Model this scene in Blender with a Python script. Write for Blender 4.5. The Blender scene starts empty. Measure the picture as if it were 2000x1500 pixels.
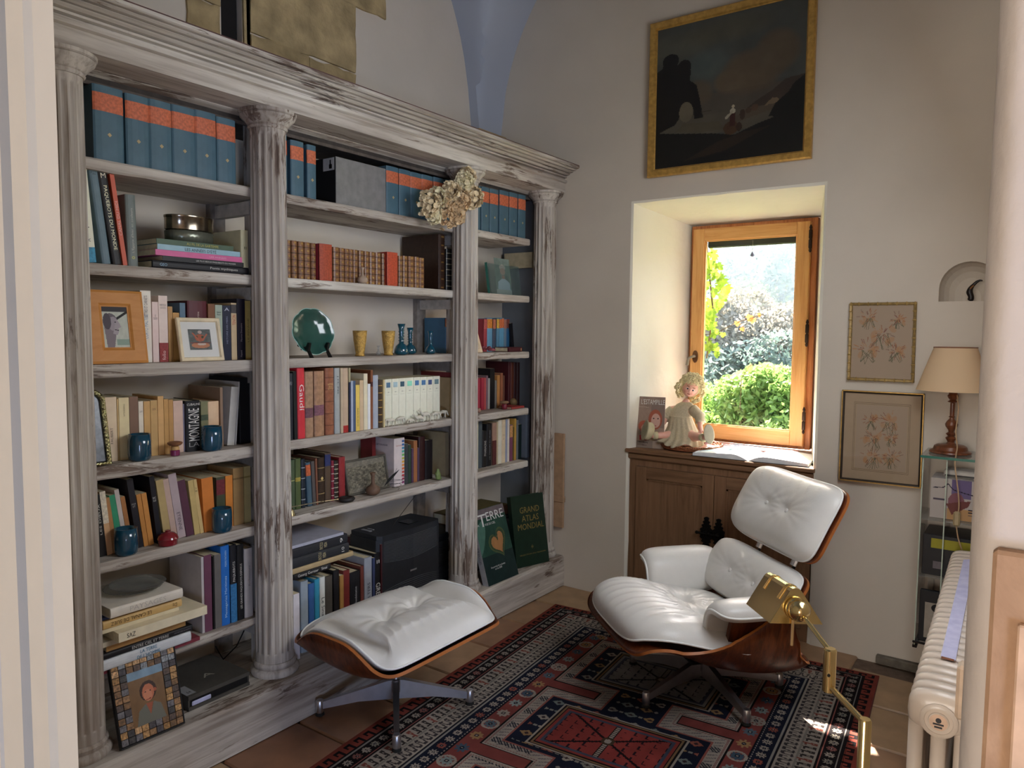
import bpy, math, random
import numpy as np
from mathutils import Vector, Matrix, geometry
random.seed(7); RNG = np.random.default_rng(7)
S = bpy.context.scene; COL = S.collection
PI = math.pi

# ---------------------------------------------------------------- camera
F, CAMZ = 1450.0, 1.5
YAW, PITCH, ROLL = map(math.radians, (35.63, 4.10, 0.54))
FW = np.array([-math.sin(YAW)*math.cos(PITCH), math.cos(YAW)*math.cos(PITCH), -math.sin(PITCH)])
_r0 = np.array([math.cos(YAW), math.sin(YAW), 0]); _u0 = np.cross(_r0, FW)
RT = _r0*math.cos(ROLL)+_u0*math.sin(ROLL); UP = -_r0*math.sin(ROLL)+_u0*math.cos(ROLL)
cam = bpy.data.objects.new('camera', bpy.data.cameras.new('camera')); COL.objects.link(cam)
cam.data.sensor_width = 36; cam.data.lens = 36*F/2000; cam.data.clip_start = 0.02; cam.data.clip_end = 400
cam.matrix_world = Matrix(((RT[0], UP[0], -FW[0], 0), (RT[1], UP[1], -FW[1], 0), (RT[2], UP[2], -FW[2], CAMZ), (0, 0, 0, 1)))
S.camera = cam

# ---------------------------------------------------------------- world, sun, daylight, exposure
SUN_DIR = Vector((.40, -.74, -.86)).normalized()
w = bpy.data.worlds.new('sky'); S.world = w; w.use_nodes = True
nt = w.node_tree; bgn = nt.nodes['Background']
sky = nt.nodes.new('ShaderNodeTexSky'); sky.sky_type = 'NISHITA'; sky.sun_disc = False
sky.sun_elevation = math.asin(-SUN_DIR.z); sky.sun_rotation = math.atan2(-SUN_DIR.x, -SUN_DIR.y); sky.air_density = 1.2; sky.dust_density = 2.5
nt.links.new(sky.outputs[0], bgn.inputs[0]); bgn.inputs[1].default_value = 1.5
sd = bpy.data.lights.new('sun', 'SUN'); sd.energy = 75.0; sd.angle = 0.009; sd.color = (1, .95, .86)
so = bpy.data.objects.new('sun', sd); COL.objects.link(so); so.rotation_euler = SUN_DIR.to_track_quat('-Z', 'Y').to_euler(); so.location = (-4, 12, 10)
def area(name, loc, aim, sx, sy, energy, color):
    l = bpy.data.lights.new(name, 'AREA'); l.shape = 'RECTANGLE'; l.size = sx; l.size_y = sy; l.energy = energy; l.color = color
    o = bpy.data.objects.new(name, l); COL.objects.link(o); o.location = loc
    o.rotation_euler = (Vector(aim)-Vector(loc)).to_track_quat('-Z', 'Y').to_euler(); return o
# daylight of the window over the radiator (right wall) and of the room behind the doorway
area('daylight_right_window', (-.075, 2.15, 1.75), (-2.0, 2.1, 1.0), .9, 1.3, 32, (.88, .93, 1.0))
area('daylight_hall_window', (-1.0, -7.3, 1.75), (-1.2, 3.0, 1.45), 3.2, 2.3, 285, (1.0, .93, .85))
area('daylight_hall_side_window', (2.2, -1.5, .45), (-.7, .3, .35), 1.0, .9, 46, (.46, .63, 1.0))
S.view_settings.view_transform = 'Standard'; S.view_settings.look = 'None'; S.view_settings.gamma = 1; S.view_settings.use_curve_mapping = False
S.view_settings.exposure = 0.30

# ---------------------------------------------------------------- photo rays (a pixel and a plane of the room give a point)
def _ray(x, y): return FW+(x-1000)/F*RT-(y-750)/F*UP
def AX(x, y, c): d = _ray(x, y); return d*(c/d[0])+(0, 0, CAMZ)
def AY(x, y, c): d = _ray(x, y); return d*(c/d[1])+(0, 0, CAMZ)
def AZ(x, y, c): d = _ray(x, y); return d*((c-CAMZ)/d[2])+(0, 0, CAMZ)

# ---------------------------------------------------------------- materials
def lin(h, g=1.0):
    h = h.lstrip('#'); v = [int(h[i:i+2], 16)/255 for i in (0, 2, 4)]
    return tuple(min(.88, g*(c/12.92 if c <= .04045 else ((c+.055)/1.055)**2.4)) for c in v)
MC = {}
def newmat(name):
    m = bpy.data.materials.new(name); m.use_nodes = True; t = m.node_tree
    return m, t, t.nodes['Principled BSDF']
def plain(hx, rough=.6, metal=0, var=.12, scale=30, bump=0.0, bscale=80, spec=.4, g=1.0, coat=0, sheen=0):
    k = (hx, rough, metal, var, scale, bump, bscale, spec, g, coat)
    if k in MC: return MC[k]
    m, t, p = newmat('mat_'+hx.strip('#')); c = lin(hx, g)
    n = t.nodes.new('ShaderNodeTexNoise'); n.inputs['Scale'].default_value = scale; n.inputs['Detail'].default_value = 4
    tc = t.nodes.new('ShaderNodeTexCoord'); t.links.new(tc.outputs['Object'], n.inputs['Vector'])
    r = t.nodes.new('ShaderNodeValToRGB'); r.color_ramp.elements[0].position = .3; r.color_ramp.elements[1].position = .7
    r.color_ramp.elements[0].color = (*[x*(1-var) for x in c], 1); r.color_ramp.elements[1].color = (*[min(.9, x*(1+var)) for x in c], 1)
    t.links.new(n.outputs['Fac'], r.inputs[0]); t.links.new(r.outputs[0], p.inputs['Base Color'])
    p.inputs['Roughness'].default_value = rough; p.inputs['Metallic'].default_value = metal; p.inputs['Specular IOR Level'].default_value = spec
    p.inputs['Coat Weight'].default_value = coat
    if bump:
        n2 = t.nodes.new('ShaderNodeTexNoise'); n2.inputs['Scale'].default_value = bscale; n2.inputs['Detail'].default_value = 5
        t.links.new(tc.outputs['Object'], n2.inputs['Vector'])
        b = t.nodes.new('ShaderNodeBump'); b.inputs['Strength'].default_value = bump; b.inputs['Distance'].default_value = .01
        t.links.new(n2.outputs['Fac'], b.inputs['Height']); t.links.new(b.outputs[0], p.inputs['Normal'])
    MC[k] = m; return m
def streaky(name, axis, c0, c1, c2, scale=14, stretch=12, lo=.38, mid=.5, hi=.66, rough=.7, bump=.25, patch=.5, spec=.3):
    """grain running along an axis: dark streak, middle, light"""
    k = ('s', name, axis)
    if k in MC: return MC[k]
    m, t, p = newmat(name); L = t.links.new
    tc = t.nodes.new('ShaderNodeTexCoord'); mp = t.nodes.new('ShaderNodeMapping'); L(tc.outputs['Object'], mp.inputs[0])
    sc = [1, 1, 1]; sc['xyz'.index(axis)] = 1/stretch; mp.inputs['Scale'].default_value = sc
    n = t.nodes.new('ShaderNodeTexNoise'); n.inputs['Scale'].default_value = scale*2; n.inputs['Detail'].default_value = 7; n.inputs['Roughness'].default_value = .68; n.inputs['Distortion'].default_value = .6
    L(mp.outputs[0], n.inputs['Vector'])
    n2 = t.nodes.new('ShaderNodeTexNoise'); n2.inputs['Scale'].default_value = scale*.35; n2.inputs['Detail'].default_value = 5; L(mp.outputs[0], n2.inputs['Vector'])
    mx = t.nodes.new('ShaderNodeMix'); mx.inputs[0].default_value = patch*.6; L(n.outputs['Fac'], mx.inputs[2]); L(n2.outputs['Fac'], mx.inputs[3])
    r = t.nodes.new('ShaderNodeValToRGB'); e = r.color_ramp.elements
    e[0].position = lo; e[0].color = (*lin(c0), 1); e[1].position = hi; e[1].color = (*lin(c2), 1)
    q = e.new(mid); q.color = (*lin(c1), 1)
    L(mx.outputs[0], r.inputs[0]); L(r.outputs[0], p.inputs['Base Color'])
    b = t.nodes.new('ShaderNodeBump'); b.inputs['Strength'].default_value = bump; b.inputs['Distance'].default_value = .004
    L(mx.outputs[0], b.inputs['Height']); L(b.outputs[0], p.inputs['Normal'])
    p.inputs['Roughness'].default_value = rough; p.inputs['Specular IOR Level'].default_value = spec
    MC[k] = m; return m
def white_wood(axis):
    """limewash worn thin: pale grey coat, brown wood showing in hollows, cracks and chipped patches"""
    k = ('ww', axis)
    if k in MC: return MC[k]
    m, t, p = newmat('limewashed_wood'); L = t.links.new; tc = t.nodes.new('ShaderNodeTexCoord')
    def nz(sc, st, det=6, dist=.4, ro=.6):
        mp = t.nodes.new('ShaderNodeMapping'); v = [1, 1, 1]; v['xyz'.index(axis)] = 1/st; mp.inputs['Scale'].default_value = v; L(tc.outputs['Object'], mp.inputs[0])
        n = t.nodes.new('ShaderNodeTexNoise'); n.inputs['Scale'].default_value = sc; n.inputs['Detail'].default_value = det; n.inputs['Distortion'].default_value = dist; n.inputs['Roughness'].default_value = ro; L(mp.outputs[0], n.inputs[0]); return n.outputs['Fac']
    def ramp(f, a, ca, b, cb):
        r = t.nodes.new('ShaderNodeValToRGB'); e = r.color_ramp.elements; e[0].position = a; e[1].position = b; e[0].color = (*ca, 1); e[1].color = (*cb, 1); L(f, r.inputs[0]); return r.outputs[0]
    def mix(f, a, b, op='MIX'):
        x = t.nodes.new('ShaderNodeMix'); x.data_type = 'RGBA'; x.blend_type = op
        (L(f, x.inputs[0]) if not isinstance(f, float) else setattr(x.inputs[0], 'default_value', f)); L(a, x.inputs[6]); L(b, x.inputs[7]); return x.outputs[2]
    coat = ramp(nz(5, 5), .34, lin('#a3978c'), .64, lin('#d6cec2'))
    grain = ramp(nz(48, 22, 5, .3), .36, (.62, .58, .55), .56, (1, 1, 1)); base = mix(.85, coat, grain, 'MULTIPLY')
    brown = ramp(nz(30, 8), .3, lin('#54433a'), .7, lin('#8a786a'))
    g = t.nodes.new('ShaderNodeMath'); g.operation = 'MULTIPLY'; L(nz(4.5, 3, 3), g.inputs[0]); L(nz(42, 9, 6, .8, .7), g.inputs[1])
    chips = ramp(g.outputs[0], .298, (0, 0, 0), .345, (1, 1, 1)); c1 = mix(chips, base, brown)
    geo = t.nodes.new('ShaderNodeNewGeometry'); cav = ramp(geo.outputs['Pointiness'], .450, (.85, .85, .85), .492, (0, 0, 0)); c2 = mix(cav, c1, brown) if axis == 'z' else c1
    L(c2, p.inputs['Base Color']); p.inputs['Roughness'].default_value = .75; p.inputs['Specular IOR Level'].default_value = .25
    bm = t.nodes.new('ShaderNodeBump'); bm.inputs['Strength'].default_value = .35; bm.inputs['Distance'].default_value = .003; L(nz(48, 22, 5, .3), bm.inputs['Height']); L(bm.outputs[0], p.inputs['Normal'])
    MC[k] = m; return m
def glassy(name, hx, rough=.03, alpha=.85, ior=1.45):
    """thin glass: mostly clear, tinted, with fresnel reflection"""
    k = ('g', name)
    if k in MC: return MC[k]
    m, t, p = newmat(name); L = t.links.new; out = [x for x in t.nodes if x.type == 'OUTPUT_MATERIAL'][0]
    tr = t.nodes.new('ShaderNodeBsdfTransparent'); tr.inputs[0].default_value = (*lin(hx, 1.2), 1)
    gl = t.nodes.new('ShaderNodeBsdfGlossy'); gl.inputs['Roughness'].default_value = rough
    df = t.nodes.new('ShaderNodeBsdfDiffuse'); df.inputs[0].default_value = (*lin(hx), 1)
    lw = t.nodes.new('ShaderNodeLayerWeight'); lw.inputs[0].default_value = .5; pw = t.nodes.new('ShaderNodeMath'); pw.operation = 'POWER'; pw.inputs[1].default_value = 5; L(lw.outputs['Facing'], pw.inputs[0]); fr = t.nodes.new('ShaderNodeMath'); fr.operation = 'MULTIPLY_ADD'; fr.inputs[1].default_value = .9; fr.inputs[2].default_value = .035; L(pw.outputs[0], fr.inputs[0])
    m1 = t.nodes.new('ShaderNodeMixShader'); m1.inputs[0].default_value = 1-alpha; L(tr.outputs[0], m1.inputs[1]); L(df.outputs[0], m1.inputs[2])
    m2 = t.nodes.new('ShaderNodeMixShader'); L(fr.outputs[0], m2.inputs[0]); L(m1.outputs[0], m2.inputs[1]); L(gl.outputs[0], m2.inputs[2])
    L(m2.outputs[0], out.inputs[0]); MC[k] = m; return m
def painted(name='printed_colours', rough=.6, bump=0, spec=.3, bscale=300):
    k = ('p', name)
    if k in MC: return MC[k]
    m, t, p = newmat(name); a = t.nodes.new('ShaderNodeAttribute'); a.attribute_name = 'col'
    t.links.new(a.outputs[0], p.inputs['Base Color']); p.inputs['Roughness'].default_value = rough; p.inputs['Specular IOR Level'].default_value = spec
    if bump:
        n2 = t.nodes.new('ShaderNodeTexNoise'); n2.inputs['Scale'].default_value = bscale
        tc = t.nodes.new('ShaderNodeTexCoord'); t.links.new(tc.outputs['Object'], n2.inputs['Vector'])
        b = t.nodes.new('ShaderNodeBump'); b.inputs['Strength'].default_value = bump; b.inputs['Distance'].default_value = .006
        t.links.new(n2.outputs['Fac'], b.inputs['Height']); t.links.new(b.outputs[0], p.inputs['Normal'])
    MC[k] = m; return m
plaster = plain('#d3c8b9', .9, var=.05, scale=2.2, bump=.35, bscale=9, spec=.15)
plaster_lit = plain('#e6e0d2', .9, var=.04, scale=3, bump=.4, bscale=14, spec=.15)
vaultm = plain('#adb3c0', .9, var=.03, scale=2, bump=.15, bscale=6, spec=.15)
pagem = plain('#d8cba8', .9, var=.12, scale=60)
darkm = plain('#15130f', .8, var=.2)
brass = plain('#e4cc92', .17, 1, var=.03, g=1.1)
alu = plain('#cfced2', .34, 1, var=.06)
leather = plain('#e0ddd8', .36, var=.015, bump=.06, bscale=160, spec=.5)
pipem = plain('#f4f2ee', .35, var=.01)
rosewood = streaky('rosewood_veneer', 'z', '#260e06', '#5c2a13', '#81441f', scale=30, stretch=9, lo=.34, mid=.5, hi=.7, rough=.33, bump=.03, spec=.5)
plyedge = plain('#a8622e', .4, var=.1)
oak = streaky('oak_boards', 'z', '#6d4f37', '#846247', '#936f52', scale=22, stretch=14, lo=.34, mid=.5, hi=.7, rough=.55, bump=.06)
oakx = streaky('oak_boards_level', 'x', '#6d4f37', '#846247', '#967256', scale=22, stretch=14, lo=.34, mid=.5, hi=.7, rough=.5, bump=.06)
pine = streaky('varnished_pine', 'z', '#c98a4c', '#dfa868', '#e8b880', scale=22, stretch=14, lo=.3, mid=.5, hi=.72, rough=.4, bump=.04)
pinex = streaky('varnished_pine_level', 'x', '#c98a4c', '#dfa868', '#e8b880', scale=22, stretch=14, lo=.3, mid=.5, hi=.72, rough=.4, bump=.04)
stone = plain('#b09a72', .95, var=.3, scale=9, bump=1.0, bscale=34, spec=.1)

# ---------------------------------------------------------------- mesh building
class MB:
    def __init__(s): s.v = []; s.f = []
    def add(s, v, f):
        n = len(s.v); s.v += [tuple(map(float, p)) for p in v]; s.f += [tuple(n+i for i in q) for q in f]; return s
    def box(s, a, b, bev=0):
        (x0, y0, z0), (x1, y1, z1) = a, b
        x0, x1 = min(x0, x1), max(x0, x1); y0, y1 = min(y0, y1), max(y0, y1); z0, z1 = min(z0, z1), max(z0, z1)
        if bev <= 0:
            v = [(x, y, z) for x in (x0, x1) for y in (y0, y1) for z in (z0, z1)]
            return s.add(v, [(0, 1, 3, 2), (4, 6, 7, 5), (0, 4, 5, 1), (2, 3, 7, 6), (0, 2, 6, 4), (1, 5, 7, 3)])
        b = min(bev, (x1-x0)*.49, (y1-y0)*.49, (z1-z0)*.49)
        X, Y, Z = (x0, x1), (y0, y1), (z0, z1); idx = {}; v = []
        sg = (1, -1)
        for i in (0, 1):
            for j in (0, 1):
                for k in (0, 1):
                    for ax in range(3):
                        p = [X[i]+sg[i]*b, Y[j]+sg[j]*b, Z[k]+sg[k]*b]; p[ax] = (X[i], Y[j], Z[k])[ax]
                        idx[i, j, k, ax] = len(v); v.append(p)
        f = []
        for ax in range(3):
            o = [a for a in range(3) if a != ax]
            for e in (0, 1):
                q = []
                for a_, b_ in ((0, 0), (1, 0), (1, 1), (0, 1)):
                    c = [0]*3; c[ax] = e; c[o[0]] = a_; c[o[1]] = b_; q.append(idx[(*c, ax)])
                f.append(q)
        for ax in range(3):
            o = [a for a in range(3) if a != ax]
            for a_ in (0, 1):
                for b_ in (0, 1):
                    q = []
                    for e, w_ in ((0, o[0]), (1, o[0]), (1, o[1]), (0, o[1])):
                        c = [0]*3; c[ax] = e; c[o[0]] = a_; c[o[1]] = b_; q.append(idx[(*c, w_)])
                    f.append(q)
        for i in (0, 1):
            for j in (0, 1):
                for k in (0, 1): f.append([idx[i, j, k, a] for a in range(3)])
        return s.add(v, f)
    def prism(s, pts, y0, y1, axis='y'):
        """polygon pts extruded along axis; pts are the two other coordinates in x,y,z order"""
        n = len(pts); v = []
        for c in (y0, y1):
            for a, b in pts: v.append({'y': (a, c, b), 'x': (c, a, b), 'z': (a, b, c)}[axis])
        return s.add(v, [tuple(range(n))[::-1], tuple(range(n, 2*n))]+[(i, (i+1) % n, n+(i+1) % n, n+i) for i in range(n)])
    def lathe(s, prof, c=(0, 0, 0), n=24, rf=None, axis='z', sx=1, sy=1):
        v = []; f = []; m = len(prof)
        for r, z in prof:
            for i in range(n):
                t = 2*PI*i/n; rr = r*(rf(t, z) if rf else 1); p = (rr*math.cos(t)*sx, rr*math.sin(t)*sy, z)
                if axis == 'x': p = (p[2], p[0], p[1])
                if axis == 'y': p = (p[0], p[2], p[1])
                v.append((c[0]+p[0], c[1]+p[1], c[2]+p[2]))
        for j in range(m-1):
            for i in range(n): f.append((j*n+i, j*n+(i+1) % n, (j+1)*n+(i+1) % n, (j+1)*n+i))
        f.append(tuple(range(n))[::-1]); f.append(tuple(range((m-1)*n, m*n)))
        return s.add(v, f)
    def tube(s, path, r, n=8, closed=False, caps=True, flat=1):
        P = [np.array(p, float) for p in path]; m = len(P); R = r if hasattr(r, '__len__') else [r]*m
        v = []; u = None
        for i in range(m):
            a = P[(i-1) % m] if (closed or i > 0) else P[i]; b = P[(i+1) % m] if (closed or i < m-1) else P[i]
            t = b-a; t = t/(np.linalg.norm(t)+1e-12)
            if u is None:
                u = np.cross(t, (0, 0, 1)); u = np.cross(t, (1, 0, 0)) if np.linalg.norm(u) < .1 else u
            u = u-t*(u@t); u /= np.linalg.norm(u)+1e-12; w_ = np.cross(t, u)
            for k in range(n): v.append(P[i]+R[i]*(math.cos(2*PI*k/n)*u+flat*math.sin(2*PI*k/n)*w_))
        f = [(i*n+k, i*n+(k+1) % n, ((i+1) % m)*n+(k+1) % n, ((i+1) % m)*n+k) for i in range(m if closed else m-1) for k in range(n)]
        if not closed and caps: f += [tuple(range(n))[::-1], tuple(range((m-1)*n, m*n))]
        return s.add(v, f)
    def ball(s, c, r, n=12, m=8, rr=None):
        rx, ry, rz = (r, r, r) if not hasattr(r, '__len__') else r
        v = [(c[0], c[1], c[2]-rz)]; f = []
        for j in range(1, m):
            a = -PI/2+PI*j/m
            for i in range(n): t = 2*PI*i/n; v.append((c[0]+rx*math.cos(a)*math.cos(t), c[1]+ry*math.cos(a)*math.sin(t), c[2]+rz*math.sin(a)))
        v.append((c[0], c[1], c[2]+rz)); e = len(v)-1
        for i in range(n): f.append((0, 1+(i+1) % n, 1+i)); f.append((e, 1+(m-2)*n+i, 1+(m-2)*n+(i+1) % n))
        for j in range(m-2):
            for i in range(n): f.append((1+j*n+i, 1+j*n+(i+1) % n, 1+(j+1)*n+(i+1) % n, 1+(j+1)*n+i))
        return s.add(v, f)
    def xf(s, M):
        s.v = [tuple(M @ Vector(p)) for p in s.v]; return s
    def mesh(s, name, smooth=False):
        me = bpy.data.meshes.new(name); me.from_pydata(s.v, [], s.f); me.validate(); 
        if smooth:
            me.shade_smooth()
            if smooth != 'full': me.set_sharp_from_angle(angle=math.radians(40))
        return me
def link(name, me, mat, parent=None, loc=None, rot=None):
    o = bpy.data.objects.new(name, me); COL.objects.link(o)
    if mat is not None and not me.materials: me.materials.append(mat)
    if parent is not None: o.parent = parent
    if loc is not None: o.location = loc
    if rot is not None: o.rotation_euler = rot
    return o
def part(name, mb, mat, parent=None, smooth=False, wpos=False):
    """wpos: the vertices are room coordinates although the parent stands elsewhere"""
    o = link(name, mb.mesh(name, smooth), mat, parent)
    if wpos and parent is not None:
        r = parent
        while r.parent is not None: r = r.parent
        if parent is r: o.matrix_parent_inverse = (Matrix.Translation(r.location) @ r.rotation_euler.to_matrix().to_4x4()).inverted()
    return o
def thing(name, label, cat, loc=(0, 0, 0), rz=0, group=None, rot=None):
    o = bpy.data.objects.new(name, None); COL.objects.link(o); o.empty_display_size = .05
    o.location = loc; o.rotation_euler = rot if rot is not None else (0, 0, rz)
    o['label'] = label; o['category'] = cat
    if group: o['group'] = group
    return o
def tag(o, label, cat, group=None):
    o['label'] = label; o['category'] = cat
    if group: o['group'] = group
    return o
def struct(name, mb, mat, smooth=False):
    o = part(name, mb, mat, None, smooth); o['kind'] = 'structure'; return o
def lab(o, t): o['label'] = t; return o
_TX = {}
def text_mesh(body, w, h):
    """flat lettering centred on the origin in its x (reading) / y (up) plane, fitted to w by h"""
    k = (body, round(w, 4), round(h, 4))
    if k in _TX: return _TX[k]
    cu = bpy.data.curves.new('lettering', 'FONT'); cu.body = body; cu.size = 1; cu.resolution_u = 2; cu.align_x = 'CENTER'
    ob = bpy.data.objects.new('tmp', cu); me = bpy.data.meshes.new_from_object(ob); bpy.data.objects.remove(ob)
    n = len(me.vertices); a = np.zeros(n*3); me.vertices.foreach_get('co', a); a = a.reshape(-1, 3)
    lo, hi = a.min(0), a.max(0); a = (a-(lo+hi)/2)/np.maximum(hi-lo, 1e-6)*(w, h, 0)
    me.vertices.foreach_set('co', a.ravel()); me.update(); me.materials.clear(); _TX[k] = me
    return me
def letter(body, w, h, M, mat, parent, name='lettering'):
    me = text_mesh(body, w, h)
    me = me.copy(); me.transform(M); me.materials.clear()
    return link(name, me, mat, parent)

# painter: numpy canvases turned into finely divided coloured faces (flat prints, rug, paintings)
class Canvas:
    def __init__(s, w, h, c): s.w, s.h = w, h; s.a = np.zeros((h, w, 3)); s.a[:] = lin(c); s.Y, s.X = np.mgrid[0:h, 0:w]; s.Y = (s.Y+.5)/h; s.X = (s.X+.5)/w
    def put(s, m, c, al=1.0):
        c = np.array(lin(c)) if isinstance(c, str) else np.array(c); k = (m*al)[..., None] if m.dtype != bool else (m.astype(float)*al)[..., None]
        s.a = s.a*(1-k)+c*k
    def rect(s, x0, y0, x1, y1, c, al=1): s.put((s.X > x0) & (s.X < x1) & (s.Y > y0) & (s.Y < y1), c, al)
    def ell(s, x, y, rx, ry, c, rot=0, al=1, soft=0):
        asp = s.h/s.w; dx, dy = (s.X-x), (s.Y-y)*asp; ct, st = math.cos(rot), math.sin(rot)
        q = ((dx*ct+dy*st)/rx)**2+((-dx*st+dy*ct)/(ry))**2
        s.put(np.clip((1-q)/soft, 0, 1) if soft else q < 1, c, al)
    def line(s, pts, wd, c, al=1):
        asp = s.h/s.w; m = np.zeros((s.h, s.w), bool)
        for (x0, y0), (x1, y1) in zip(pts[:-1], pts[1:]):
            ax, ay, bx, by = x0, y0*asp, x1, y1*asp; d = (bx-ax)**2+(by-ay)**2+1e-12
            t = np.clip(((s.X-ax)*(bx-ax)+(s.Y*asp-ay)*(by-ay))/d, 0, 1)
            m |= (s.X-ax-t*(bx-ax))**2+(s.Y*asp-ay-t*(by-ay))**2 < (wd/2)**2
        s.put(m, c, al)
    def poly(s, pts, c, al=1):
        m = np.zeros((s.h, s.w), bool); n = len(pts)
        for i in range(n):
            (x0, y0), (x1, y1) = pts[i], pts[(i+1) % n]
            if y0 == y1: continue
            m ^= ((s.Y >= min(y0, y1)) & (s.Y < max(y0, y1))) & (s.X < x0+(s.Y-y0)*(x1-x0)/(y1-y0))
        s.put(m, c, al)
    def noise(s, amp, sc=8):
        for k in (1, 2, 4):
            g = RNG.random((max(2, sc*k), max(2, sc*k))); yi = s.Y*(g.shape[0]-1); xi = s.X*(g.shape[1]-1)
            y0 = yi.astype(int); x0 = xi.astype(int); fy = yi-y0; fx = xi-x0; y1 = np.minimum(y0+1, g.shape[0]-1); x1 = np.minimum(x0+1, g.shape[1]-1)
            v = g[y0, x0]*(1-fy)*(1-fx)+g[y1, x0]*fy*(1-fx)+g[y0, x1]*(1-fy)*fx+g[y1, x1]*fy*fx
            s.a = np.clip(s.a*(1+amp/k*(v-.5)[..., None]*2), 0, .9)
def colour_grid(name, cv, P, mat, parent=None):
    """P(u, v) -> points; u right, v down, both 0..1 arrays"""
    h, w = cv.h, cv.w; V, U = np.mgrid[0:h+1, 0:w+1]; pts = P(U/w, V/h).reshape(-1, 3)
    i = np.arange(h*w); r, c = i//w, i % w; q = r*(w+1)+c; fc = np.stack([q, q+w+1, q+w+2, q+1], 1)
    me = bpy.data.meshes.new(name); me.vertices.add(len(pts)); me.vertices.foreach_set('co', pts.ravel())
    me.loops.add(h*w*4); me.loops.foreach_set('vertex_index', fc.ravel().astype(np.int32))
    me.polygons.add(h*w); me.polygons.foreach_set('loop_start', (np.arange(h*w)*4).astype(np.int32)); me.update(calc_edges=True)
    at = me.color_attributes.new('col', 'FLOAT_COLOR', 'CORNER')
    d = np.ones((h*w, 4)); d[:, :3] = cv.a.reshape(-1, 3); at.data.foreach_set('color', np.repeat(d, 4, 0).ravel().astype(np.float32))
    return link(name, me, mat, parent)
def print_quad(name, cv, tl, tr, br, bl, parent, mat=None):
    tl, tr, br, bl = [np.array(p, float) for p in (tl, tr, br, bl)]
    return colour_grid(name, cv, lambda u, v: (tl*((1-u)*(1-v))[..., None]+tr*(u*(1-v))[..., None]+br*(u*v)[..., None]+bl*((1-u)*v)[..., None]), mat or painted(), parent)
def spline(pts, n=40):
    P = np.array(pts, float); m = len(P); out = []
    Q = np.vstack([2*P[0]-P[1], P, 2*P[-1]-P[-2]])
    for i in range(m-1):
        p0, p1, p2, p3 = Q[i:i+4]
        for t in np.linspace(0, 1, max(2, n//(m-1)), endpoint=False):
            out.append(.5*((2*p1)+(-p0+p2)*t+(2*p0-5*p1+4*p2-p3)*t*t+(-p0+3*p1-3*p2+p3)*t**3))
    out.append(P[-1]); return np.array(out)
def sheet(prof, hw, n=3.2, curl=lambda s: 0*s, k=2.0, res=24, resv=None, swap=False):
    """curved pad/shell: prof = (p, z) curve; hw = half width or f(s). returns base points, normals, X, Y, r"""
    resv = resv or res; sp = spline(prof, 60); dl = np.r_[0, np.cumsum(np.linalg.norm(np.diff(sp, axis=0), axis=1))]; dl /= dl[-1]
    a, b = np.meshgrid(np.linspace(-1, 1, res+1), np.linspace(-1, 1, resv+1)); m = np.maximum(abs(a), abs(b)); L = (abs(a)**n+abs(b)**n)**(1/n)+1e-9
    X, Y = a*m/L, b*m/L; s = (Y+1)/2
    p = np.interp(s, dl, sp[:, 0]); z = np.interp(s, dl, sp[:, 1]); e = 1e-3
    tp = np.interp(np.clip(s+e, 0, 1), dl, sp[:, 0])-np.interp(np.clip(s-e, 0, 1), dl, sp[:, 0]); tz = np.interp(np.clip(s+e, 0, 1), dl, sp[:, 1])-np.interp(np.clip(s-e, 0, 1), dl, sp[:, 1])
    q = np.hypot(tp, tz)+1e-12; nx, nz = -tz/q, tp/q; h = hw(s) if callable(hw) else hw; c = curl(s)*abs(X)**k
    B = np.stack([h*X, p+nx*c, z+nz*c], -1)
    if swap: B = B[..., [1, 0, 2]]
    du = np.gradient(B, axis=1); dv = np.gradient(B, axis=0); N = np.cross(du, dv); N /= np.linalg.norm(N, axis=-1, keepdims=True)+1e-12
    if swap: N = -N
    for i, j, a, b in ((0, 0, 2, 2), (0, -1, 2, -3), (-1, 0, -3, 2), (-1, -1, -3, -3)): N[i, j] = N[a, b]
    for i, j, a, b in ((0, 1, 2, 2), (1, 0, 2, 2), (0, -2, 2, -3), (1, -1, 2, -3), (-1, 1, -3, 2), (-2, 0, -3, 2), (-1, -2, -3, -3), (-2, -1, -3, -3)): N[i, j] = N[a, b]
    return B, N, X, Y, m
def two_sided(T, Bm):
    h, w = T.shape[:2]; n = h*w; mb = MB(); f = []
    for i in range(h-1):
        for j in range(w-1):
            q = i*w+j; f.append((q, q+1, q+w+1, q+w)); f.append((n+q, n+q+w, n+q+w+1, n+q+1))
    rim = [(0, j) for j in range(w-1)]+[(i, w-1) for i in range(h-1)]+[(h-1, j) for j in range(w-1, 0, -1)]+[(i, 0) for i in range(h-1, 0, -1)]
    R = [i*w+j for i, j in rim]
    for a, b in zip(R, R[1:]+R[:1]): f.append((a, n+a, n+b, b))
    mb.add(np.vstack([T.reshape(-1, 3), Bm.reshape(-1, 3)]), f); return mb, [T[i, j] for i, j in rim]
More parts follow.
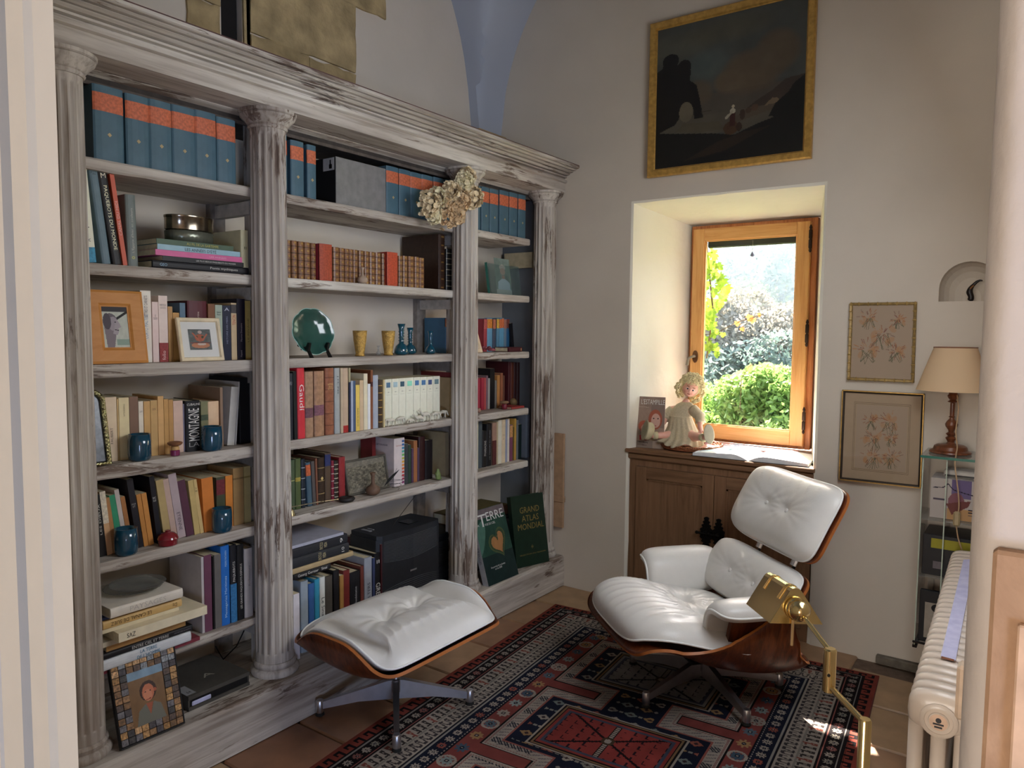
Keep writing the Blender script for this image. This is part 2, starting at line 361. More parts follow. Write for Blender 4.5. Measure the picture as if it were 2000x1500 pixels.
# ================================================================ ROOM
XW, YB, XU, XR = -2.70, 3.686, -2.80, -.06        # wall behind shelves, back wall, upper left wall, right wall
floor = struct('floor', MB().box((-2.9, -.3, -.06), (1.2, 4.4, -.012)), plain('#6d5a4b', .95, var=.2, bump=.3))
tm, tt, tp = newmat('terracotta_tile'); L_ = tt.links.new
oi = tt.nodes.new('ShaderNodeObjectInfo'); rp = tt.nodes.new('ShaderNodeValToRGB'); rp.color_ramp.elements[0].color = (*lin('#8f6247'), 1); rp.color_ramp.elements[1].color = (*lin('#b99a72'), 1)
e_ = rp.color_ramp.elements.new(.5); e_.color = (*lin('#a07c5c'), 1)
L_(oi.outputs['Random'], rp.inputs[0]); tn = tt.nodes.new('ShaderNodeTexNoise'); tn.inputs['Scale'].default_value = 9; tn.inputs['Detail'].default_value = 6
tcd = tt.nodes.new('ShaderNodeTexCoord'); L_(tcd.outputs['Object'], tn.inputs['Vector']); mxx = tt.nodes.new('ShaderNodeMix'); mxx.data_type = 'RGBA'; mxx.blend_type = 'MULTIPLY'; mxx.inputs[0].default_value = .55
L_(rp.outputs[0], mxx.inputs[6]); L_(tn.outputs['Color'], mxx.inputs[7]); hs = tt.nodes.new('ShaderNodeMix'); hs.data_type = 'RGBA'; hs.inputs[0].default_value = .35
cr = tt.nodes.new('ShaderNodeValToRGB'); cr.color_ramp.elements[0].position = .35; cr.color_ramp.elements[1].position = .65; cr.color_ramp.elements[0].color = (.55, .55, .55, 1); cr.color_ramp.elements[1].color = (1, 1, 1, 1)
L_(tn.outputs['Fac'], cr.inputs[0]); L_(cr.outputs[0], mxx.inputs[7]); L_(mxx.outputs[2], tp.inputs['Base Color']); tp.inputs['Roughness'].default_value = .42
bp_ = tt.nodes.new('ShaderNodeBump'); bp_.inputs['Strength'].default_value = .3; bp_.inputs['Distance'].default_value = .01; L_(tn.outputs['Fac'], bp_.inputs['Height']); L_(bp_.outputs[0], tp.inputs['Normal'])
tile_me = MB().box((-.1585, -.1585, -.02), (.1585, .1585, 0), .006).mesh('tile'); tile_me.materials.append(tm)
rg = random.Random(3)
for i in range(9):
    for j in range(12):
        x = -2.10+i*.325+(.16 if j % 2 else 0)*0; y = .36+j*.325-.06
        if y > 3.72 or x > .25: continue
        o = link('tile', tile_me, None, floor, (x, y-.16 if i % 2 else y, -.001-rg.random()*.003), (rg.uniform(-.006, .006), rg.uniform(-.006, .006), rg.uniform(-.01, .01)))

struct('wall_left', MB().box((XW-.4, .2, -.05), (XW, 3.80, 2.31)).box((XU-.3, .2, 2.31), (XU, 1.843, 4.3)).box((XU-.3, 1.941, 2.31), (XU, 3.80, 4.3)).box((XU-.3, 1.80, 2.31), (XU-.22, 1.98, 4.3)), plaster)
wl = bpy.data.objects['wall_left']
def rough_block(y0, y1, z0, z1, x1=XU+.012, x0=XU-.05, seed=1, cut=0):
    r = random.Random(seed); n = 7; P = []
    for k in range(n): P.append((y0+(y1-y0)*k/n, z0+r.uniform(-.006, .006)))
    for k in range(n): P.append((y1+r.uniform(-.006, .006), z0+(z1-z0)*k/n))
    for k in range(n): P.append((y1-(y1-y0)*k/n, z1+r.uniform(-.006, .006)))
    for k in range(n): P.append((y0+r.uniform(-.004, .004), z1-(z1-z0)*k/n))
    mb = MB(); N = len(P); v = [(x0, a, b) for a, b in P]+[(x1, a, b) for a, b in P]+[(x1+.004, a+(.012 if a < (y0+y1)/2 else -.012), b+(.012 if b < (z0+z1)/2 else -.012)) for a, b in P]
    mb.add(v, [tuple(range(2*N, 3*N))]+[(i, (i+1) % N, N+(i+1) % N, N+i) for i in range(N)]+[(N+i, N+(i+1) % N, 2*N+(i+1) % N, 2*N+i) for i in range(N)]); return mb
for k, (a, b, c, d) in enumerate([(1.975, 2.28, 2.33, 2.74), (2.283, 2.565, 2.33, 2.735), (1.975, 2.565, 2.743, 3.06), (1.975, 2.42, 3.063, 3.5), (2.423, 2.765, 3.063, 3.5), (1.69, 1.832, 2.33, 2.80), (1.60, 1.832, 2.803, 3.3), (1.945, 1.972, 2.33, 3.5)]):
    part('stone', rough_block(a, b, c, d, seed=k), stone, wl)
tag(part('slot_shade_post', MB().box((XU-.16, 1.850, 2.32), (XU-.03, 1.936, 4.2)), plain('#15110f', .8)), 'dark post added to shade the slot between the bare stones above the bookcase', 'post')  # dark lining added so the recess reads as deep shade
# back wall with the window bay and the arched niche cut through its face
OX0, OX1, OZ1 = -1.846, -.868, 2.192
NX, NZ, NR = -.272, 1.643, .112
arch = [(NX+NR*math.cos(t)*(1.0), NZ+.055+NR*math.sin(t)) for t in np.linspace(0, PI, 17)]
arch = [(NX+NR, NZ)]+arch+[(NX-NR, NZ)]
outer = [(-2.95, -.05), (OX0-.012, -.05), (OX0-.012, OZ1+.012), (OX1+.012, OZ1+.012), (OX1+.012, -.05), (1.2, -.05), (1.2, 4.3), (-2.95, 4.3)]
tri = geometry.tessellate_polygon([[Vector((a, b, 0)) for a, b in outer], [Vector((a, b, 0)) for a, b in arch]])
allp = outer+arch; mb = MB(); mb.add([(a, YB, b) for a, b in allp], [tuple(t) for t in tri])
cx_, cz_ = NX, NZ+.07                              # niche bowl
rings = [arch]
for q in range(1, 7):
    a = q/6*PI/2; sc = math.cos(a)*.86+.14 if q < 6 else .3; rings.append([(cx_+(x-cx_)*sc, (z-NZ)*sc**.8+NZ) for x, z in arch])
v = []; f = []
for q, R in enumerate(rings):
    for x, z in R: v.append((x, YB+.15*math.sin(q/6*PI/2), z))
n = len(arch)
for q in range(6):
    for i in range(n): f.append((q*n+i, q*n+(i+1) % n, (q+1)*n+(i+1) % n, (q+1)*n+i))
f.append(tuple(range(6*n, 7*n))); mb.add(v, f)
struct('wall_back', mb, plaster)
# splayed plaster reveals of the window bay
r_ = random.Random(5); mb = MB()
def ring(y, x0, x1, z1, wob, k=14):
    P = [(x0, y, z) for z in np.linspace(0, z1, k)]+[(x, y, z1) for x in np.linspace(x0, x1, k)[1:]]+[(x1, y, z) for z in np.linspace(z1, 0, k)[1:]]
    return [(x+r_.uniform(-wob, wob), yy+r_.uniform(-wob, wob)*.5, z+r_.uniform(-wob, wob)) for x, yy, z in P]
WY = 4.20; WX0, WX1, WZ0, WZ1 = -1.715, -1.012, .868, 2.118
A = ring(YB, OX0-.014, OX1+.014, OZ1+.014, 0); B = ring(YB+.006, OX0, OX1, OZ1, .0045); Cc = ring(WY+.02, WX0-.004, WX1+.004, WZ1+.004, .001); n = len(A)
mb.add(A+B+Cc, [(i, i+1, n+i+1, n+i) for i in range(n-1)]+[(n+i, n+i+1, 2*n+i+1, 2*n+i) for i in range(n-1)])
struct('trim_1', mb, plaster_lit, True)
# outer wall thickness beyond the window plane (keeps daylight out of the bay)
struct('wall_outer', MB().box((-3.2, WY+.03, -.3), (WX0, WY+.12, 4.3)).box((WX1, WY+.03, -.3), (1.2, WY+.12, 4.3)).box((WX0, WY+.03, WZ1), (WX1, WY+.12, 4.3)).box((WX0, WY+.03, -.3), (WX1, WY+.12, WZ0-.01)), plaster)
struct('baseboard_back', MB().box((-.56, 3.655, 0), (-.07, 3.686, .036), .004), plain('#6c6458', .9, var=.3))
tag(part('socket_plate', MB().box((-.372, 3.676, .355), (-.345, 3.6855, .43), .003), plain('#c9c2b6', .5)), 'small pale socket plate low on the back wall behind the glass cabinet', 'socket')
# right wall (its end is the plaster pier in the foreground)
pier = MB().box((XR, 1.02, -.05), (1.2, 4.4, 1.0)).box((XR, 1.02, 2.35), (1.2, 4.4, 4.3)).box((XR, 1.02, 1.0), (1.2, 1.5, 2.35)).box((XR, 2.8, 1.0), (1.2, 4.4, 2.35)).box((XR+.02, 1.4, .9), (1.2, 2.9, 2.4))
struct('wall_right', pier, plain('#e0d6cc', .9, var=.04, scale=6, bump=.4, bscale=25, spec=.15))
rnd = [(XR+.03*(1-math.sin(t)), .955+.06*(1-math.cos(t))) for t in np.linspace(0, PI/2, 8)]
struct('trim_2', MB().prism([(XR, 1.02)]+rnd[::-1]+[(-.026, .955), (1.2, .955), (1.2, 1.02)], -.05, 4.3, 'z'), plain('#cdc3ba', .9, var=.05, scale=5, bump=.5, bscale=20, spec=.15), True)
tag(part('wooden_board', MB().box((-.0345, .930, -.05), (.20, .952, 1.272), .004), streaky('worn_board', 'z', '#8a6a50', '#a9876a', '#c09d7e', scale=9, stretch=3, rough=.8)), 'tan worn wooden board on the plaster pier at the right edge', 'board')
part('edge_strip', MB().box((-.009, .918, -.05), (.03, .929, 1.20), .002), plain('#d9b79a', .7), bpy.data.objects['wooden_board'])
# near wall and the white door casing on the left
struct('wall_near', MB().box((-3.1, .27, -.05), (-.76, .31, 4.3)).box((-.76, .27, 2.95), (1.2, .31, 4.3)), plaster)
casm = plain('#b0ada4', .45, var=.02, spec=.4)
cas = MB().prism([(-.80, .30), (-.80, .236), (-.688, .236), (-.684, .243), (-.680, .236), (-.6415, .236), (-.638, .250), (-.632, .250), (-.629, .238), (-.600, .238), (-.592, .246), (-.585, .238), (-.5635, .2425), (-.66, .265), (-.76, .30)], -.05, 2.95, 'z')
dc = struct('trim_3', cas, casm)
# the hall the picture is taken from (closes the space behind the camera)
struct('wall_hall', MB().box((-3.2, -7.6, -.05), (3.1, -7.5, 3.1)).box((-3.2, -7.6, -.05), (-3.1, .31, 3.1)).box((3.0, -7.6, -.05), (3.1, 1.1, 3.1)).box((1.2, 1.02, -.05), (3.1, 1.1, 3.1)), plaster)
struct('ceiling_hall', MB().box((-3.2, -7.6, 3.05), (3.1, .27, 3.15)).box((-.04, .27, 3.05), (3.1, 1.1, 3.15)), plaster)
struct('floor_hall', MB().box((-3.2, -7.6, -.06), (3.1, -.3, -.001)).box((1.2, -.3, -.06), (3.1, 1.1, -.001)), plain('#8a6a50', .6, var=.2))
# groin vault
ax_, bx_, R2 = 1.336, 1.294, 1.10; n1, n2 = 90, 100; XS = np.linspace(-2.87, -.02, n1); YS = np.linspace(.25, 3.72, n2)
xx, yy = np.meshgrid(XS, YS); z1 = 2.665+bx_*np.sqrt(np.clip(1-((xx+1.40)/ax_)**2, 0, None)); z2 = 2.665+R2*1.15*np.sqrt(np.clip(1-((yy-2.36)/R2)**2, 0, None)); zz = np.maximum(z1, z2)
# steepen: snap columns so the piers rise cleanly
V = np.stack([xx, yy, zz], -1).reshape(-1, 3); fc = [(i*n1+j, i*n1+j+1, (i+1)*n1+j+1, (i+1)*n1+j) for i in range(n2-1) for j in range(n1-1)]
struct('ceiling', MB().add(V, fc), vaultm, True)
part('impost', MB().box((-2.83, 3.425, 2.605), (-2.70, 3.70, 2.662), .006), stone, bpy.data.objects['ceiling'])

# ================================================================ BOOKCASE
COLS = [1.026, 1.744, 2.895, 3.62]; XC = -2.37; ZP = .178
SH = dict(A=2.018, B=1.697, C=1.382, D=1.058, E=.752, F=.397)
bk = thing('bookcase', 'limewashed wooden bookcase with fluted columns and moulded cornice along the left wall', 'bookcase', (-2.4, 2.2, 0))
wy, wz = white_wood('y'), white_wood('z')
bb = lambda n, mb, m=wy, sm=False: part(n, mb, m, bk, sm, True)
bb('plinth', MB().prism([(XW+.002, 0), (-2.25, 0), (-2.25, ZP-.012), (-2.262, ZP), (XW+.002, ZP)], .45, 3.684))
cornice = [(XW, 2.372), (-2.285, 2.372), (-2.268, 2.374), (-2.268, 2.381), (-2.278, 2.382), (-2.278, 2.385), (-2.258, 2.386), (-2.246, 2.393), (-2.254, 2.394), (-2.254, 2.3968), (-2.238, 2.397), (-2.222, 2.402), (-2.230, 2.4035), (-2.230, 2.4065), (-2.212, 2.407), (-2.202, 2.412), (-2.208, 2.413), (-2.208, 2.4155), (-2.194, 2.416), (-2.186, 2.420), (-2.186, 2.430), (XU+.002, 2.430)]
bb('cornice', MB().prism(cornice, .45, 3.684))
bb('cornice_top_edge', MB().box((-2.20, .45, 2.4302), (-2.187, 3.684, 2.4345)), plain('#5a403c', .8, var=.3))
bb('architrave', MB().prism([(-2.447, 2.277), (-2.42, 2.288), (-2.42, 2.29), (-2.28, 2.29), (-2.28, 2.343), (-2.266, 2.347), (-2.266, 2.358), (-2.284, 2.360), (-2.284, 2.3715), (-2.447, 2.3715)], .45, 3.684))
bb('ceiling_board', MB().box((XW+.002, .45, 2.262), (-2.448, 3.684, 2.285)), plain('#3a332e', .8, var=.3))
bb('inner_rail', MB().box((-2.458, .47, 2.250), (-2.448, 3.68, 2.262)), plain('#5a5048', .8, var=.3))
rb = random.Random(2)
def shelf_board(z, y0, y1, th=.036):
    mb = MB(); n = 26; ys = np.linspace(y0, y1, n); v = []
    for y in ys:
        wob = rb.uniform(-.0018, .0018); wz_ = rb.uniform(-.0012, .0012)
        for x, zz_ in ((XW+.001, z), (-2.404+wob, z), (-2.40+wob, z-.006+wz_), (-2.40+wob, z-th+.006+wz_), (-2.404+wob, z-th+wz_), (XW+.001, z-th)): v.append((x, y, zz_))
    f = [(i*6+k, i*6+(k+1) % 6, (i+1)*6+(k+1) % 6, (i+1)*6+k) for i in range(n-1) for k in range(6)]+[tuple(range(6))[::-1], tuple(range((n-1)*6, n*6))]
    return mb.add(v, f)
for k in 'ABCDEF':
    if k == 'F': bb('shelf', shelf_board(SH[k], .50, 1.72, .03)); continue
    bb('shelf', shelf_board(SH[k], .50, 1.744, .042 if k in 'CD' else .036)); bb('shelf', shelf_board(SH[k], 1.746, 2.895)); bb('shelf', shelf_board(SH[k], 2.897, 3.512))
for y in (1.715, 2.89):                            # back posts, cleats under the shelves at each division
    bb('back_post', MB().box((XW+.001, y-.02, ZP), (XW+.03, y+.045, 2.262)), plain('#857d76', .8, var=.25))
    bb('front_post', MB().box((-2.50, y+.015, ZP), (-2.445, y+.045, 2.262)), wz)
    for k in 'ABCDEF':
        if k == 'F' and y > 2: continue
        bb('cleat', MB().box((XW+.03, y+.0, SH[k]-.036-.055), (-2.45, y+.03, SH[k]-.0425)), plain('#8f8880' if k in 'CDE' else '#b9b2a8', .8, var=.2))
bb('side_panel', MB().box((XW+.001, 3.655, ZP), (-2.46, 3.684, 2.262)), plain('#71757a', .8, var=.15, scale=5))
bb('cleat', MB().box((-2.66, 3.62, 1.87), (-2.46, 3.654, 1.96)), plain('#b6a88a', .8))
def column(y):
    z0, z1 = ZP, 2.29
    zs = [z0+.052, z0+.07, z0+.085, z0+.09, z0+.12, .50, .545, .555, .57, 1.0, 1.5, 2.15, 2.185, 2.20, 2.215, 2.235]
    n = 144; v = []; f = []; NF = 16
    for z in zs:
        t = (z-z0)/(z1-z0); R = .0715-.008*t
        dep = 0 if (z < z0+.088 or z > 2.205) else .0062
        for i in range(n):
            a = 2*PI*i/n; ph = (a*NF/(2*PI)) % 1
            g = math.sin(PI*min(1, max(0, (ph-.12)/.76)))**.6 if .12 < ph < .88 else 0
            if z < .55: g = .45*g+.35*abs(math.cos(PI*ph*2))*(g > 0)   # reeded lower third
            r = R-dep*g; v.append((XC+r*math.cos(a), y+r*math.sin(a), z))
    for j in range(len(zs)-1):
        for i in range(n): f.append((j*n+i, j*n+(i+1) % n, (j+1)*n+(i+1) % n, (j+1)*n+i))
    c = bb('column', MB().add(v, f), wz, True)
    base = [(.05, z0), (.086, z0), (.090, z0+.008), (.090, z0+.018), (.085, z0+.026), (.078, z0+.03), (.077, z0+.036), (.080, z0+.042), (.076, z0+.052), (.06, z0+.053)]
    part('column_base', MB().lathe(base, (XC, y, 0), 40), wz, c, True)
    cap = [(.055, 2.225), (.068, 2.226), (.072, 2.233), (.069, 2.239), (.074, 2.244), (.080, 2.252), (.090, 2.262), (.097, 2.268), (.099, 2.274), (.096, 2.276), (.103, 2.280), (.104, 2.2895), (.06, 2.29)]
    part('capital', MB().lathe(cap, (XC, y, 0), 40), wz, c, True)
for y in COLS: column(y)

# ================================================================ CUPBOARD AND WINDOW
cb = thing('cupboard', 'low oak cupboard with two panelled doors built in under the window', 'cupboard', (-1.357, 3.75, 0))
cbp = lambda n, mb, m=oak, sm=False: part(n, mb, m, cb, sm, True)
cbp('carcass', MB().box((-1.842, 3.722, 0), (-.872, 4.16, .80)), plain('#5a3d26', .7))
cbp('frame', MB().box((-1.842, 3.70, 0), (-1.80, 3.72, .80)).box((-.905, 3.70, 0), (-.872, 3.72, .80)).box((-1.80, 3.70, .765), (-.905, 3.72, .80)).box((-1.80, 3.70, 0), (-.905, 3.72, .06)))
cbp('worktop', MB().box((-1.862, 3.675, .836), (-.862, 4.215, .858), .004).box((-1.852, 3.686, .80), (-.866, 3.80, .836), .008), oakx)
for x0, x1, s in ((-1.80, -1.3575, 1), (-1.3545, -.905, -1)):
    d = cbp('door', MB().box((x0, 3.692, .062), (x0+.062, 3.716, .763), .002).box((x1-.062, 3.692, .062), (x1, 3.716, .763), .002))
    part('door_rail', MB().box((x0+.062, 3.692, .70), (x1-.062, 3.716, .763), .002), oakx, d); part('door_rail', MB().box((x0+.062, 3.692, .062), (x1-.062, 3.716, .13), .002), oakx, d)
    part('door_panel', MB().box((x0+.060, 3.703, .128), (x1-.060, 3.714, .702)), oak, d)
    t_ = .010; part('panel_moulding', MB().box((x0+.062, 3.697, .13), (x0+.062+t_, 3.704, .70)).box((x1-.062-t_, 3.697, .13), (x1-.062, 3.704, .70)).box((x0+.062, 3.697, .70-t_), (x1-.062, 3.704, .70)).box((x0+.062, 3.697, .13), (x1-.062, 3.704, .13+t_)), oak, d)
    lx = (x1-.031) if s > 0 else (x0+.031); pr = []
    half = [(.004, .088), (.014, .082), (.009, .068), (.020, .062), (.013, .050), (.026, .044), (.020, .032), (.034, .022), (.030, .008)]
    pts = [(lx+a, .455+b) for a, b in half]+[(lx+a, .455-b) for a, b in half[::-1]]+[(lx-a, .455-b) for a, b in half]+[(lx-a, .455+b) for a, b in half[::-1]]
    iron = plain('#14120f', .5, .6)
    h = part('latch_plate', MB().prism(pts, 3.685, 3.6915), iron, d)
    part('latch', MB().tube([(lx-.045, 3.676, .457), (lx-.02, 3.674, .457), (lx+.012, 3.676, .455)], .006).ball((lx-.047, 3.676, .457), .009).box((lx-.010, 3.672, .442), (lx+.010, 3.686, .468), .003), iron, d)
# window
wn = thing('window', 'varnished pine casement window in the deep plaster bay', 'window', (-1.36, WY, WZ0)); 
wp = lambda n, mb, m=pine, sm=False: part(n, mb, m, wn, sm, True)
def rail4(x0, x1, z0, z1, w, y0, y1, wb=None):
    a = MB().box((x0, y0, z0), (x0+w, y1, z1), .003).box((x1-w, y0, z0), (x1, y1, z1), .003); b = MB().box((x0+w, y0, z1-w), (x1-w, y1, z1), .003).box((x0+w, y0, z0), (x1-w, y1, z0+(wb or w)), .003); return a, b
a, b = rail4(WX0, WX1, WZ0, WZ1, .03, WY-.01, WY+.05); redp = streaky('pine_frame', 'z', '#a8663c', '#c98250', '#d69562', scale=22, stretch=14, rough=.4)
fr_ = wp('frame', a, redp); part('frame_rail', b, redp, fr_)
SX0, SX1, SZ0, SZ1 = WX0+.022, WX1-.03, WZ0+.02, WZ1-.022
a, b = rail4(SX0, SX1, SZ0, SZ1, .068, WY-.045, WY+.01, .078); sa = wp('casement', a); part('casement_rail', b, pinex, sa)
gx0, gx1, gz0, gz1 = SX0+.068, SX1-.068, SZ0+.078, SZ1-.068
a, b = rail4(gx0-.003, gx1+.003, gz0-.003, gz1+.003, .010, WY-.036, WY-.026); part('glazing_bead', a, pine, sa); part('glazing_bead', b, pinex, sa)
part('pane', MB().box((gx0, WY-.022, gz0), (gx1, WY-.016, gz1)), glassy('window_glass', '#f2f8f6', .01, 1.0, 1.35), sa)
hy = WY-.05
hd = wp('handle', MB().prism([(SX0+.034+.016*math.cos(t), 1.36+.036*math.sin(t)) for t in np.linspace(0, 2*PI, 17)[:-1]], hy-.006, hy+.004), plain('#6b4a30', .4, .4), True)
part('handle_lever', MB().tube([(SX0+.034, hy-.005, 1.362), (SX0+.034, hy-.035, 1.362), (SX0+.010, hy-.045, 1.35), (SX0+.004, hy-.045, 1.31)], [.008, .008, .009, .010]), plain('#8a8076', .35, .7), hd, True)
for z in (2.00, 1.50, 1.03):
    h = wp('hinge', MB().lathe([(.004, -.07), (.008, -.06), (.005, -.052), (.009, -.045), (.009, -.006), (.0055, 0), (.009, .006), (.009, .045), (.005, .052), (.008, .06), (.003, .075)], (SX1+.004, WY-.052, z), 12), plain('#3a2a20', .5, .5), True)
bl = thing('roller_blind', 'rolled grey-green blind at the top of the window pane', 'blind', (-1.36, WY+.02, gz1-.02))
part('blind_roll', MB().box((gx0+.002, WY+.004, gz1-.038), (gx1-.002, WY+.030, gz1+.004), .006), plain('#4f574b', .8), bl, wpos=True)
cx_ = gx0+.265; part('cord', MB().tube([(cx_, WY+.001, gz1-.01), (cx_+.001, WY-.001, gz1-.05), (cx_, WY-.001, gz1-.078)], .0011, 6), plain('#c9c4b8', .8), bl, wpos=True)
part('cord_weight', MB().lathe([(.002, .016), (.006, .010), (.010, -.004), (.010, -.009), (.003, -.012)], (cx_, WY-.001, gz1-.09), 12), plain('#8b8fae', .6), bl, True, True)

# ================================================================ OUTSIDE THE WINDOW
rf = random.Random(11)
hzm, ht, hp_ = newmat('valley_haze'); ho = [n for n in ht.nodes if n.type == 'OUTPUT_MATERIAL'][0]; ht.nodes.remove(hp_); vsc = ht.nodes.new('ShaderNodeVolumeScatter')
vsc.inputs['Color'].default_value = (.66, .86, 1, 1); vsc.inputs['Density'].default_value = .0105; vsc.inputs['Anisotropy'].default_value = .35; ht.links.new(vsc.outputs[0], ho.inputs['Volume'])
hz = part('valley_haze', MB().box((-75, 10.6, -9), (22, 78, 30)), hzm); hz['kind'] = 'stuff'
gm = plain('#6d7a4a', .95, var=.3, scale=.6)
hill = MB(); n = 44; v = []
for i in range(n):
    for j in range(n):
        x = -46+j*1.6; y = 5+i*1.6; h = -3.2+max(0, y-9)*.16+max(0, y-24)*.42+.5*math.sin(x*.4)+.4*math.sin(y*.5+x*.2)
        v.append((x, y, h))
hill.add(v, [(i*n+j, i*n+j+1, (i+1)*n+j+1, (i+1)*n+j) for i in range(n-1) for j in range(n-1)])
hl = part('hillside', hill, gm, None, 'full'); hl['kind'] = 'structure'
def hgt(x, y): return -3.2+max(0, y-9)*.16+max(0, y-24)*.42+.5*math.sin(x*.4)+.4*math.sin(y*.5+x*.2)
def leafmat(n_, a, b_):
    k = ('leaf', n_)
    if k in MC: return MC[k]
    m, t, p = newmat(n_); L = t.links.new; tc = t.nodes.new('ShaderNodeTexCoord'); nn = t.nodes.new('ShaderNodeTexNoise'); nn.inputs['Scale'].default_value = 1.6; L(tc.outputs['Object'], nn.inputs['Vector'])
    r = t.nodes.new('ShaderNodeValToRGB'); r.color_ramp.elements[0].position = .35; r.color_ramp.elements[1].position = .65; r.color_ramp.elements[0].color = (*lin(a), 1); r.color_ramp.elements[1].color = (*lin(b_), 1); L(nn.outputs['Fac'], r.inputs[0]); L(r.outputs[0], p.inputs['Base Color'])
    p.inputs['Roughness'].default_value = .6; out = [x for x in t.nodes if x.type == 'OUTPUT_MATERIAL'][0]
    tl = t.nodes.new('ShaderNodeBsdfTranslucent'); L(r.outputs[0], tl.inputs[0]); ms = t.nodes.new('ShaderNodeMixShader'); ms.inputs[0].default_value = .45
    L(p.outputs[0], ms.inputs[1]); L(tl.outputs[0], ms.inputs[2]); L(ms.outputs[0], out.inputs[0]); MC[k] = m; return m
def leaf_cloud(centres, per, size, seed):
    r = np.random.default_rng(seed); V = []; n = 0
    for (c, R) in centres:
        d = r.normal(size=(per, 3)); d /= np.linalg.norm(d, axis=1, keepdims=True); rad = R*(.72+.30*r.random((per, 1))); P = np.array(c)+d*rad*(1, 1, .82)
        a = r.normal(size=(per, 3)); a /= np.linalg.norm(a, axis=1, keepdims=True); b_ = np.cross(a, r.normal(size=(per, 3))); b_ /= np.linalg.norm(b_, axis=1, keepdims=True); s = size*(.6+.8*r.random((per, 1)))
        V.append(np.stack([P-a*s, P+b_*s*.5, P+a*s, P-b_*s*.5], 1).reshape(-1, 3)); n += per
    V = np.vstack(V); me = bpy.data.meshes.new('foliage'); me.vertices.add(len(V)); me.vertices.foreach_set('co', V.ravel())
    me.loops.add(n*4); me.loops.foreach_set('vertex_index', np.arange(n*4, dtype=np.int32)); me.polygons.add(n); me.polygons.foreach_set('loop_start', (np.arange(n)*4).astype(np.int32)); me.update(calc_edges=True); return me
bark = plain('#5b4a3a', .9, var=.3)
LB = leafmat('leaf_silver', '#62766c', '#8c9a8a'); LG = leafmat('leaf_olive', '#6f7c50', '#969c74'); LD = leafmat('leaf_pine', '#4f7a78', '#789a90'); LY = leafmat('leaf_bright', '#6a9040', '#9cb468'); LO = leafmat('leaf_grey_pink', '#716f60', '#948c7c')
def tree(px, py, y, R, mat, label, seed, per=700, leaf=.09, blobs=9):
    p = AY(px, py, y); r = random.Random(seed); g = hgt(p[0], y); h = max(.3, p[2]-g)
    t = thing('tree', label, 'tree', (p[0], y, g), group='trees and bushes on the hillside')
    cs = [((0, 0, h), R*.75)]+[((r.uniform(-.75, .75)*R, r.uniform(-.5, .5)*R, h+r.uniform(-.55, .5)*R), R*r.uniform(.32, .55)) for _ in range(blobs)]
    o = link('foliage', leaf_cloud(cs, per, leaf, seed), mat, t); o['kind'] = 'stuff'
    part('trunk', MB().tube([(0, 0, -.2), (r.uniform(-.1, .1), 0, h*.5), (0, 0, h)], [R*.09, R*.07, R*.03], 7), bark, t)
row = 0
TREES = [(1395, 505, 48, 5.2), (1440, 488, 52, 5.6), (1490, 500, 50, 5.5), (1540, 490, 52, 5.6), (1590, 505, 48, 5.4), (1350, 520, 46, 5), (1420, 545, 38, 4.2), (1470, 535, 40, 4), (1530, 540, 39, 4.4), (1580, 555, 36, 4.2), (1375, 570, 34, 4)]
names = ['leftmost', 'second', 'third', 'fourth', 'fifth', 'sixth']
for k, (px, py, y, R) in enumerate(TREES):
    tree(px, py, y, R, LD, 'hazy blue-green pine on the far slope, '+['first of the upper row from the left', 'third of the upper row from the left', 'fourth of the upper row from the left', 'fifth of the upper row from the left', 'rightmost of the upper row', 'upper row, beyond the left side of the pane', 'second of the lower row from the left', 'third of the lower row from the left', 'fourth of the lower row from the left', 'rightmost of the lower row', 'leftmost of the lower row'][k], 20+k, 520, .26, 8)
tree(1498, 596, 24, 2.6, LB, 'large round pale silver-green tree in the middle of the view', 40, 1500, .12, 14)
tree(1405, 625, 22, 1.9, LG, 'small yellow-green tree beside the pale round tree', 41, 900, .10, 10)
tree(1570, 620, 23, 2.0, LG, 'olive-green tree at the right side of the view', 42, 900, .10, 10)
tree(1420, 715, 13, 1.15, LO, 'grey-pink leafy shrub behind the doll', 43, 1300, .045, 12)
tree(1530, 700, 13.5, 1.45, LO, 'big grey-pink leafy shrub right of centre in the view', 44, 1700, .05, 14)
tree(1465, 745, 12, 1.1, LB, 'blue-green shrub between the two grey-pink shrubs', 45, 1200, .045, 10)
tree(1400, 815, 9, .75, LY, 'bright lime-green bush low at the left of the pane', 46, 1000, .04, 9)
tree(1475, 825, 8.6, .72, LY, 'bright lime-green bush low in the middle of the pane', 47, 1000, .04, 9)
tree(1545, 805, 8.8, .85, LY, 'bright lime-green bush low at the right of the pane', 48, 1100, .04, 9)
tree(1600, 845, 8.4, .8, LY, 'bright lime-green bush beyond the right side of the pane', 49, 900, .04, 9)
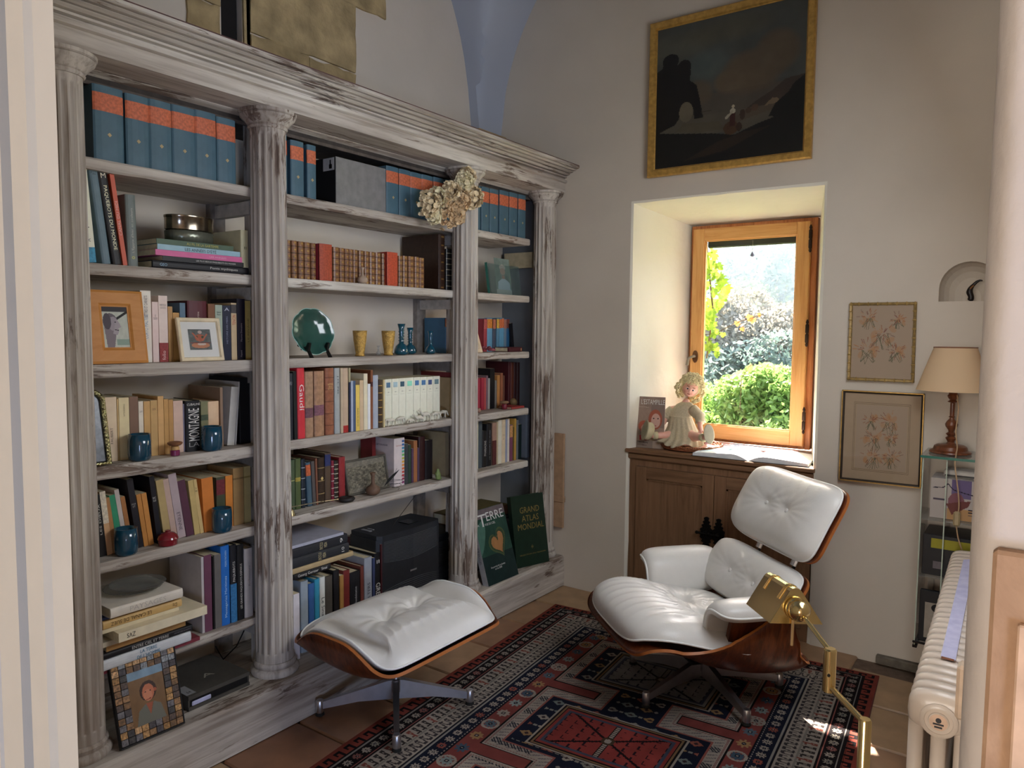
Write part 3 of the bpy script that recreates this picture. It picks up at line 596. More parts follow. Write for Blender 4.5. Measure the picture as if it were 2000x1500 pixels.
# vine hanging over the outside of the window, leaf by leaf, and an unseen leafy canopy added overhead to block the high sun
vine = thing('vine', 'yellow-green vine leaves hanging at the upper left of the pane', 'vine', (-1.78, 4.9, 2.4))
lobes = [(0, 0), (.30, -.12), (.62, .02), (.42, .22), (.72, .50), (.36, .52), (.30, .80), (0, 1.0), (-.30, .80), (-.36, .52), (-.72, .50), (-.42, .22), (-.62, .02), (-.30, -.12)]
lme = MB(); lme.add([(a, 0.12*abs(a), -b) for a, b in lobes]+[(0, 0, -.4)], [(i, (i+1) % 14, 14) for i in range(14)])
lmesh = lme.mesh('leaf'); lmesh.materials.append(leafmat('vine_leaf', '#5f8424', '#92a83c'))
lmesh2 = lmesh.copy(); lmesh2.materials.clear(); lmesh2.materials.append(leafmat('vine_leaf_turning', '#b0583a', '#c08044'))
rv = random.Random(8)
def vleaf(px, py, y, s, me=lmesh, par=vine):
    p = AY(px, py, y); o = link('leaf', me, None, par, Vector(p)-par.location, (rv.uniform(-.7, .7), rv.uniform(-.7, .7), rv.uniform(-1, 1))); o.scale = (s, s, s)
for k in range(62):
    yy_ = rv.uniform(478, 640); vleaf(rv.uniform(1372, 1396+22*math.exp(-((yy_-560)/40)**2)), yy_, rv.uniform(4.7, 5.1), rv.uniform(.035, .07))
for k in range(16): vleaf(rv.uniform(1378, 1402), rv.uniform(640, 690), 4.9, rv.uniform(.03, .05))
st = [AY(x, y, 4.9) for x, y in ((1376, 440), (1384, 520), (1392, 600), (1386, 660), (1380, 700))]
part('stem', MB().tube([Vector(p)-vine.location for p in st], .006, 6), bark, vine)
vs = thing('vine_shoot', 'thin vine shoot with a few orange leaves crossing the middle of the pane', 'vine', (-1.6, 5.0, 1.5))
sh = [AY(x, y, 5.0) for x, y in ((1372, 655), (1400, 650), (1430, 634), (1462, 622), (1492, 614))]; part('stem', MB().tube([Vector(p)-vs.location for p in sh], .0025, 5), bark, vs)
for x, y, s in ((1440, 628, .035), (1448, 640, .03), (1466, 616, .045), (1472, 622, .04), (1482, 612, .03), (1400, 642, .04), (1412, 650, .035)): vleaf(x, y, 5.0, s, lmesh2 if x > 1430 else lmesh, vs)
vs2 = thing('vine_shoot', 'short vine shoot with one orange leaf in the lower part of the pane', 'vine', (-1.5, 5.0, 1.1))
part('stem', MB().tube([Vector(AY(x, y, 5.0))-vs2.location for x, y in ((1445, 800), (1448, 740), (1462, 716), (1472, 710))], .0022, 5), bark, vs2); vleaf(1464, 716, 5.0, .04, lmesh2, vs2)
pg = thing('shade_canopy', 'vine-covered pergola outside above the window, seen only as shade', 'shade_canopy', (-1.6, 6.5, 2.65))
part('beam', MB().box((-4.5, -1.75, 0), (2.6, -1.67, .12)).box((-4.5, .4, 0), (-.8, .48, .12)).box((-4.5, 1.0, 0), (-.8, 1.08, .12)), bark, pg)
cs = []
for gx in np.arange(-4.4, 2.4, .24):
    for gy in np.arange(-1.95, 1.1, .24):
        x, y = gx+rv.uniform(-.08, .08), gy+rv.uniform(-.08, .08)       # canopy stands at y 6.5
        if not ((y < -1.45) or (x < -1.0)): continue
        if math.hypot(x+.21, y+1.14) < .2: continue  # opening shaped to let a sun patch reach the floor
        cs.append(((x, y, .15), .22))
o = link('foliage', leaf_cloud(cs, 170, .06, 77), leafmat('vine_leaf', '#5f8424', '#92a83c'), pg); o['kind'] = 'stuff'
# ================================================================ BOOKS
BG = 1.55     # paper and cloth colours were read in dim light; bring them back to their own lightness
def cm(hx, rough=.55, **k): return plain(hx, rough, g=k.pop('g', BG), **k)
gold = plain('#c8a050', .35, .8)
BAYN = {1: 'left', 2: 'middle', 3: 'right'}
ORD = ['first', 'second', 'third', 'fourth', 'fifth', 'sixth', 'seventh', 'eighth', 'ninth', 'tenth', 'eleventh', 'twelfth', 'thirteenth', 'fourteenth', 'fifteenth', 'sixteenth', 'seventeenth', 'eighteenth', 'nineteenth', 'twentieth', 'twenty-first', 'twenty-second', 'twenty-third', 'twenty-fourth', 'twenty-fifth', 'twenty-sixth', 'twenty-seventh', 'twenty-eighth', 'twenty-ninth', 'thirtieth', 'thirty-first', 'thirty-second']
LVL = {'A': 'top', 'B': 'second', 'C': 'third', 'D': 'fourth', 'E': 'fifth', 'F': 'sixth', 'P': 'bottom'}
SH['P'] = ZP
SPM = {'u': lambda y, z, x: Matrix(((0, 0, 1, x), (0, -1, 0, y), (1, 0, 0, z), (0, 0, 0, 1))), 'd': lambda y, z, x: Matrix(((0, 0, 1, x), (0, 1, 0, y), (-1, 0, 0, z), (0, 0, 0, 1))), 'h': lambda y, z, x: Matrix(((0, 0, 1, x), (1, 0, 0, y), (0, 1, 0, z), (0, 0, 0, 1)))}
def arcpts(t, b, n=7): return [(-b+b*math.sin(a), t*(.5-.5*math.cos(a))) for a in np.linspace(0, PI, n)] if b > 0 else [(0, 0), (0, t)]
def make_book(root, t, h, d, hx, st='soft', T=(), band=None, ribs=0, extra=()):
    bt = {'soft': .0008, 'hard': .003, 'leather': .003, 'blue': .003, 'box': .002}[st]; bt = min(bt, t*.2)
    b = {'soft': 0, 'hard': min(.005, t*.2), 'leather': min(.007, t*.3), 'blue': min(.006, t*.18), 'box': 0}[st]
    sp = b+bt+.001; sq = 0 if st == 'soft' else .003
    ar = arcpts(t, b)
    if st == 'box': part('box_body', MB().box((-d, 0, 0), (0, t, h), .0015), cm(hx), root)
    else:
        out = [(-d, 0)]+ar+[(-d, t), (-d, t-bt), (-sp, t-bt), (-sp, bt), (-d, bt)]
        part('cover', MB().prism(out, 0, h, 'z'), cm(hx, .35 if st == 'leather' else .5, var=.22 if st == 'leather' else .08, scale=60 if st == 'leather' else 25), root)
        part('pages', MB().box((-d+sq, bt, sq), (-sp-.0005, t-bt, h-sq)), pagem, root)
    if band:
        z0, z1, bh = band; o = [(x+.0005, y) for x, y in arcpts(t, b)]; o = o+[(-.004-b, t), (-.004-b, 0)]
        part('spine_label', MB().prism([(x, min(max(y, -.0004), t+.0004)) for x, y in o], h*z0, h*z1, 'z'), cm(bh, var=.25, scale=120), root)
    if ribs:
        mb = MB()
        for k in range(ribs):
            z = h*(k+.8)/(ribs+.6); mb.prism([(x+.0016, y) for x, y in ar]+[(-b-.002, t), (-b-.002, 0)], z-.0016, z+.0016, 'z')
        part('spine_bands', mb, cm(extra[0] if extra else hx, .4), root)['kind'] = 'stuff'
        mb = MB()
        for k in range(ribs+1):
            z = h*(k+.3)/(ribs+.6)
            if len(extra) > 1 and t > .008: mb.box((-.0005, t*.3, z-.0035), (.0007, t*.7, z+.0035))
        if mb.v: part('gilt_tooling', mb, plain(extra[1], .4, .5), root)['kind'] = 'stuff'
    for body, zf, lf, wf, dr, tc in T:
        letter(body, *( (h*lf, t*wf) if dr in 'ud' else (t*wf, h*lf)), SPM[dr](t/2, h*zf, .0009), cm(tc, .5, var=0, g=1.2), root)
CNT = {}
def book(sh, bay, xs, y0, y1, h, hx, desc, label=None, group=None, tl=0, z=None, d=.17, cat='book', flat=False, yaw=0, name='book', **k):
    t = y1-y0; zz_ = SH[sh]+.0006 if z is None else z
    key = (sh, bay); CNT[key] = CNT.get(key, 0)+1
    if label is None: label = f"{desc}, {ORD[min(31, CNT[key]-1)]} from left, {LVL[sh]} shelf, {BAYN[bay]} bay"
    a = math.radians(tl); loc = (xs, y0, zz_) if tl >= 0 else (xs, y0+t-t*math.cos(a), zz_+t*math.sin(-a))
    root = thing(name, label, cat, loc, group=group, rot=(a, 0, 0))
    make_book(root, t, h, d, hx, **k); return root
def row(sh, bay, xs, items, ym=None, group=None):
    for it in items:
        xl, xr, yt, hx, desc = it[:5]; o = dict(it[5]) if len(it) > 5 else {}
        x = o.pop('x', xs); ymid = o.pop('ym', ym)
        if 'tx' in o:      # leaning: xl,xr are taken at the base row yb, tx is the top-left pixel column
            yb = o.pop('yb'); txp = o.pop('tx'); p0, p1, pt = AX(xl, yb, x), AX(xr, yb, x), AX(txp, yt, x)
            tl = math.degrees(math.atan2(p0[1]-pt[1], pt[2]-SH[sh])); h = math.hypot(p0[1]-pt[1], pt[2]-SH[sh]); t = (p1[1]-p0[1])*math.cos(math.radians(tl))
            book(sh, bay, x, p0[1], p0[1]+t-.0008, h, hx, desc, tl=tl, group=group, **o)
        else:
            if ymid is None: ymid = (yt+AXY(sh, xl))/2
            y0, y1 = AX(xl, ymid, x)[1], AX(xr, ymid, x)[1]; h = AX((xl+xr)/2, yt, x)[2]-SH[sh]
            book(sh, bay, x, y0+.0003, y1-.0005, h, hx, desc, group=group, **o)
def AXY(sh, px):
    """pixel row of a shelf surface under a pixel column"""
    d = SH[sh]-CAMZ; y = 700.0
    for _ in range(4): p = AX(px, y, -2.43); y += (p[2]-SH[sh])*F/2.9
    return y
BL = dict(st='blue', band=(.66, .90, '#a5573a'), d=.19)
def bl(xl, xr, yt, **k):
    o = dict(BL); o.update(k); return (xl, xr, yt, '#3b545f', 'blue cloth volume with orange spine label', o)
GB = 'matching blue volumes with orange labels'
row('A', 1, -2.425, [bl(183, 243, 170), bl(247, 293, 187), bl(293, 337, 198), bl(337.5, 383, 209), bl(383, 424, 219), bl(425, 462, 232)], group=GB)
row('A', 2, -2.425, [bl(548, 562.5, 262), bl(569, 595, 276), bl(601, 619, 284)], group=GB)
CNT['A', 2] = 4
row('A', 2, -2.425, [bl(756, 780, 326), bl(781, 803, 332), bl(803, 825, 338), bl(825, 847, 343), bl(848, 870, 348), bl(871, 893, 353)], group=GB)
row('A', 3, -2.425, [bl(924, 940, 362), bl(942, 957, 366), bl(958, 974.6, 370), bl(977, 995, 373), bl(996, 1012, 377), bl(1013.6, 1028, 381)], group=GB)
for o in [o for o in bpy.data.objects if o.name.startswith('book') and o.get('group') == GB]:
    part('gilt_ornament', MB().add([(.0012, .5*0, 0)], []), gold, o) if False else None
# small gilt ornament on each blue spine
def ornament(root, t, h, z=.36):
    s = min(.007, t*.22); part('spine_ornament', MB().prism([(t/2-s, h*z), (t/2, h*z-s), (t/2+s, h*z), (t/2, h*z+s)], .0002, .0011, 'x'), plain('#b9a578', .5), root)
for o in [o for o in COL.objects if o.get('group') == GB]:
    c = [q for q in o.children if q.name.startswith('cover')][0]; ys = [v.co.y for v in c.data.vertices]; zs = [v.co.z for v in c.data.vertices]; ornament(o, max(ys), max(zs))
# grey archive box on the top shelf of the middle bay
p0, p1 = AX(655, 350, -2.425), AX(754, 370, -2.425); hz = AX(655, 305, -2.425)[2]-SH['A']
gb = thing('archive_box', 'wide grey archive box with black end on the top shelf, middle bay', 'box', (-2.425, p0[1], SH['A']+.0006))
w_ = p1[1]-p0[1]; part('box_body', MB().box((-.19, .003, 0), (0, w_, hz), .002), cm('#6d6b69', g=1.4), gb)
part('box_end', MB().box((-.188, 0, .002), (-.001, .0029, hz-.002)), plain('#0b0b0b', .9), gb)
ed = part('paper_label', MB().box((-.075, -.0006, hz-.055), (-.006, 0, hz-.004)), plain('#b9b7b5', .7), gb)
part('printed_mark', MB().box((-.034, -.0009, hz-.048), (-.026, -.0006, hz-.012)).box((-.038, -.0009, hz-.048), (-.020, -.0006, hz-.030)), plain('#222222', .7), gb)

W_, K_, G_ = '#d8d2c6', '#1b191a', '#b89a4a'
# ---- second shelf, left bay
row('B', 1, -2.42, [
 (160, 188.5, 322, '#cfc3ae', 'cream art volume with blue foot', dict(tx=140, yb=503, st='soft', T=[('Flowers in Art', .5, .42, .5, 'd', '#333333'), ('Yard', .2, .1, .5, 'd', '#333333')], band=(0, .16, '#2f7590'))),
 (200, 218, 321, '#54666e', 'grey-blue glossy book', dict(tx=172, yb=506, st='hard', T=[('les\ngrandes\nvilles', .93, .06, .7, 'h', '#22282c')], d=.2)),
 (221, 240, 325, '#1a1716', 'black book titled in cream', dict(tx=188.5, yb=507, st='hard', T=[('PAQUEBOTS DU MONDE', .48, .66, .42, 'd', '#e4d8b4'), ('M', .91, .05, .5, 'h', '#cfc6b0')], d=.2)),
 (240.5, 249.5, 333, '#a9482c', 'slim orange-red book', dict(tx=213, yb=509, st='soft', T=[('CANAL DU MIDI', .5, .36, .62, 'u', '#d9a69a')])),
 (251, 271.5, 379, '#5a605c', 'grey book with white title', dict(tx=244.5, yb=511, st='hard', T=[("L'Égypte d'hier en couleurs", .5, .62, .32, 'u', '#b8b8a8'), ('o', .12, .04, .3, 'h', '#c4c060')], d=.19))])
# the pile lying on it
def pile(sh, bay, xs, items, group=None, z0=None):
    """flat books from the bottom up: (px left, px right, thickness m, colour, desc, opts)"""
    z = (SH[sh]+.0006) if z0 is None else z0; n = len(items)
    for i, (xl, xr, t, hx, desc, o) in enumerate(items):
        o = dict(o); x = o.pop('x', xs); py = AXY(sh, (xl+xr)/2)-(z-SH[sh])*500; ya, yb_ = AX(xl, py, x)[1], AX(xr, py, x)[1]; yaw = o.pop('yaw', 0)
        pos = 'lowest' if i == 0 else 'topmost' if i == n-1 else f"{ORD[i]} upwards"
        lb = o.pop('label', f"{desc}, {pos} in the flat pile, {LVL[sh]} shelf, {BAYN[bay]} bay")
        root = thing('book', lb, 'book', (x, yb_, z), group=group, rot=(PI/2, 0, yaw)); make_book(root, t, yb_-ya, o.pop('d', .21), hx, **o); z += t+.0006
    return z
zt = pile('B', 1, -2.415, [
 (299, 486, .026, '#1c1b1d', 'black book', dict(st='hard', T=[('Ponts mythiques', .28, .3, .4, 'd', '#b9b4ac'), ('GEO', .9, .07, .36, 'd', '#7fa0b8')])),
 (318, 476, .016, '#141112', 'thin black book', dict(st='soft', T=[('LES PLUS BEAUX PAQUEBOTS DU MONDE', .36, .5, .36, 'd', '#c8c4bc')])),
 (304, 473, .019, '#b0537c', 'pink book', dict(st='soft', d=.2, T=[('LES ANNEES', .3, .2, .3, 'd', '#d8a0bc')])),
 (308, 469, .018, '#7f9ba4', 'pale blue book', dict(st='soft', T=[("LES ANNÉES D'ÉTÉ", .5, .38, .7, 'd', '#20262a')])),
 (306, 456, .017, '#3d4f3b', 'dark green book', dict(st='soft', T=[('AU FIL DE LA GARTEMPE', .42, .42, .5, 'd', '#a7a04c')]))])
row('B', 1, -2.42, [(471.5, 486.5, 450, '#a9a283', 'thick black-sided volume with cream spine', dict(st='hard', d=.24, T=[('II', .6, .06, .3, 'h', '#5b5a40')]))])
# oval tin on ribbed glass dish
tp = AX(370, 470, -2.50); mt = thing('oval_tin', 'oval metal tin on a ribbed dish, standing on the pile of flat books', 'tin', (-2.50, tp[1], zt+.0005))
part('dish', MB().lathe([(.070, 0), (.085, .004), (.087, .040), (.082, .043)], n=72, rf=lambda a, z: 1+.022*math.cos(36*a)*(z > .002), sx=.62), plain('#77796a', .25, .5), mt, 'full')
part('tin_body', MB().lathe([(.080, .0435), (.088, .046), (.088, .086), (.090, .088), (.090, .094), (.084, .096)], n=48, sx=.62), plain('#8c8273', .16, 1, var=.5, scale=22), mt, True)

# ---- third shelf, left bay
row('C', 1, -2.445, [
 (275, 296, 568, '#c9bcae', 'tall white paperback', dict(T=[('CORTO MALTESE', .5, .34, .35, 'u', '#7f8da0'), ('LETTRES ET CARNETS', .78, .3, .3, 'u', '#5a5250')])),
 (298, 310, 590, '#c9aea6', 'narrow pinkish paperback', dict(T=[('LE\nCLÉZIO', .75, .08, .7, 'h', '#6b4a44')])),
 (310.5, 328, 578, '#c4b1a6', 'white paperback with red foot', dict(band=(0, .29, '#7c2c2a'), T=[('NIKOLAI\nGOGOL', .84, .07, .7, 'h', '#8a7f78'), ('folio', .1, .14, .4, 'u', '#d8b0a8')])),
 (329, 338, 599, '#9a7444', 'tan paperback', {}), (338.5, 351, 611, '#a27840', 'short tan paperback', {}),
 (352, 363, 592, '#4a6070', 'blue-grey book', dict(band=(.6, .7, '#8fa3ab'))),
 (368, 406, 588, '#4a1b20', 'very thick maroon book', dict(st='hard', T=[('Lamartine', .72, .2, .12, 'u', '#c8b0a4')])),
 (407, 420.5, 594, '#6a4226', 'brown book', {}), (421, 435, 596, '#8a9484', 'grey-green book', dict(T=[('Hervé\nBazin', .85, .07, .6, 'h', '#4a5148')])),
 (435.5, 451.5, 597, '#15182a', 'dark navy book', dict(T=[('HISTOIRE DES MERS', .55, .5, .2, 'u', '#7d7f94'), ('A', .93, .06, .6, 'h', '#a9a9b8')])),
 (451.8, 462.6, 592, '#a99372', 'sand-coloured book with black stripes', dict(band=(.82, .97, '#3a3433'), T=[('TENCIN', .7, .18, .6, 'u', '#a8482f')])),
 (463.2, 479, 584, '#140f1d', 'black book', dict(T=[('Maurice Denuzière', .45, .3, .2, 'u', '#9b8f96'), ('Fayard', .1, .1, .24, 'u', '#9b8f96')])),
 (479.4, 490, 588, '#94804a', 'olive-tan book', dict(T=[('LE RIVAGE', .5, .4, .3, 'u', '#5f4f2c')]))])
# ---- fourth shelf, left bay
X4 = -2.475
row('D', 1, X4, [
 (207, 229, 776, '#c8b094', 'cream paperback', dict(T=[('FAUBERT', .4, .25, .22, 'u', '#5b4a44')])), (229.5, 233, 780, '#a98d5e', 'thin tan pamphlet', {}),
 (233.3, 253.5, 777, '#c9b48c', 'cream paperback with a red stamp', dict(T=[('GASTON BONNEVILLE', .8, .2, .14, 'u', '#6b5a3c')])), (254, 271, 775, '#6e5342', 'brown book', {}),
 (271.6, 281, 784, '#c6baa8', 'white paperback', dict(T=[('LOTI\n-', .8, .06, .6, 'h', '#5a5250')])), (282, 294.5, 784, '#b08a56', 'tan paperback', {}), (295, 308.5, 782, '#ac8a58', 'tan paperback', dict(T=[('GIDE', .84, .04, .5, 'h', '#6b4f2c')])),
 (309, 320.5, 774, '#b8905c', 'taller tan paperback', {}), (321, 330, 780, '#a9814c', 'tan paperback', {}), (330.3, 339, 781, '#a27a48', 'tan paperback', {}), (339.3, 358, 783, '#b89c8c', 'pinkish-white book', {}),
 (358.5, 364.8, 789, '#8e8ba0', 'thin lilac-grey book', {}),
 (365, 392.2, 783, '#121214', 'thick black book titled in huge white capitals', dict(st='hard', x=-2.46, T=[('MONTAGNE', .53, .64, .78, 'u', '#cfcac4'), ('LA', .14, .09, .75, 'h', '#8f8c8a'), ('CUBALINE', .93, .045, .95, 'h', '#cfcac4')])),
 (393, 407, 784, '#6c6a4c', 'grey-green book', dict(band=(.6, .72, '#3d4634'))), (407.5, 429.5, 784, '#c9a584', 'thick cream book with an orange edge', dict(st='hard')),
 (430.5, 436, 757, '#7c6450', 'thin tall brown magazine', dict(d=.21)),
 (444, 458, 757, '#a9a59e', 'white ring folder leaning right', dict(tx=452, yb=873, d=.2)), (459, 462, 746, '#a19f9b', 'thin grey folder leaning right', dict(tx=466, yb=872, d=.22)),
 (468, 489, 738, '#0c0b0d', 'black slip-case', dict(st='box', d=.2))])
# ---- fifth shelf, left bay (leaning left)
X5 = -2.465
row('E', 1, X5, [
 (182, 194, 972, '#3a3d3c', 'dark grey book', dict(tx=176, yb=1090)), (195, 209, 968, '#161312', 'black book with white lettering', dict(tx=183.5, yb=1086, T=[('LES DIEUX', .6, .5, .3, 'u', '#b8b4ac')])),
 (210, 221.5, 962, '#b08a64', 'white and orange book', dict(tx=194, yb=1084, band=(.5, 1, '#b8ac98'))), (222, 231, 974, '#94683f', 'tan paperback', dict(tx=205, yb=1082)), (231.5, 243, 969, '#2c7a58', 'green paperback', dict(tx=213, yb=1080)),
 (243.5, 252.5, 958, '#a59a92', 'white paperback', dict(tx=223, yb=1078)), (253, 262, 972, '#8a5c34', 'brown-orange paperback', dict(tx=235, yb=1076)),
 (269, 281.5, 938, '#18151a', 'large black book', dict(tx=247, yb=1072, d=.21, T=[('FOI\nET', .62, .06, .6, 'h', '#a8a4a0')])), (282, 291, 967, '#a06c34', 'orange-tan paperback', dict(tx=266, yb=1069)), (291.5, 301.5, 965, '#a87238', 'orange-tan paperback', dict(tx=276, yb=1067)),
 (308, 318, 932, '#121016', 'large black book', dict(tx=291, yb=1064, d=.21, T=[('BAC\nSUD', .66, .07, .6, 'h', '#c8c4bc')])), (322, 336.5, 940, '#99855a', 'olive-cream book', dict(tx=304, yb=1059)), (337, 348, 938, '#a48c80', 'pale pink-grey book', dict(tx=318, yb=1056)),
 (348.5, 364, 928, '#98898a', 'pale grey book', dict(tx=328, yb=1053, T=[('ETIENNE', .26, .28, .4, 'd', '#4d464c')])), (365, 380, 941, '#4a2a38', 'maroon book', dict(tx=346, yb=1050)), (380.5, 391.5, 940, '#a8925e', 'cream paperback', dict(tx=367, yb=1047)),
 (392, 399, 938, '#b49a66', 'cream paperback with title at top', dict(tx=377, yb=1045, T=[('La\nmer', .82, .09, .6, 'h', '#4d4230')])), (400, 422, 936, '#b4692c', 'wide orange book', dict(tx=393, yb=1042)),
 (423, 440, 932, '#3c3f2c', 'dark green book with maroon label', dict(band=(.66, .95, '#5e2428'))), (441, 455, 929, '#b8702e', 'orange book', {}), (456, 476, 914, '#8d7048', 'thick tan book', dict(band=(.8, .83, '#6b5434'))), (477, 490, 911, '#908258', 'olive-cream book', dict(band=(.8, .83, '#6b5f34')))])
# ---- sixth shelf, left bay
XF = -2.425
row('F', 1, XF, [
 (394, 399, 1088, '#a19b9a', 'white picture book showing its cover', dict(d=.21)), (399.4, 414, 1084, '#5a3446', 'purple-brown book', dict(d=.20)), (416, 419, 1086, '#131112', 'thin black book', dict(d=.2)), (419.5, 432.5, 1083, '#595552', 'dark grey book', dict(d=.2)),
 (432.8, 450, 1066, '#1d5aa0', 'bright blue book with pale title', dict(st='hard', d=.22, T=[('Messageries Maritimes', .36, .52, .34, 'u', '#a9c8e0'), ('PIERRE PATARIN', .84, .2, .2, 'u', '#a9c8e0')])),
 (451, 464, 1065, '#16161a', 'black book with blue foot', dict(st='hard', d=.22, band=(0, .5, '#2c6088'), T=[('PAQUEBOTS', .66, .26, .4, 'u', '#c9c5be')])),
 (464.5, 478, 1064, '#101011', 'black book with long white title', dict(st='hard', d=.22, T=[('LES GRANDS PAQUEBOTS DISPARUS', .45, .6, .34, 'u', '#b9b5ae')])),
 (478.5, 495, 1071, '#97918e', 'pale grey book', dict(st='hard', d=.2, T=[('Architecture', .6, .3, .3, 'u', '#7d7877')]))])
XS = -2.365
ztop = pile('F', 1, XS, [
 (176, 391, .014, '#6a2c34', 'thin red book', dict(d=.24, x=-2.38)), (198, 374, .034, '#b0b2b4', 'thick silver-white book', dict(st='hard', d=.24, T=[("LA TERRE\nDE L'HOMME", .5, .26, .86, 'd', '#256a88')])),
 (195, 377, .020, '#161517', 'black book', dict(st='hard', d=.24, x=-2.37, T=[('ENTRE CIEL ET TERRE', .48, .4, .5, 'd', '#b9b6b0'), ('UNE HISTOIRE DU PAYSAGE', .12, .2, .25, 'd', '#77747a')])),
 (207, 363, .018, '#a07a4a', 'tan cloth book', dict(d=.2, x=-2.38)), (186, 250, .016, '#a59c88', 'small cream book', dict(d=.18, x=-2.375)),
 (231, 405, .030, '#bdb298', 'large cream book sticking out', dict(d=.26, x=-2.335, T=[('ZVS', .87, .09, .5, 'u', '#2b2826')])), (196, 350, .012, '#b5a98c', 'thin cream booklet', dict(d=.24, x=-2.37)),
 (201, 356, .026, '#ab8c58', 'tan book with upside-down title', dict(st='hard', d=.22, T=[('LE CANAL DE SUEZ', .66, .5, .46, 'u', '#4d3c26'), ('Dz', .1, .06, .5, 'u', '#6b5434')])),
 (190, 330, .008, '#26304e', 'thin dark blue booklet', dict(d=.22, x=-2.38)),
 (216, 358, .032, '#b9b1a4', 'white book carrying the glass plates', dict(st='hard', d=.24, x=-2.35, T=[('PAYSAGES', .50, .5, .5, 'd', '#b3aba0')]))])
# ---- second shelf, middle bay: leather volumes
lv = [(561, 569), (571, 582), (584, 595), (596, 607.5), (609, 618.6), (620, 626)]; lv2 = [(652, 664), (664.5, 674), (674.6, 682.7), (683, 690.3), (691, 700.5), (702, 712), (713, 722), (723, 734), (734.6, 745.5), (747, 756)]
yt = lambda x: 469+(x-561)*.132
LO_ = dict(st='leather', ribs=5, extra=('#3c2413', '#b08a52'), d=.13)
row('B', 2, -2.44, [(a, b, yt(a), '#6e4a30', 'old brown leather volume with gilt bands', LO_) for a, b in lv], group='old brown leather volumes')
row('B', 2, -2.42, [(625, 650, 477, '#7c2430', 'volume turned fore-edge out with red marbled pages', dict(st='hard', d=.12, band=(0.01, .99, '#8a3a24')))])
row('B', 2, -2.44, [(a, b, yt(a)+2, '#6e4a30', 'old brown leather volume with gilt bands', LO_) for a, b in lv2], group='old brown leather volumes')
row('B', 2, -2.42, [(757, 778, 493, '#8a2c22', 'second volume turned fore-edge out with red marbled pages', dict(st='hard', d=.12, band=(0.01, .99, '#9a3a22')))])
row('B', 2, -2.44, [(a, b, t_, '#6e4a30', 'old brown leather volume with gilt bands', LO_) for a, b, t_ in ((779.5, 787, 500), (788, 797, 500), (799, 810, 501), (811, 819.7, 502), (820, 830, 504))], group='old brown leather volumes')
row('B', 2, -2.43, [(858, 870.5, 458, '#2a1a12', 'tall dark leather folio with ribbed spine', dict(st='leather', ribs=6, extra=('#1c110a', '#8a6a3c'), d=.25)), (873, 890, 487, '#12100f', 'black ribbed leather volume beside the folio', dict(st='leather', ribs=7, extra=('#6b6250',), d=.2))])
# ---- third shelf
row('C', 2, -2.50, [(871.5, 880.8, 621, '#32566e', 'blue volume with orange label', dict(st='blue', band=(.74, .98, '#a9623c'), d=.15)), (881.2, 889.5, 621, '#32566e', 'blue volume with orange label', dict(st='blue', band=(.74, .98, '#a9623c'), d=.15))])
bc = [('#8a3238', '#9c4a44'), ('#5a86a0', '#b4702c'), ('#3e4450', '#9c5a40'), ('#4c7488', '#b48c38'), ('#50809a', '#b05c34'), ('#50809a', '#b05c34'), ('#586a7a', '#8a5a4c'), ('#1c4a6c', '#5c2c24')]
row('C', 3, -2.53, [(a, b, t_, h1, 'small blue book with orange top' if i else 'small book with red top', dict(st='blue', band=(.70, .98, h2), d=.13)) for i, ((a, b, t_), (h1, h2)) in enumerate(zip([(946, 952.5, 623), (953, 963, 622), (964, 969.5, 623), (971, 976, 622), (976.3, 980.3, 622), (980.6, 985, 621), (985.3, 990, 623), (990.3, 996, 622)], bc))])
row('C', 3, -2.52, [(1000, 1005, 632, '#0e0d12', 'thin black book leaning left', dict(tx=996, yb=675))])
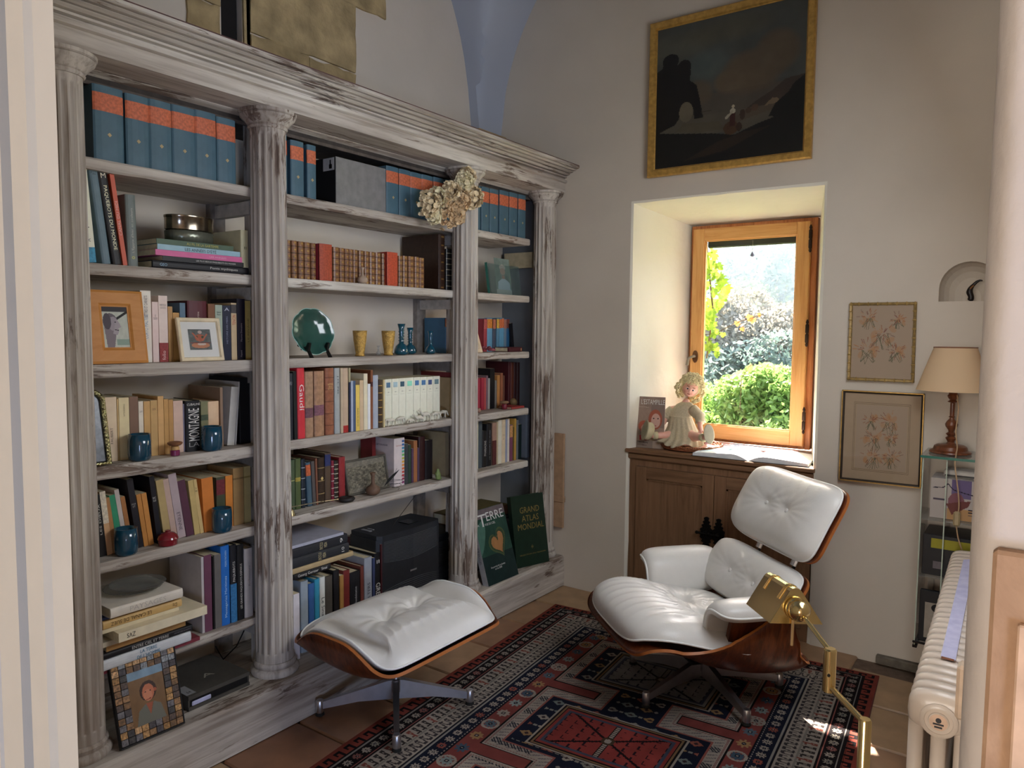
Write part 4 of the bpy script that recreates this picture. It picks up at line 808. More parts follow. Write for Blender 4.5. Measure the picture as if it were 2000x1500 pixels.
# ---- fourth shelf, middle bay
XD = -2.415; gl = []
row('D', 2, XD, [
 (561, 574, 730, '#1f222a', 'dark navy book', dict(tx=560.5, yb=860, st='hard', d=.2, T=[('DIEU', .85, .05, .5, 'h', '#8a8f98')])), (575.5, 582, 726, '#0d0d0f', 'black book', dict(tx=572, yb=861, st='soft', d=.2)),
 (583.5, 598, 719, '#b02630', 'bright red book titled in white', dict(tx=581, yb=862, st='hard', d=.22, T=[('Gaudí', .58, .37, .62, 'd', '#dcd2cc')])),
 (597.5, 613.8, 726, '#8a6c54', 'worn marbled leather volume', dict(st='leather', d=.18, band=(.3, .45, '#5c3c44'))), (615.5, 635, 725, '#8d6a50', 'worn marbled leather volume with torn head', dict(st='leather', d=.18, band=(.32, .48, '#6c4650'))),
 (637, 654, 719, '#7c4c36', 'brown leather volume with four bands', dict(st='leather', ribs=5, extra=('#5c3422',), d=.2, T=[('HISTOIRE\nDE LA\nFRANCE', .72, .1, .6, 'h', '#cfae72')])),
 (654.5, 665, 719, '#8d908e', 'pale grey-blue book', dict(st='hard', d=.21, T=[('J.M. PEI', .75, .27, .34, 'd', '#42484c')])), (665.5, 670.3, 719, '#a5927a', 'thin sand book', {}),
 (670.6, 681.3, 719, '#a8917a', 'book with red foot and white stroke', dict(st='hard', band=(0, .11, '#8a1f1c'), d=.21)), (681.5, 685, 719, '#8d8468', 'thin cream and navy book', dict(band=(0, .78, '#22243a'))),
 (685.6, 690, 744, '#8d93a4', 'thin blue-grey book', {}), (690.2, 694.8, 744, '#3c4c66', 'thin blue book', {}), (695, 702.6, 752, '#c8a850', 'yellow paperback', dict(T=[('GUIDE DE ROME', .3, .4, .34, 'u', '#5b4a20')])),
 (702.8, 710, 743, '#b39a7c', 'tan paperback', {}), (710.5, 718, 730, '#c0b69c', 'cream paperback', {}), (718.4, 723.6, 750, '#c9ccce', 'white paperback', {}), (724, 728.5, 723, '#6e4028', 'tall thin brown book', dict(d=.22, band=(.72, .8, '#3c1418'))),
 (729, 740, 733, '#8e949e', 'silvery book', dict(st='hard', d=.2)), (741, 748.5, 742, '#3c2c1c', 'black and gold ribbed volume', dict(st='leather', ribs=6, extra=('#b08a42',))), (749, 751.8, 742, '#b8a67c', 'thin cream booklet', {})])
WV = [(752, 765, 741), (765.6, 779, 740), (779.2, 792.3, 739), (792.6, 807.5, 738), (808, 820.5, 737), (820.8, 833.6, 736.5), (834, 845.6, 736), (846, 859, 735)]
wc = ['#3f5e78', '#8fa4a8', '#2f4a58', '#7cc0a4', '#3a628c', '#3a628c', '#3c4c74', '#5f7478']
row('D', 2, -2.44, [(a, b, t_, '#cfc4b2', 'ivory volume with small blue picture at the head', dict(st='soft', d=.15, T=[('*', .72, .03, .3, 'h', '#7d766a'), ('Encyclopédie', .66, .012, .6, 'h', '#8d8678')])) for a, b, t_ in WV], group='ivory volumes with blue vignettes')
for o, c in zip([o for o in COL.objects if o.get('group') == 'ivory volumes with blue vignettes'], wc):
    cv = [q for q in o.children if q.name.startswith('cover')][0]; t_ = max(v.co.y for v in cv.data.vertices); h_ = max(v.co.z for v in cv.data.vertices)
    part('vignette', MB().box((.0001, t_*.2, h_*.82), (.0009, t_*.8, h_*.93)), cm(c), o)
row('D', 2, -2.45, [(880, 884, 738, '#a8926c', 'tall cream book against the middle column', dict(d=.14)), (884.3, 888.5, 728, '#7c3434', 'red picture book showing its cover', dict(d=.23))])
# ---- fourth shelf, right bay
X3 = -2.53
row('D', 3, X3, [(933, 938, 739, '#8e2838', 'red paperback', {}), (940, 945.3, 738, '#8e2838', 'red paperback', {}), (945.6, 949.3, 738, '#9a4444', 'faded red paperback', {}), (949.6, 953, 734, '#6c545c', 'thin grey-mauve book', {}), (953.4, 956.8, 739, '#8d8c88', 'thin black and white book', {}), (957, 966, 720, '#0e0d10', 'black book', dict(d=.2)),
 (966.4, 970.2, 743, '#64605c', 'thin grey book', {}), (971, 976.2, 733, '#9c6c3c', 'tan book', {}), (977.6, 982, 729, '#84523a', 'brown book', {}), (982.3, 985.6, 734, '#5c3c30', 'brown book with pale dots on the spine', {}),
 (993.7, 998.2, 707, '#3c1418', 'large dark red marbled album', dict(d=.17, st='hard')), (998.5, 1004.5, 708, '#4c2418', 'large brown album', dict(d=.17, st='hard')), (1004.8, 1010.5, 708, '#2a1212', 'large dark brown album', dict(d=.17, st='hard')), (1010.8, 1016, 708, '#241010', 'large dark album, rightmost of the four', dict(d=.17, st='hard'))])
# ---- fifth shelf, middle bay
X6 = -2.485
row('E', 2, X6, [
 (556, 562.6, 902, '#3c4a40', 'dark green cloth volume', dict(st='hard')), (563, 577.6, 899, '#3f4c36', 'green cloth volume with gilt lines', dict(st='hard', band=(.58, .60, '#8a8a5c'))), (578.2, 589, 896, '#46502e', 'olive cloth volume with gilt title', dict(st='hard', band=(.55, .63, '#8a7a34'))),
 (589.5, 597.5, 897, '#20242a', 'black and silver-banded volume', dict(st='leather', ribs=4, extra=('#8c8f94',))), (602.5, 612, 905, '#3c505c', 'blue-grey book with orange label, leaning', dict(tx=597.5, yb=992, st='hard', band=(.70, .95, '#a8522e'))), (612.3, 619, 902, '#4c4642', 'grey-brown book', dict(tx=608, yb=990, st='hard')), (619.3, 623, 896, '#6c4432', 'brick-brown book', dict(tx=616, yb=989, st='hard')),
 (622.5, 635.5, 894, '#33261c', 'dark brown volume with gilt lozenge', dict(st='leather', ribs=3, extra=('#8a744c',), T=[('◆', .55, .09, .4, 'h', '#c8b070')])), (636, 647.5, 885, '#4a3a2c', 'tall brown volume with navy label', dict(st='hard', d=.22, band=(.74, .97, '#262c52'))),
 (648, 653.5, 900, '#6c1e2c', 'red volume with white bands', dict(st='leather', ribs=5, extra=('#a89890',))), (654, 662, 900, '#2c261f', 'black volume with many pale bands', dict(st='leather', ribs=8, extra=('#a39a84',))), (663.5, 675.5, 893, '#7c2426', 'tall red volume', dict(st='hard', d=.2))])
row('E', 2, -2.60, [(727, 734, 851, '#6a2222', 'dark red book behind the white dictionary', dict(d=.08))])
row('E', 2, X6, [
 (769.5, 790, 856, '#b5aaa8', 'thick white dictionary with coloured thumb index', dict(st='soft', d=.17, T=[('Larousse', .85, .035, .6, 'h', '#a8584c')])),
 (791, 797.2, 867, '#33373a', 'dark grey book', {}), (797.5, 803, 869, '#26382c', 'dark green book', {}), (804, 807.8, 876, '#4a3448', 'short purple book', {}), (808, 815, 861, '#8a5a38', 'orange-tan book', {}), (815.3, 819, 875, '#453448', 'short purple-grey book', {}), (819.6, 831.6, 853, '#2c1414', 'dark red ornate volume', dict(st='leather', ribs=0)), (832, 846, 860, '#161012', 'thick black volume', dict(st='hard')),
 (869.5, 876.8, 845, '#877a60', 'large beige book showing its text-covered back', dict(d=.19, x=-2.47))])
dic = [o for o in COL.objects if o.get('label', '').startswith('thick white dictionary')][0]; cv = [q for q in dic.children if q.name.startswith('cover')][0]; t_ = max(v.co.y for v in cv.data.vertices); h_ = max(v.co.z for v in cv.data.vertices)
ix = ['#2c4a7c', '#2c5a8c', '#2f6f8c', '#3c8c7c', '#5c9c4c', '#9c9c3c', '#b88c2c', '#b8742c', '#b85c2c', '#a83c2c', '#983034', '#8c2c44', '#7c2c5c']
for k in range(13):
    part('index_tab', MB().box((.0001, t_*.76, h_*(.95-.072*k-.045)), (.0010, t_*.97, h_*(.95-.072*k))), cm(ix[k]), dic)
letter('Larousse', .085, .012, Matrix(((1, 0, 0, -.085), (0, 0, -1, -.0006), (0, 1, 0, h_*.86), (0, 0, 0, 1))), cm('#5a4a52'), dic)
# ---- fifth shelf, right bay
row('E', 3, -2.465, [(928.5, 934, 815, '#b8b08c', 'thin cream book against the column', {}), (934.5, 943, 822, '#3c4448', 'dark grey-blue book', dict(st='hard')), (943.6, 951.4, 842, '#141213', 'black book titled in white', dict(st='hard', T=[('PHARAONS', .52, .42, .5, 'u', '#b9b5ae')])), (951.8, 961.4, 828, '#121113', 'black book with silver strip', dict(st='hard', T=[('LES TRESORS DU MUSEE', .5, .7, .2, 'u', '#8d8d90')])),
 (962, 969.6, 826, '#8a6c5c', 'book with a cream and red picture spine', dict(band=(0, .58, '#4a2222'))), (970, 972.7, 824, '#a19274', 'thin beige book', {}), (973, 980, 821, '#bdb8a8', 'white paperback', {}), (980.3, 987, 820, '#bcab8e', 'cream paperback', dict(T=[('ROMANS\nET\nRECITS', .6, .12, .6, 'h', '#8a7a60')])), (987.2, 991, 819, '#82889a', 'lilac paperback with black mark', {}), (991.3, 995, 818, '#bdb3a8', 'white paperback', {}),
 (995.4, 1001.3, 830, '#6c3c50', 'purple book', dict(band=(.66, .98, '#a87c50'))), (1001.6, 1004.3, 834, '#5c4c24', 'thin olive book', {}), (1004.6, 1008.2, 818, '#a8823c', 'ochre book', {}), (1008.6, 1012.4, 821, '#606468', 'grey book leaning right', {}), (1012.8, 1018.5, 829, '#122020', 'dark green book', {}),
 (1027, 1034, 810, '#565c66', 'large grey-blue book showing its back', dict(d=.12, x=-2.46))])
# ---- bottom, middle bay
XB = -2.40
row('P', 2, XB, [
 (560.5, 572, 1139, '#3f3230', 'purple-brown cloth book', dict(st='hard', d=.2)), (573.5, 585.5, 1160, '#b3acac', 'narrow white book', dict(d=.13, x=-2.37)), (589, 603.5, 1135, '#7d868c', 'grey photographic book', dict(st='hard', d=.2)), (604.2, 615.6, 1140, '#2c4e7c', 'blue book', dict(st='hard')), (616, 625.5, 1131, '#2c7890', 'teal book', dict(st='hard')), (626, 636.5, 1127, '#b3b3ac', 'white book with black title', dict(st='hard', T=[('Le Sinaï', .55, .3, .6, 'd', '#22262a')])),
 (636.8, 651, 1125, '#3f3a33', 'grey-brown cloth book', dict(st='hard')), (653, 664, 1114, '#131113', 'black book', dict(st='hard', d=.2)), (664.4, 671.6, 1124, '#8c6636', 'tan curling booklet', {}), (672, 684.5, 1114, '#5e1f1c', 'dark red cloth book', dict(st='hard')), (685, 704.8, 1117, '#111114', 'thick black book with navy head', dict(st='hard', T=[('Mondialisation', .6, .3, .2, 'u', '#a9a7a8')])), (705.2, 711.6, 1106, '#5a2c24', 'brick-red book', dict(st='hard', d=.2)),
 (713, 727.8, 1089, '#7d8086', 'large silver-grey book', dict(st='hard', d=.24, T=[('SHELTERS', .45, .36, .36, 'u', '#33363a')])), (728.2, 732.6, 1090, '#2c3450', 'tall navy book', dict(d=.24)), (733, 743.6, 1081, '#111012', 'tall black book titled in white capitals', dict(st='hard', d=.25, T=[('GRECE', .42, .3, .8, 'd', '#c4c0b8'), ('II', .88, .05, .5, 'h', '#c4c0b8')])), (744, 749, 1063, '#381418', 'tall maroon book', dict(d=.26))])
zz0 = AX(640, 1112, -2.40)[2]+.004
o_ = pile('P', 2, -2.385, [(574, 646, .024, '#141214', 'black book', dict(st='hard', d=.22, label='black book with white author names lying on the standing books', T=[('Georg Gerster   Sinaï', .5, .8, .62, 'd', '#c9c5be')])),
 (570, 690, .022, '#94805e', 'worn tan book', dict(st='hard', d=.22, label='worn tan book with frayed edges lying in the bottom pile, middle bay')),
 (571, 682, .042, '#222326', 'thick black encyclopedia volume', dict(st='hard', d=.24, label='thick black encyclopedia volume, lower of the two lying flat', T=[('ENCYCLO\nPÆDIA', .5, .13, .75, 'h', '#b9ab80'), ('10', .12, .05, .5, 'h', '#c9c5be')])),
 (568, 679, .040, '#1d1e22', 'thick black encyclopedia volume', dict(st='hard', d=.24, label='thick black encyclopedia volume, upper of the two lying flat', T=[('ENCYCLO\nPÆDIA', .45, .13, .75, 'h', '#b9ab80'), ('9', .12, .05, .5, 'h', '#c9c5be')])),
 (560, 671, .012, '#8d8d98', 'grey folder', dict(d=.25, label='pale grey folder of papers on top of the black encyclopedias'))], z0=zz0)

# ================================================================ ORNAMENTS ON THE SHELVES
blueg = plain('#0a4258', .12, var=.25, scale=14, spec=.7, coat=.6, g=1.0)
teal = plain('#0c4a5c', .1, var=.2, spec=.7, coat=.7)
def cup(px, yb, xr_, label, x=None, h=.088, r=.036):
    sh = 'D' if yb < 950 else 'E'; p = AX(px, yb, -2.425) if x is None else AX(px, yb, x); x = -2.425 if x is None else x
    t = thing('glass_tumbler', label, 'glass', (x, p[1], SH[sh]+.0006), group='dark blue glass tumblers')
    part('glass_body', MB().lathe([(.0, 0.0), (r*.78, 0), (r*.93, .006), (r, .022), (r*1.0, h*.6), (r*.95, h), (r*.90, h), (r*.93, h*.6), (r*.9, .02), (0, .010)], n=36), blueg, t, 'full')
cup(273, 893, 0, 'dark blue glass tumbler in front of the tan paperbacks, fourth shelf, left', -2.43); cup(414, 875, 0, 'dark blue glass tumbler in front of the orange-edged book, fourth shelf', -2.43)
cup(247, 1085, 0, 'dark blue glass tumbler at the left of the fifth shelf, left bay', -2.43); cup(434, 1040, 0, 'dark blue glass tumbler before the orange books, fifth shelf', -2.43)
p = AX(342, 884, -2.425); t = thing('candle_jar', 'small pink candle jar with wooden lid on the fourth shelf, left bay', 'candle', (-2.425, p[1], SH['D']+.0006))
part('jar', MB().lathe([(.013, 0), (.0155, .002), (.0155, .018), (.0135, .020)], n=24), plain('#7c2c54', .3), t, True); part('wax', MB().lathe([(.0135, .0203), (.0145, .021), (.0135, .031), (.010, .034)], n=24), plain('#c9a066', .4), t, True)
part('lid', MB().lathe([(.010, .0343), (.018, .036), (.024, .041), (.025, .046), (.018, .049), (.006, .050)], n=24), plain('#8a5c3c', .5, var=.3), t, True)
p = AX(330, 1070, -2.42); t = thing('lidded_pot', 'small red glazed pot with domed lid on the fifth shelf, left bay', 'pot', (-2.425, p[1], SH['E']+.0006)); redg = plain('#82202a', .12, var=.15, coat=.6)
part('pot_body', MB().lathe([(.024, 0), (.030, .002), (.0315, .018), (.0325, .020)], n=36), redg, t, True); part('pot_lid', MB().lathe([(.033, .0203), (.034, .023), (.030, .034), (.020, .043), (.009, .046), (.008, .048), (.010, .051), (.004, .053)], n=36), redg, t, True)
# glass plates
for k, (r, dz) in enumerate(((.078, 0), (.074, .011))):
    t = thing('glass_plate', ('lower' if k == 0 else 'upper')+' of two ribbed glass plates on the white book, sixth shelf', 'plate', (-2.47+.01*k, 1.255+.01*k, ztop+.0005+dz))
    part('plate', MB().lathe([(.03, 0), (.045, .001), (.060, .004), (r+.01, .010), (r+.014, .0125), (r+.010, .0118), (.06, .006), (.045, .003), (0, .0025)], n=96, rf=lambda a, z: 1+.012*math.cos(32*a)*(z > .005)), glassy('plate_glass', '#d8d8d4', .12, .86), t, 'full')
# green plate on stand
pc = AX(612, 645, -2.46); pl = thing('plate', 'large green glazed faceted plate standing on its easel, third shelf', 'plate', (-2.47, pc[1], SH['C']+.008), rot=(0, 0, 0))
R_ = .098; gz = plain('#274f45', .14, var=.3, scale=9, coat=.6, spec=.5, g=1.1)
M_ = Matrix.Translation((-.005, 0, R_*.985)) @ Matrix.Rotation(math.radians(-8), 4, 'Z') @ Matrix.Rotation(math.radians(78), 4, 'Y')
def fac(a, z): return .955+.045*abs(math.cos(4.5*a))
part('plate_body', MB().lathe([(0, -.010), (.040, -.010), (.060, -.006), (.085, .008), (R_, .016), (R_+.002, .019), (R_-.003, .019), (.080, .012), (.055, .002), (.035, 0), (0, 0)], n=72, rf=fac).xf(M_), gz, pl, True)
rimm = MB().tube([((R_+.0005)*fac(a, 0)*math.cos(a), (R_+.0005)*fac(a, 0)*math.sin(a), .0195) for a in np.linspace(0, 2*PI, 73)[:-1]], .0013, 6, True).xf(M_); part('rim', rimm, plain('#a8c8bc', .2, g=1.2), pl, True)
es = thing('plate_stand', 'black wooden easel holding the green plate', 'stand', (-2.45, pc[1], SH['C']+.0006)); ebony = plain('#0c0b0b', .4)
for s in (-1, 1): part('leg', MB().prism([(.045, 0), (.030, 0), (.012, .030), (-.045, .045), (-.048, .052), (.004, .042), (.018, .062), (.030, .060), (.022, .030)], s*.048-.005, s*.048+.005, 'y'), ebony, es)
part('crossbar', MB().box((-.038, -.043, .030), (-.030, .043, .044)), ebony, es)
# gold vases
goldg = plain('#c19a52', .2, .55, var=.3, scale=90, bump=.5, bscale=240, g=1.1)
for px, lb_ in ((703, 'gold mercury-glass vase left of the tiny glass bottle'), (758.5, 'gold mercury-glass vase right of the tiny glass bottle')):
    p = AX(px, 697, -2.45); t = thing('vase', lb_, 'vase', (-2.45, p[1], SH['C']+.0006), group='gold vases on the third shelf')
    part('vase_body', MB().lathe([(.020, 0), (.0225, .002), (.0215, .006), (.019, .010), (.022, .030), (.0275, .065), (.0305, .095), (.0315, .112), (.0290, .112), (.024, .06), (0, .02)], n=40), goldg, t, 'full')
p = AX(739, 695, -2.45); t = thing('glass_bottle', 'tiny clear glass bottle between the gold vases', 'bottle', (-2.45, p[1], SH['C']+.0006))
part('bottle_body', MB().lathe([(.010, 0), (.0125, .004), (.011, .014), (.0045, .020), (.0040, .034), (.0085, .044), (.0070, .044), (.003, .034), (.003, .021), (.009, .013), (.009, .004)], n=24), glassy('clear_glass', '#e6eaea', .03, .93), t, 'full')
for px, x, h, lb_ in ((784, -2.45, .145, 'tall blue glass bottle with wound neck next to a gold vase'), (801, -2.50, .128, 'blue glass bottle with wound neck, behind the tall one'), (841, -2.46, .112, 'blue glass bottle with plain long neck nearest the column')):
    p = AX(px, 693, x); t = thing('bottle', lb_, 'bottle', (x, p[1], SH['C']+.0006)); s = h/.145
    part('bottle_body', MB().lathe([(.024*s, 0), (.033*s, .008*s), (.034*s, .022*s), (.026*s, .042*s), (.012*s, .054*s), (.0105*s, .070*s), (.0125*s, .12*s), (.019*s, .145*s), (.017*s, .145*s), (.009*s, .118*s), (.008*s, .06*s), (0, .02)], n=32), teal, t, 'full')
    if h > .12: part('glass_thread', MB().tube([((.0135*s)*math.cos(a), (.0135*s)*math.sin(a), (.058+.0022*a)*s) for a in np.linspace(0, 28, 130)], .0013, 5), teal, t, True)
# clay vases
clay = plain('#a08a76', .7, var=.1, bump=.2, bscale=60, g=1.2)
for sh, px, py, sc, xx_, lb_ in (('B', 708, 551, .85, -2.415, 'small round clay vase with thin neck before the leather volumes'), ('E', 728.5, 966, 1.25, -2.44, 'brown clay vase with long flared neck on the fifth shelf')):
    p = AX(px, py, xx_); t = thing('clay_vase', lb_, 'vase', (xx_, p[1], SH[sh]+.0006))
    part('vase_body', MB().lathe([(.012*sc, 0), (.022*sc, .006*sc), (.027*sc, .017*sc), (.023*sc, .030*sc), (.010*sc, .038*sc), (.006*sc, .048*sc), (.0065*sc, .070*sc), (.0115*sc, .082*sc), (.009*sc, .082*sc), (.004*sc, .07*sc), (.004*sc, .045*sc)], n=36), clay if sh == 'B' else plain('#6d5240', .6, var=.2), t, 'full')
# ---------------------------------------------------------------- photo frames
def framed(name, label, cat, corners, fw, fmat, cv, depth=.012, matw=0, matc='#d8d4c8', glass=False, fname='frame', back=True, pm=None, tk=None):
    """flat frame from its four outer corners TL TR BR BL (room points)"""
    TL, TR, BR, BL = [np.array(c, float) for c in corners]; o = (BL+BR)/2
    t = thing(name, label, cat, tuple(o)); TL, TR, BR, BL = TL-o, TR-o, BR-o, BL-o
    ex = (TR-TL); w = np.linalg.norm(ex); ey = (TL-BL); h = np.linalg.norm(ey); n = np.cross(ex, ey); n /= np.linalg.norm(n)
    P = lambda u, v, d=0: TL+ex*u+(BL-TL)*v+(TR-TL-(BR-BL))*0+n*d if True else 0
    Q = lambda u, v, d=0: (TL*(1-u)+TR*u)*(1-v)+(BL*(1-u)+BR*u)*v+n*d
    a, b = fw/w, fw/h
    mb = MB()
    def bar(q0, q1, q2, q3):
        prof = [(0, 0), (0, depth*.8), (.15, depth), (.8, depth*.9), (.93, depth*.55), (1, depth*.5), (1, 0)]
        v = []; k = len(prof)
        for (i0, i1) in ((q0, q3), (q1, q2)):
            for s, d in prof: v.append(i0*(1-s)+i1*s+n*d)
        mb.add(v, [tuple(range(k))[::-1], tuple(range(k, 2*k))]+[(i, (i+1) % k, k+(i+1) % k, k+i) for i in range(k)])
    bar(Q(0, 0), Q(1, 0), Q(1-a, b), Q(a, b)); bar(Q(1, 0), Q(1, 1), Q(1-a, 1-b), Q(1-a, b)); bar(Q(1, 1), Q(0, 1), Q(a, 1-b), Q(1-a, 1-b)); bar(Q(0, 1), Q(0, 0), Q(a, b), Q(a, 1-b))
    part(fname, mb, fmat, t)
    part('backing', MB().add([Q(.01, .01, -.003), Q(.99, .01, -.003), Q(.99, .99, -.003), Q(.01, .99, -.003), Q(.01, .01, depth*.2), Q(.99, .01, depth*.2), Q(.99, .99, depth*.2), Q(.01, .99, depth*.2)], [(0, 1, 2, 3), (4, 7, 6, 5), (0, 4, 5, 1), (1, 5, 6, 2), (2, 6, 7, 3), (3, 7, 4, 0)]), plain('#3b3028', .9), t)
    i0, j0 = a, b
    if matw:
        part('mount', MB().add([Q(a, b, depth*.32), Q(1-a, b, depth*.32), Q(1-a, 1-b, depth*.32), Q(a, 1-b, depth*.32)], [(0, 3, 2, 1)]), plain(matc, .85, var=.02, g=1.3), t); i0, j0 = a+matw/w, b+matw/h
    print_quad('photograph' if cat == 'photo frame' else 'print', cv, Q(i0, j0, depth*.38), Q(1-i0, j0, depth*.38), Q(1-i0, 1-j0, depth*.38), Q(i0, 1-j0, depth*.38), t, pm)
    if glass: part('glass', MB().add([Q(a, b, depth*.46), Q(1-a, b, depth*.46), Q(1-a, 1-b, depth*.46), Q(a, 1-b, depth*.46)], [(0, 3, 2, 1)]), glassy('picture_glass', '#ffffff', .02, 1.0, 1.3), t)
    if tk: part('easel_back', MB().add([tk[0]-o, tk[1]-o, tk[2]-o, tk[0]-o+n*.003, tk[1]-o+n*.003, tk[2]-o+n*.003], [(0, 1, 2), (5, 4, 3), (0, 3, 4, 1), (1, 4, 5, 2), (2, 5, 3, 0)]), darkm, t)
    return t, Q
def lean(px0, px1, pyb, pyt, sh, x, back):
    """frame standing on a shelf, leaning back: bottom corners at plane x, top corners x-back"""
    z0 = SH[sh]+.001; b0, b1 = AX(px0, pyb, x), AX(px1, pyb, x); h = AX((px0+px1)/2, pyt, x-back)[2]
    return [(x-back, b0[1], h), (x-back, b1[1], h), (x, b1[1], z0), (x, b0[1], z0)]
# woman in profile, monochrome
c = Canvas(60, 90, '#c3c6b8'); c.noise(.12); c.rect(0, 0, 1, .12, '#3c383a'); c.line([(.55, .3), (1, .12)], .09, '#24211f'); c.ell(.30, .36, .28, .30, '#6a6166'); c.poly([(.05, .5), (.55, .5), (.40, 1), (.12, 1)], '#84787c')
c.ell(.42, .42, .20, .26, '#a0959a'); c.poly([(.55, .30), (.66, .40), (.72, .50), (.60, .53), (.62, .60), (.55, .70), (.38, .66)], '#a99ea2'); c.line([(.46, .56), (.6, .58)], .03, '#3b3336'); c.ell(.5, .38, .04, .02, '#3c3538'); c.ell(.18, .36, .16, .30, '#524a50'); c.rect(.5, .8, 1, .95, '#8fa393')
org = streaky('orange_wood_frame', 'y', '#bd7c38', '#c98844', '#d09350', scale=12, stretch=4, rough=.5, bump=.05)
framed('framed_photo', 'wide orange-brown wooden frame with a monochrome profile portrait, third shelf', 'photo frame', lean(173, 287, 709, 569, 'C', -2.405, .035), .052, org, c, .014, tk=None)
c = Canvas(44, 50, '#5f625e'); c.noise(.3, 10); c.ell(.52, .14, .09, .09, '#b9a49a'); c.ell(.5, .42, .22, .2, '#a85c44'); c.ell(.36, .38, .06, .07, '#3c4c34'); c.ell(.62, .38, .06, .07, '#3c4c34'); c.line([(.2, .2), (.45, .55)], .07, '#b0654c'); c.line([(.82, .25), (.6, .55)], .07, '#b0654c'); c.ell(.5, .78, .42, .16, '#b87c5c'); c.ell(.55, .72, .2, .07, '#c9b8a8'); c.line([(.05, .66), (.95, .66)], .03, '#7c3c34')
framed('framed_photo', 'square cream frame with a small colour snapshot, leaning on the maroon book', 'photo frame', lean(352, 436, 704, 622, 'C', -2.405, .03), .014, plain('#c9b898', .6, g=1.3), c, .012, matw=.026, matc='#c4c2bc')
# silver arched frame at the left of the fourth shelf
p0, p1 = AX(176, 900, -2.42), AX(218, 898, -2.42); zt_ = AX(196, 757, -2.45)[2]; z0 = SH['D']+.001; sil = plain('#c9b98c', .18, 1, var=.5, scale=70, bump=.8, bscale=120, g=1.2)
fr = thing('framed_photo', 'arched embossed silver frame at the left end of the fourth shelf', 'photo frame', (-2.42, p1[1], z0)); H = zt_-z0; Wd = .115
def sfp(r0):
    P = [(-Wd+r0, r0)]+[(-Wd+r0, H-.045)]+[(-Wd/2-(Wd/2-r0)*math.cos(a), H-.045+(.045-r0)*math.sin(a)) for a in np.linspace(.15, PI-.15, 11)]+[(-r0, H-.045), (-r0, r0)]; return P
lean_ = lambda P, d: [(-.045*z/H+d, y, z) for y, z in P]
path = lean_(sfp(.008), .004); part('frame', MB().tube(path, .0085, 8, True), sil, fr, 'full')
mb = MB()
for k in range(len(path)):
    a_, b_ = np.array(path[k]), np.array(path[(k+1) % len(path)]); m_ = max(1, int(np.linalg.norm(b_-a_)/.011))
    for j in range(m_): mb.ball(tuple(a_+(b_-a_)*j/m_+np.array((.006, 0, 0))), .0052, 8, 6)
part('embossing', mb, sil, fr, 'full')
inn = lean_(sfp(.014), .0); part('photograph', MB().add(inn, [tuple(range(len(inn)))]), plain('#5d6068', .25, var=.7, scale=26), fr)
part('backing', MB().add([(x-.004, y, z) for x, y, z in lean_(sfp(.004), 0)], [tuple(range(len(inn)))]), darkm, fr)
# mosaic frame
c = Canvas(60, 84, '#7c5c3c'); c.rect(0, 0, 1, .16, '#7f98ac'); c.noise(.15); c.ell(.52, .42, .24, .26, '#3c2820'); c.ell(.52, .45, .17, .22, '#c07252'); c.ell(.50, .50, .12, .15, '#cc8262'); c.ell(.44, .43, .025, .012, '#2c1c18'); c.ell(.58, .43, .025, .012, '#2c1c18'); c.line([(.45, .58), (.57, .57)], .02, '#7c2c28'); c.ell(.72, .44, .04, .05, '#a8583c'); c.poly([(.1, 1), (.2, .74), (.42, .64), (.52, .86), (.64, .64), (.84, .72), (.95, 1)], '#6f6d62'); c.poly([(.42, .64), (.52, .86), (.62, .64)], '#a05840')
cn = [AX(207, 1300, -2.39), AX(337, 1259, -2.39), AZ(358, 1413, ZP+.001), AZ(233, 1467, ZP+.001)]
mf, Q = framed('framed_photo', 'photo frame with mosaic border leaning on the bottom of the bookcase', 'photo frame', cn, .005, plain('#141110', .6), c, .014, glass=False)
for o in list(mf.children):
    if o.name.startswith('photograph'): o.data.transform(Matrix.Identity(4))
ph = [o for o in mf.children if o.name.startswith('photograph')][0]
bpy.data.objects.remove(ph)
print_quad('photograph', c, Q(.235, .175, .010), Q(.765, .175, .010), Q(.765, .825, .010), Q(.235, .825, .010), mf, painted('glossy_photo', .25))
mo = random.Random(4); mc = ['#6b4c2c', '#8a6434', '#4c3a30', '#a07848', '#5f5a5c', '#7c7f82', '#35302e', '#b08a60', '#84603c', '#3c3436']
for i in range(9):
    for j in range(12):
        if 2 <= i < 7 and 2 <= j < 10: continue
        u0, v0 = (i+.05)/9*.96+.02, (j+.05)/12*.96+.02; u1, v1 = (i+.95)/9*.96+.02, (j+.95)/12*.96+.02; d = .012+mo.random()*.001
        tl_ = part('mosaic_tile', MB().add([Q(u0, v0, .004), Q(u1, v0, .004), Q(u1, v1, .004), Q(u0, v1, .004), Q(u0, v0, d), Q(u1, v0, d), Q(u1, v1, d), Q(u0, v1, d)], [(4, 7, 6, 5), (0, 4, 5, 1), (1, 5, 6, 2), (2, 6, 7, 3), (3, 7, 4, 0)]), plain(mo.choice(mc), .5, var=.6, scale=150, g=1.2), mf)
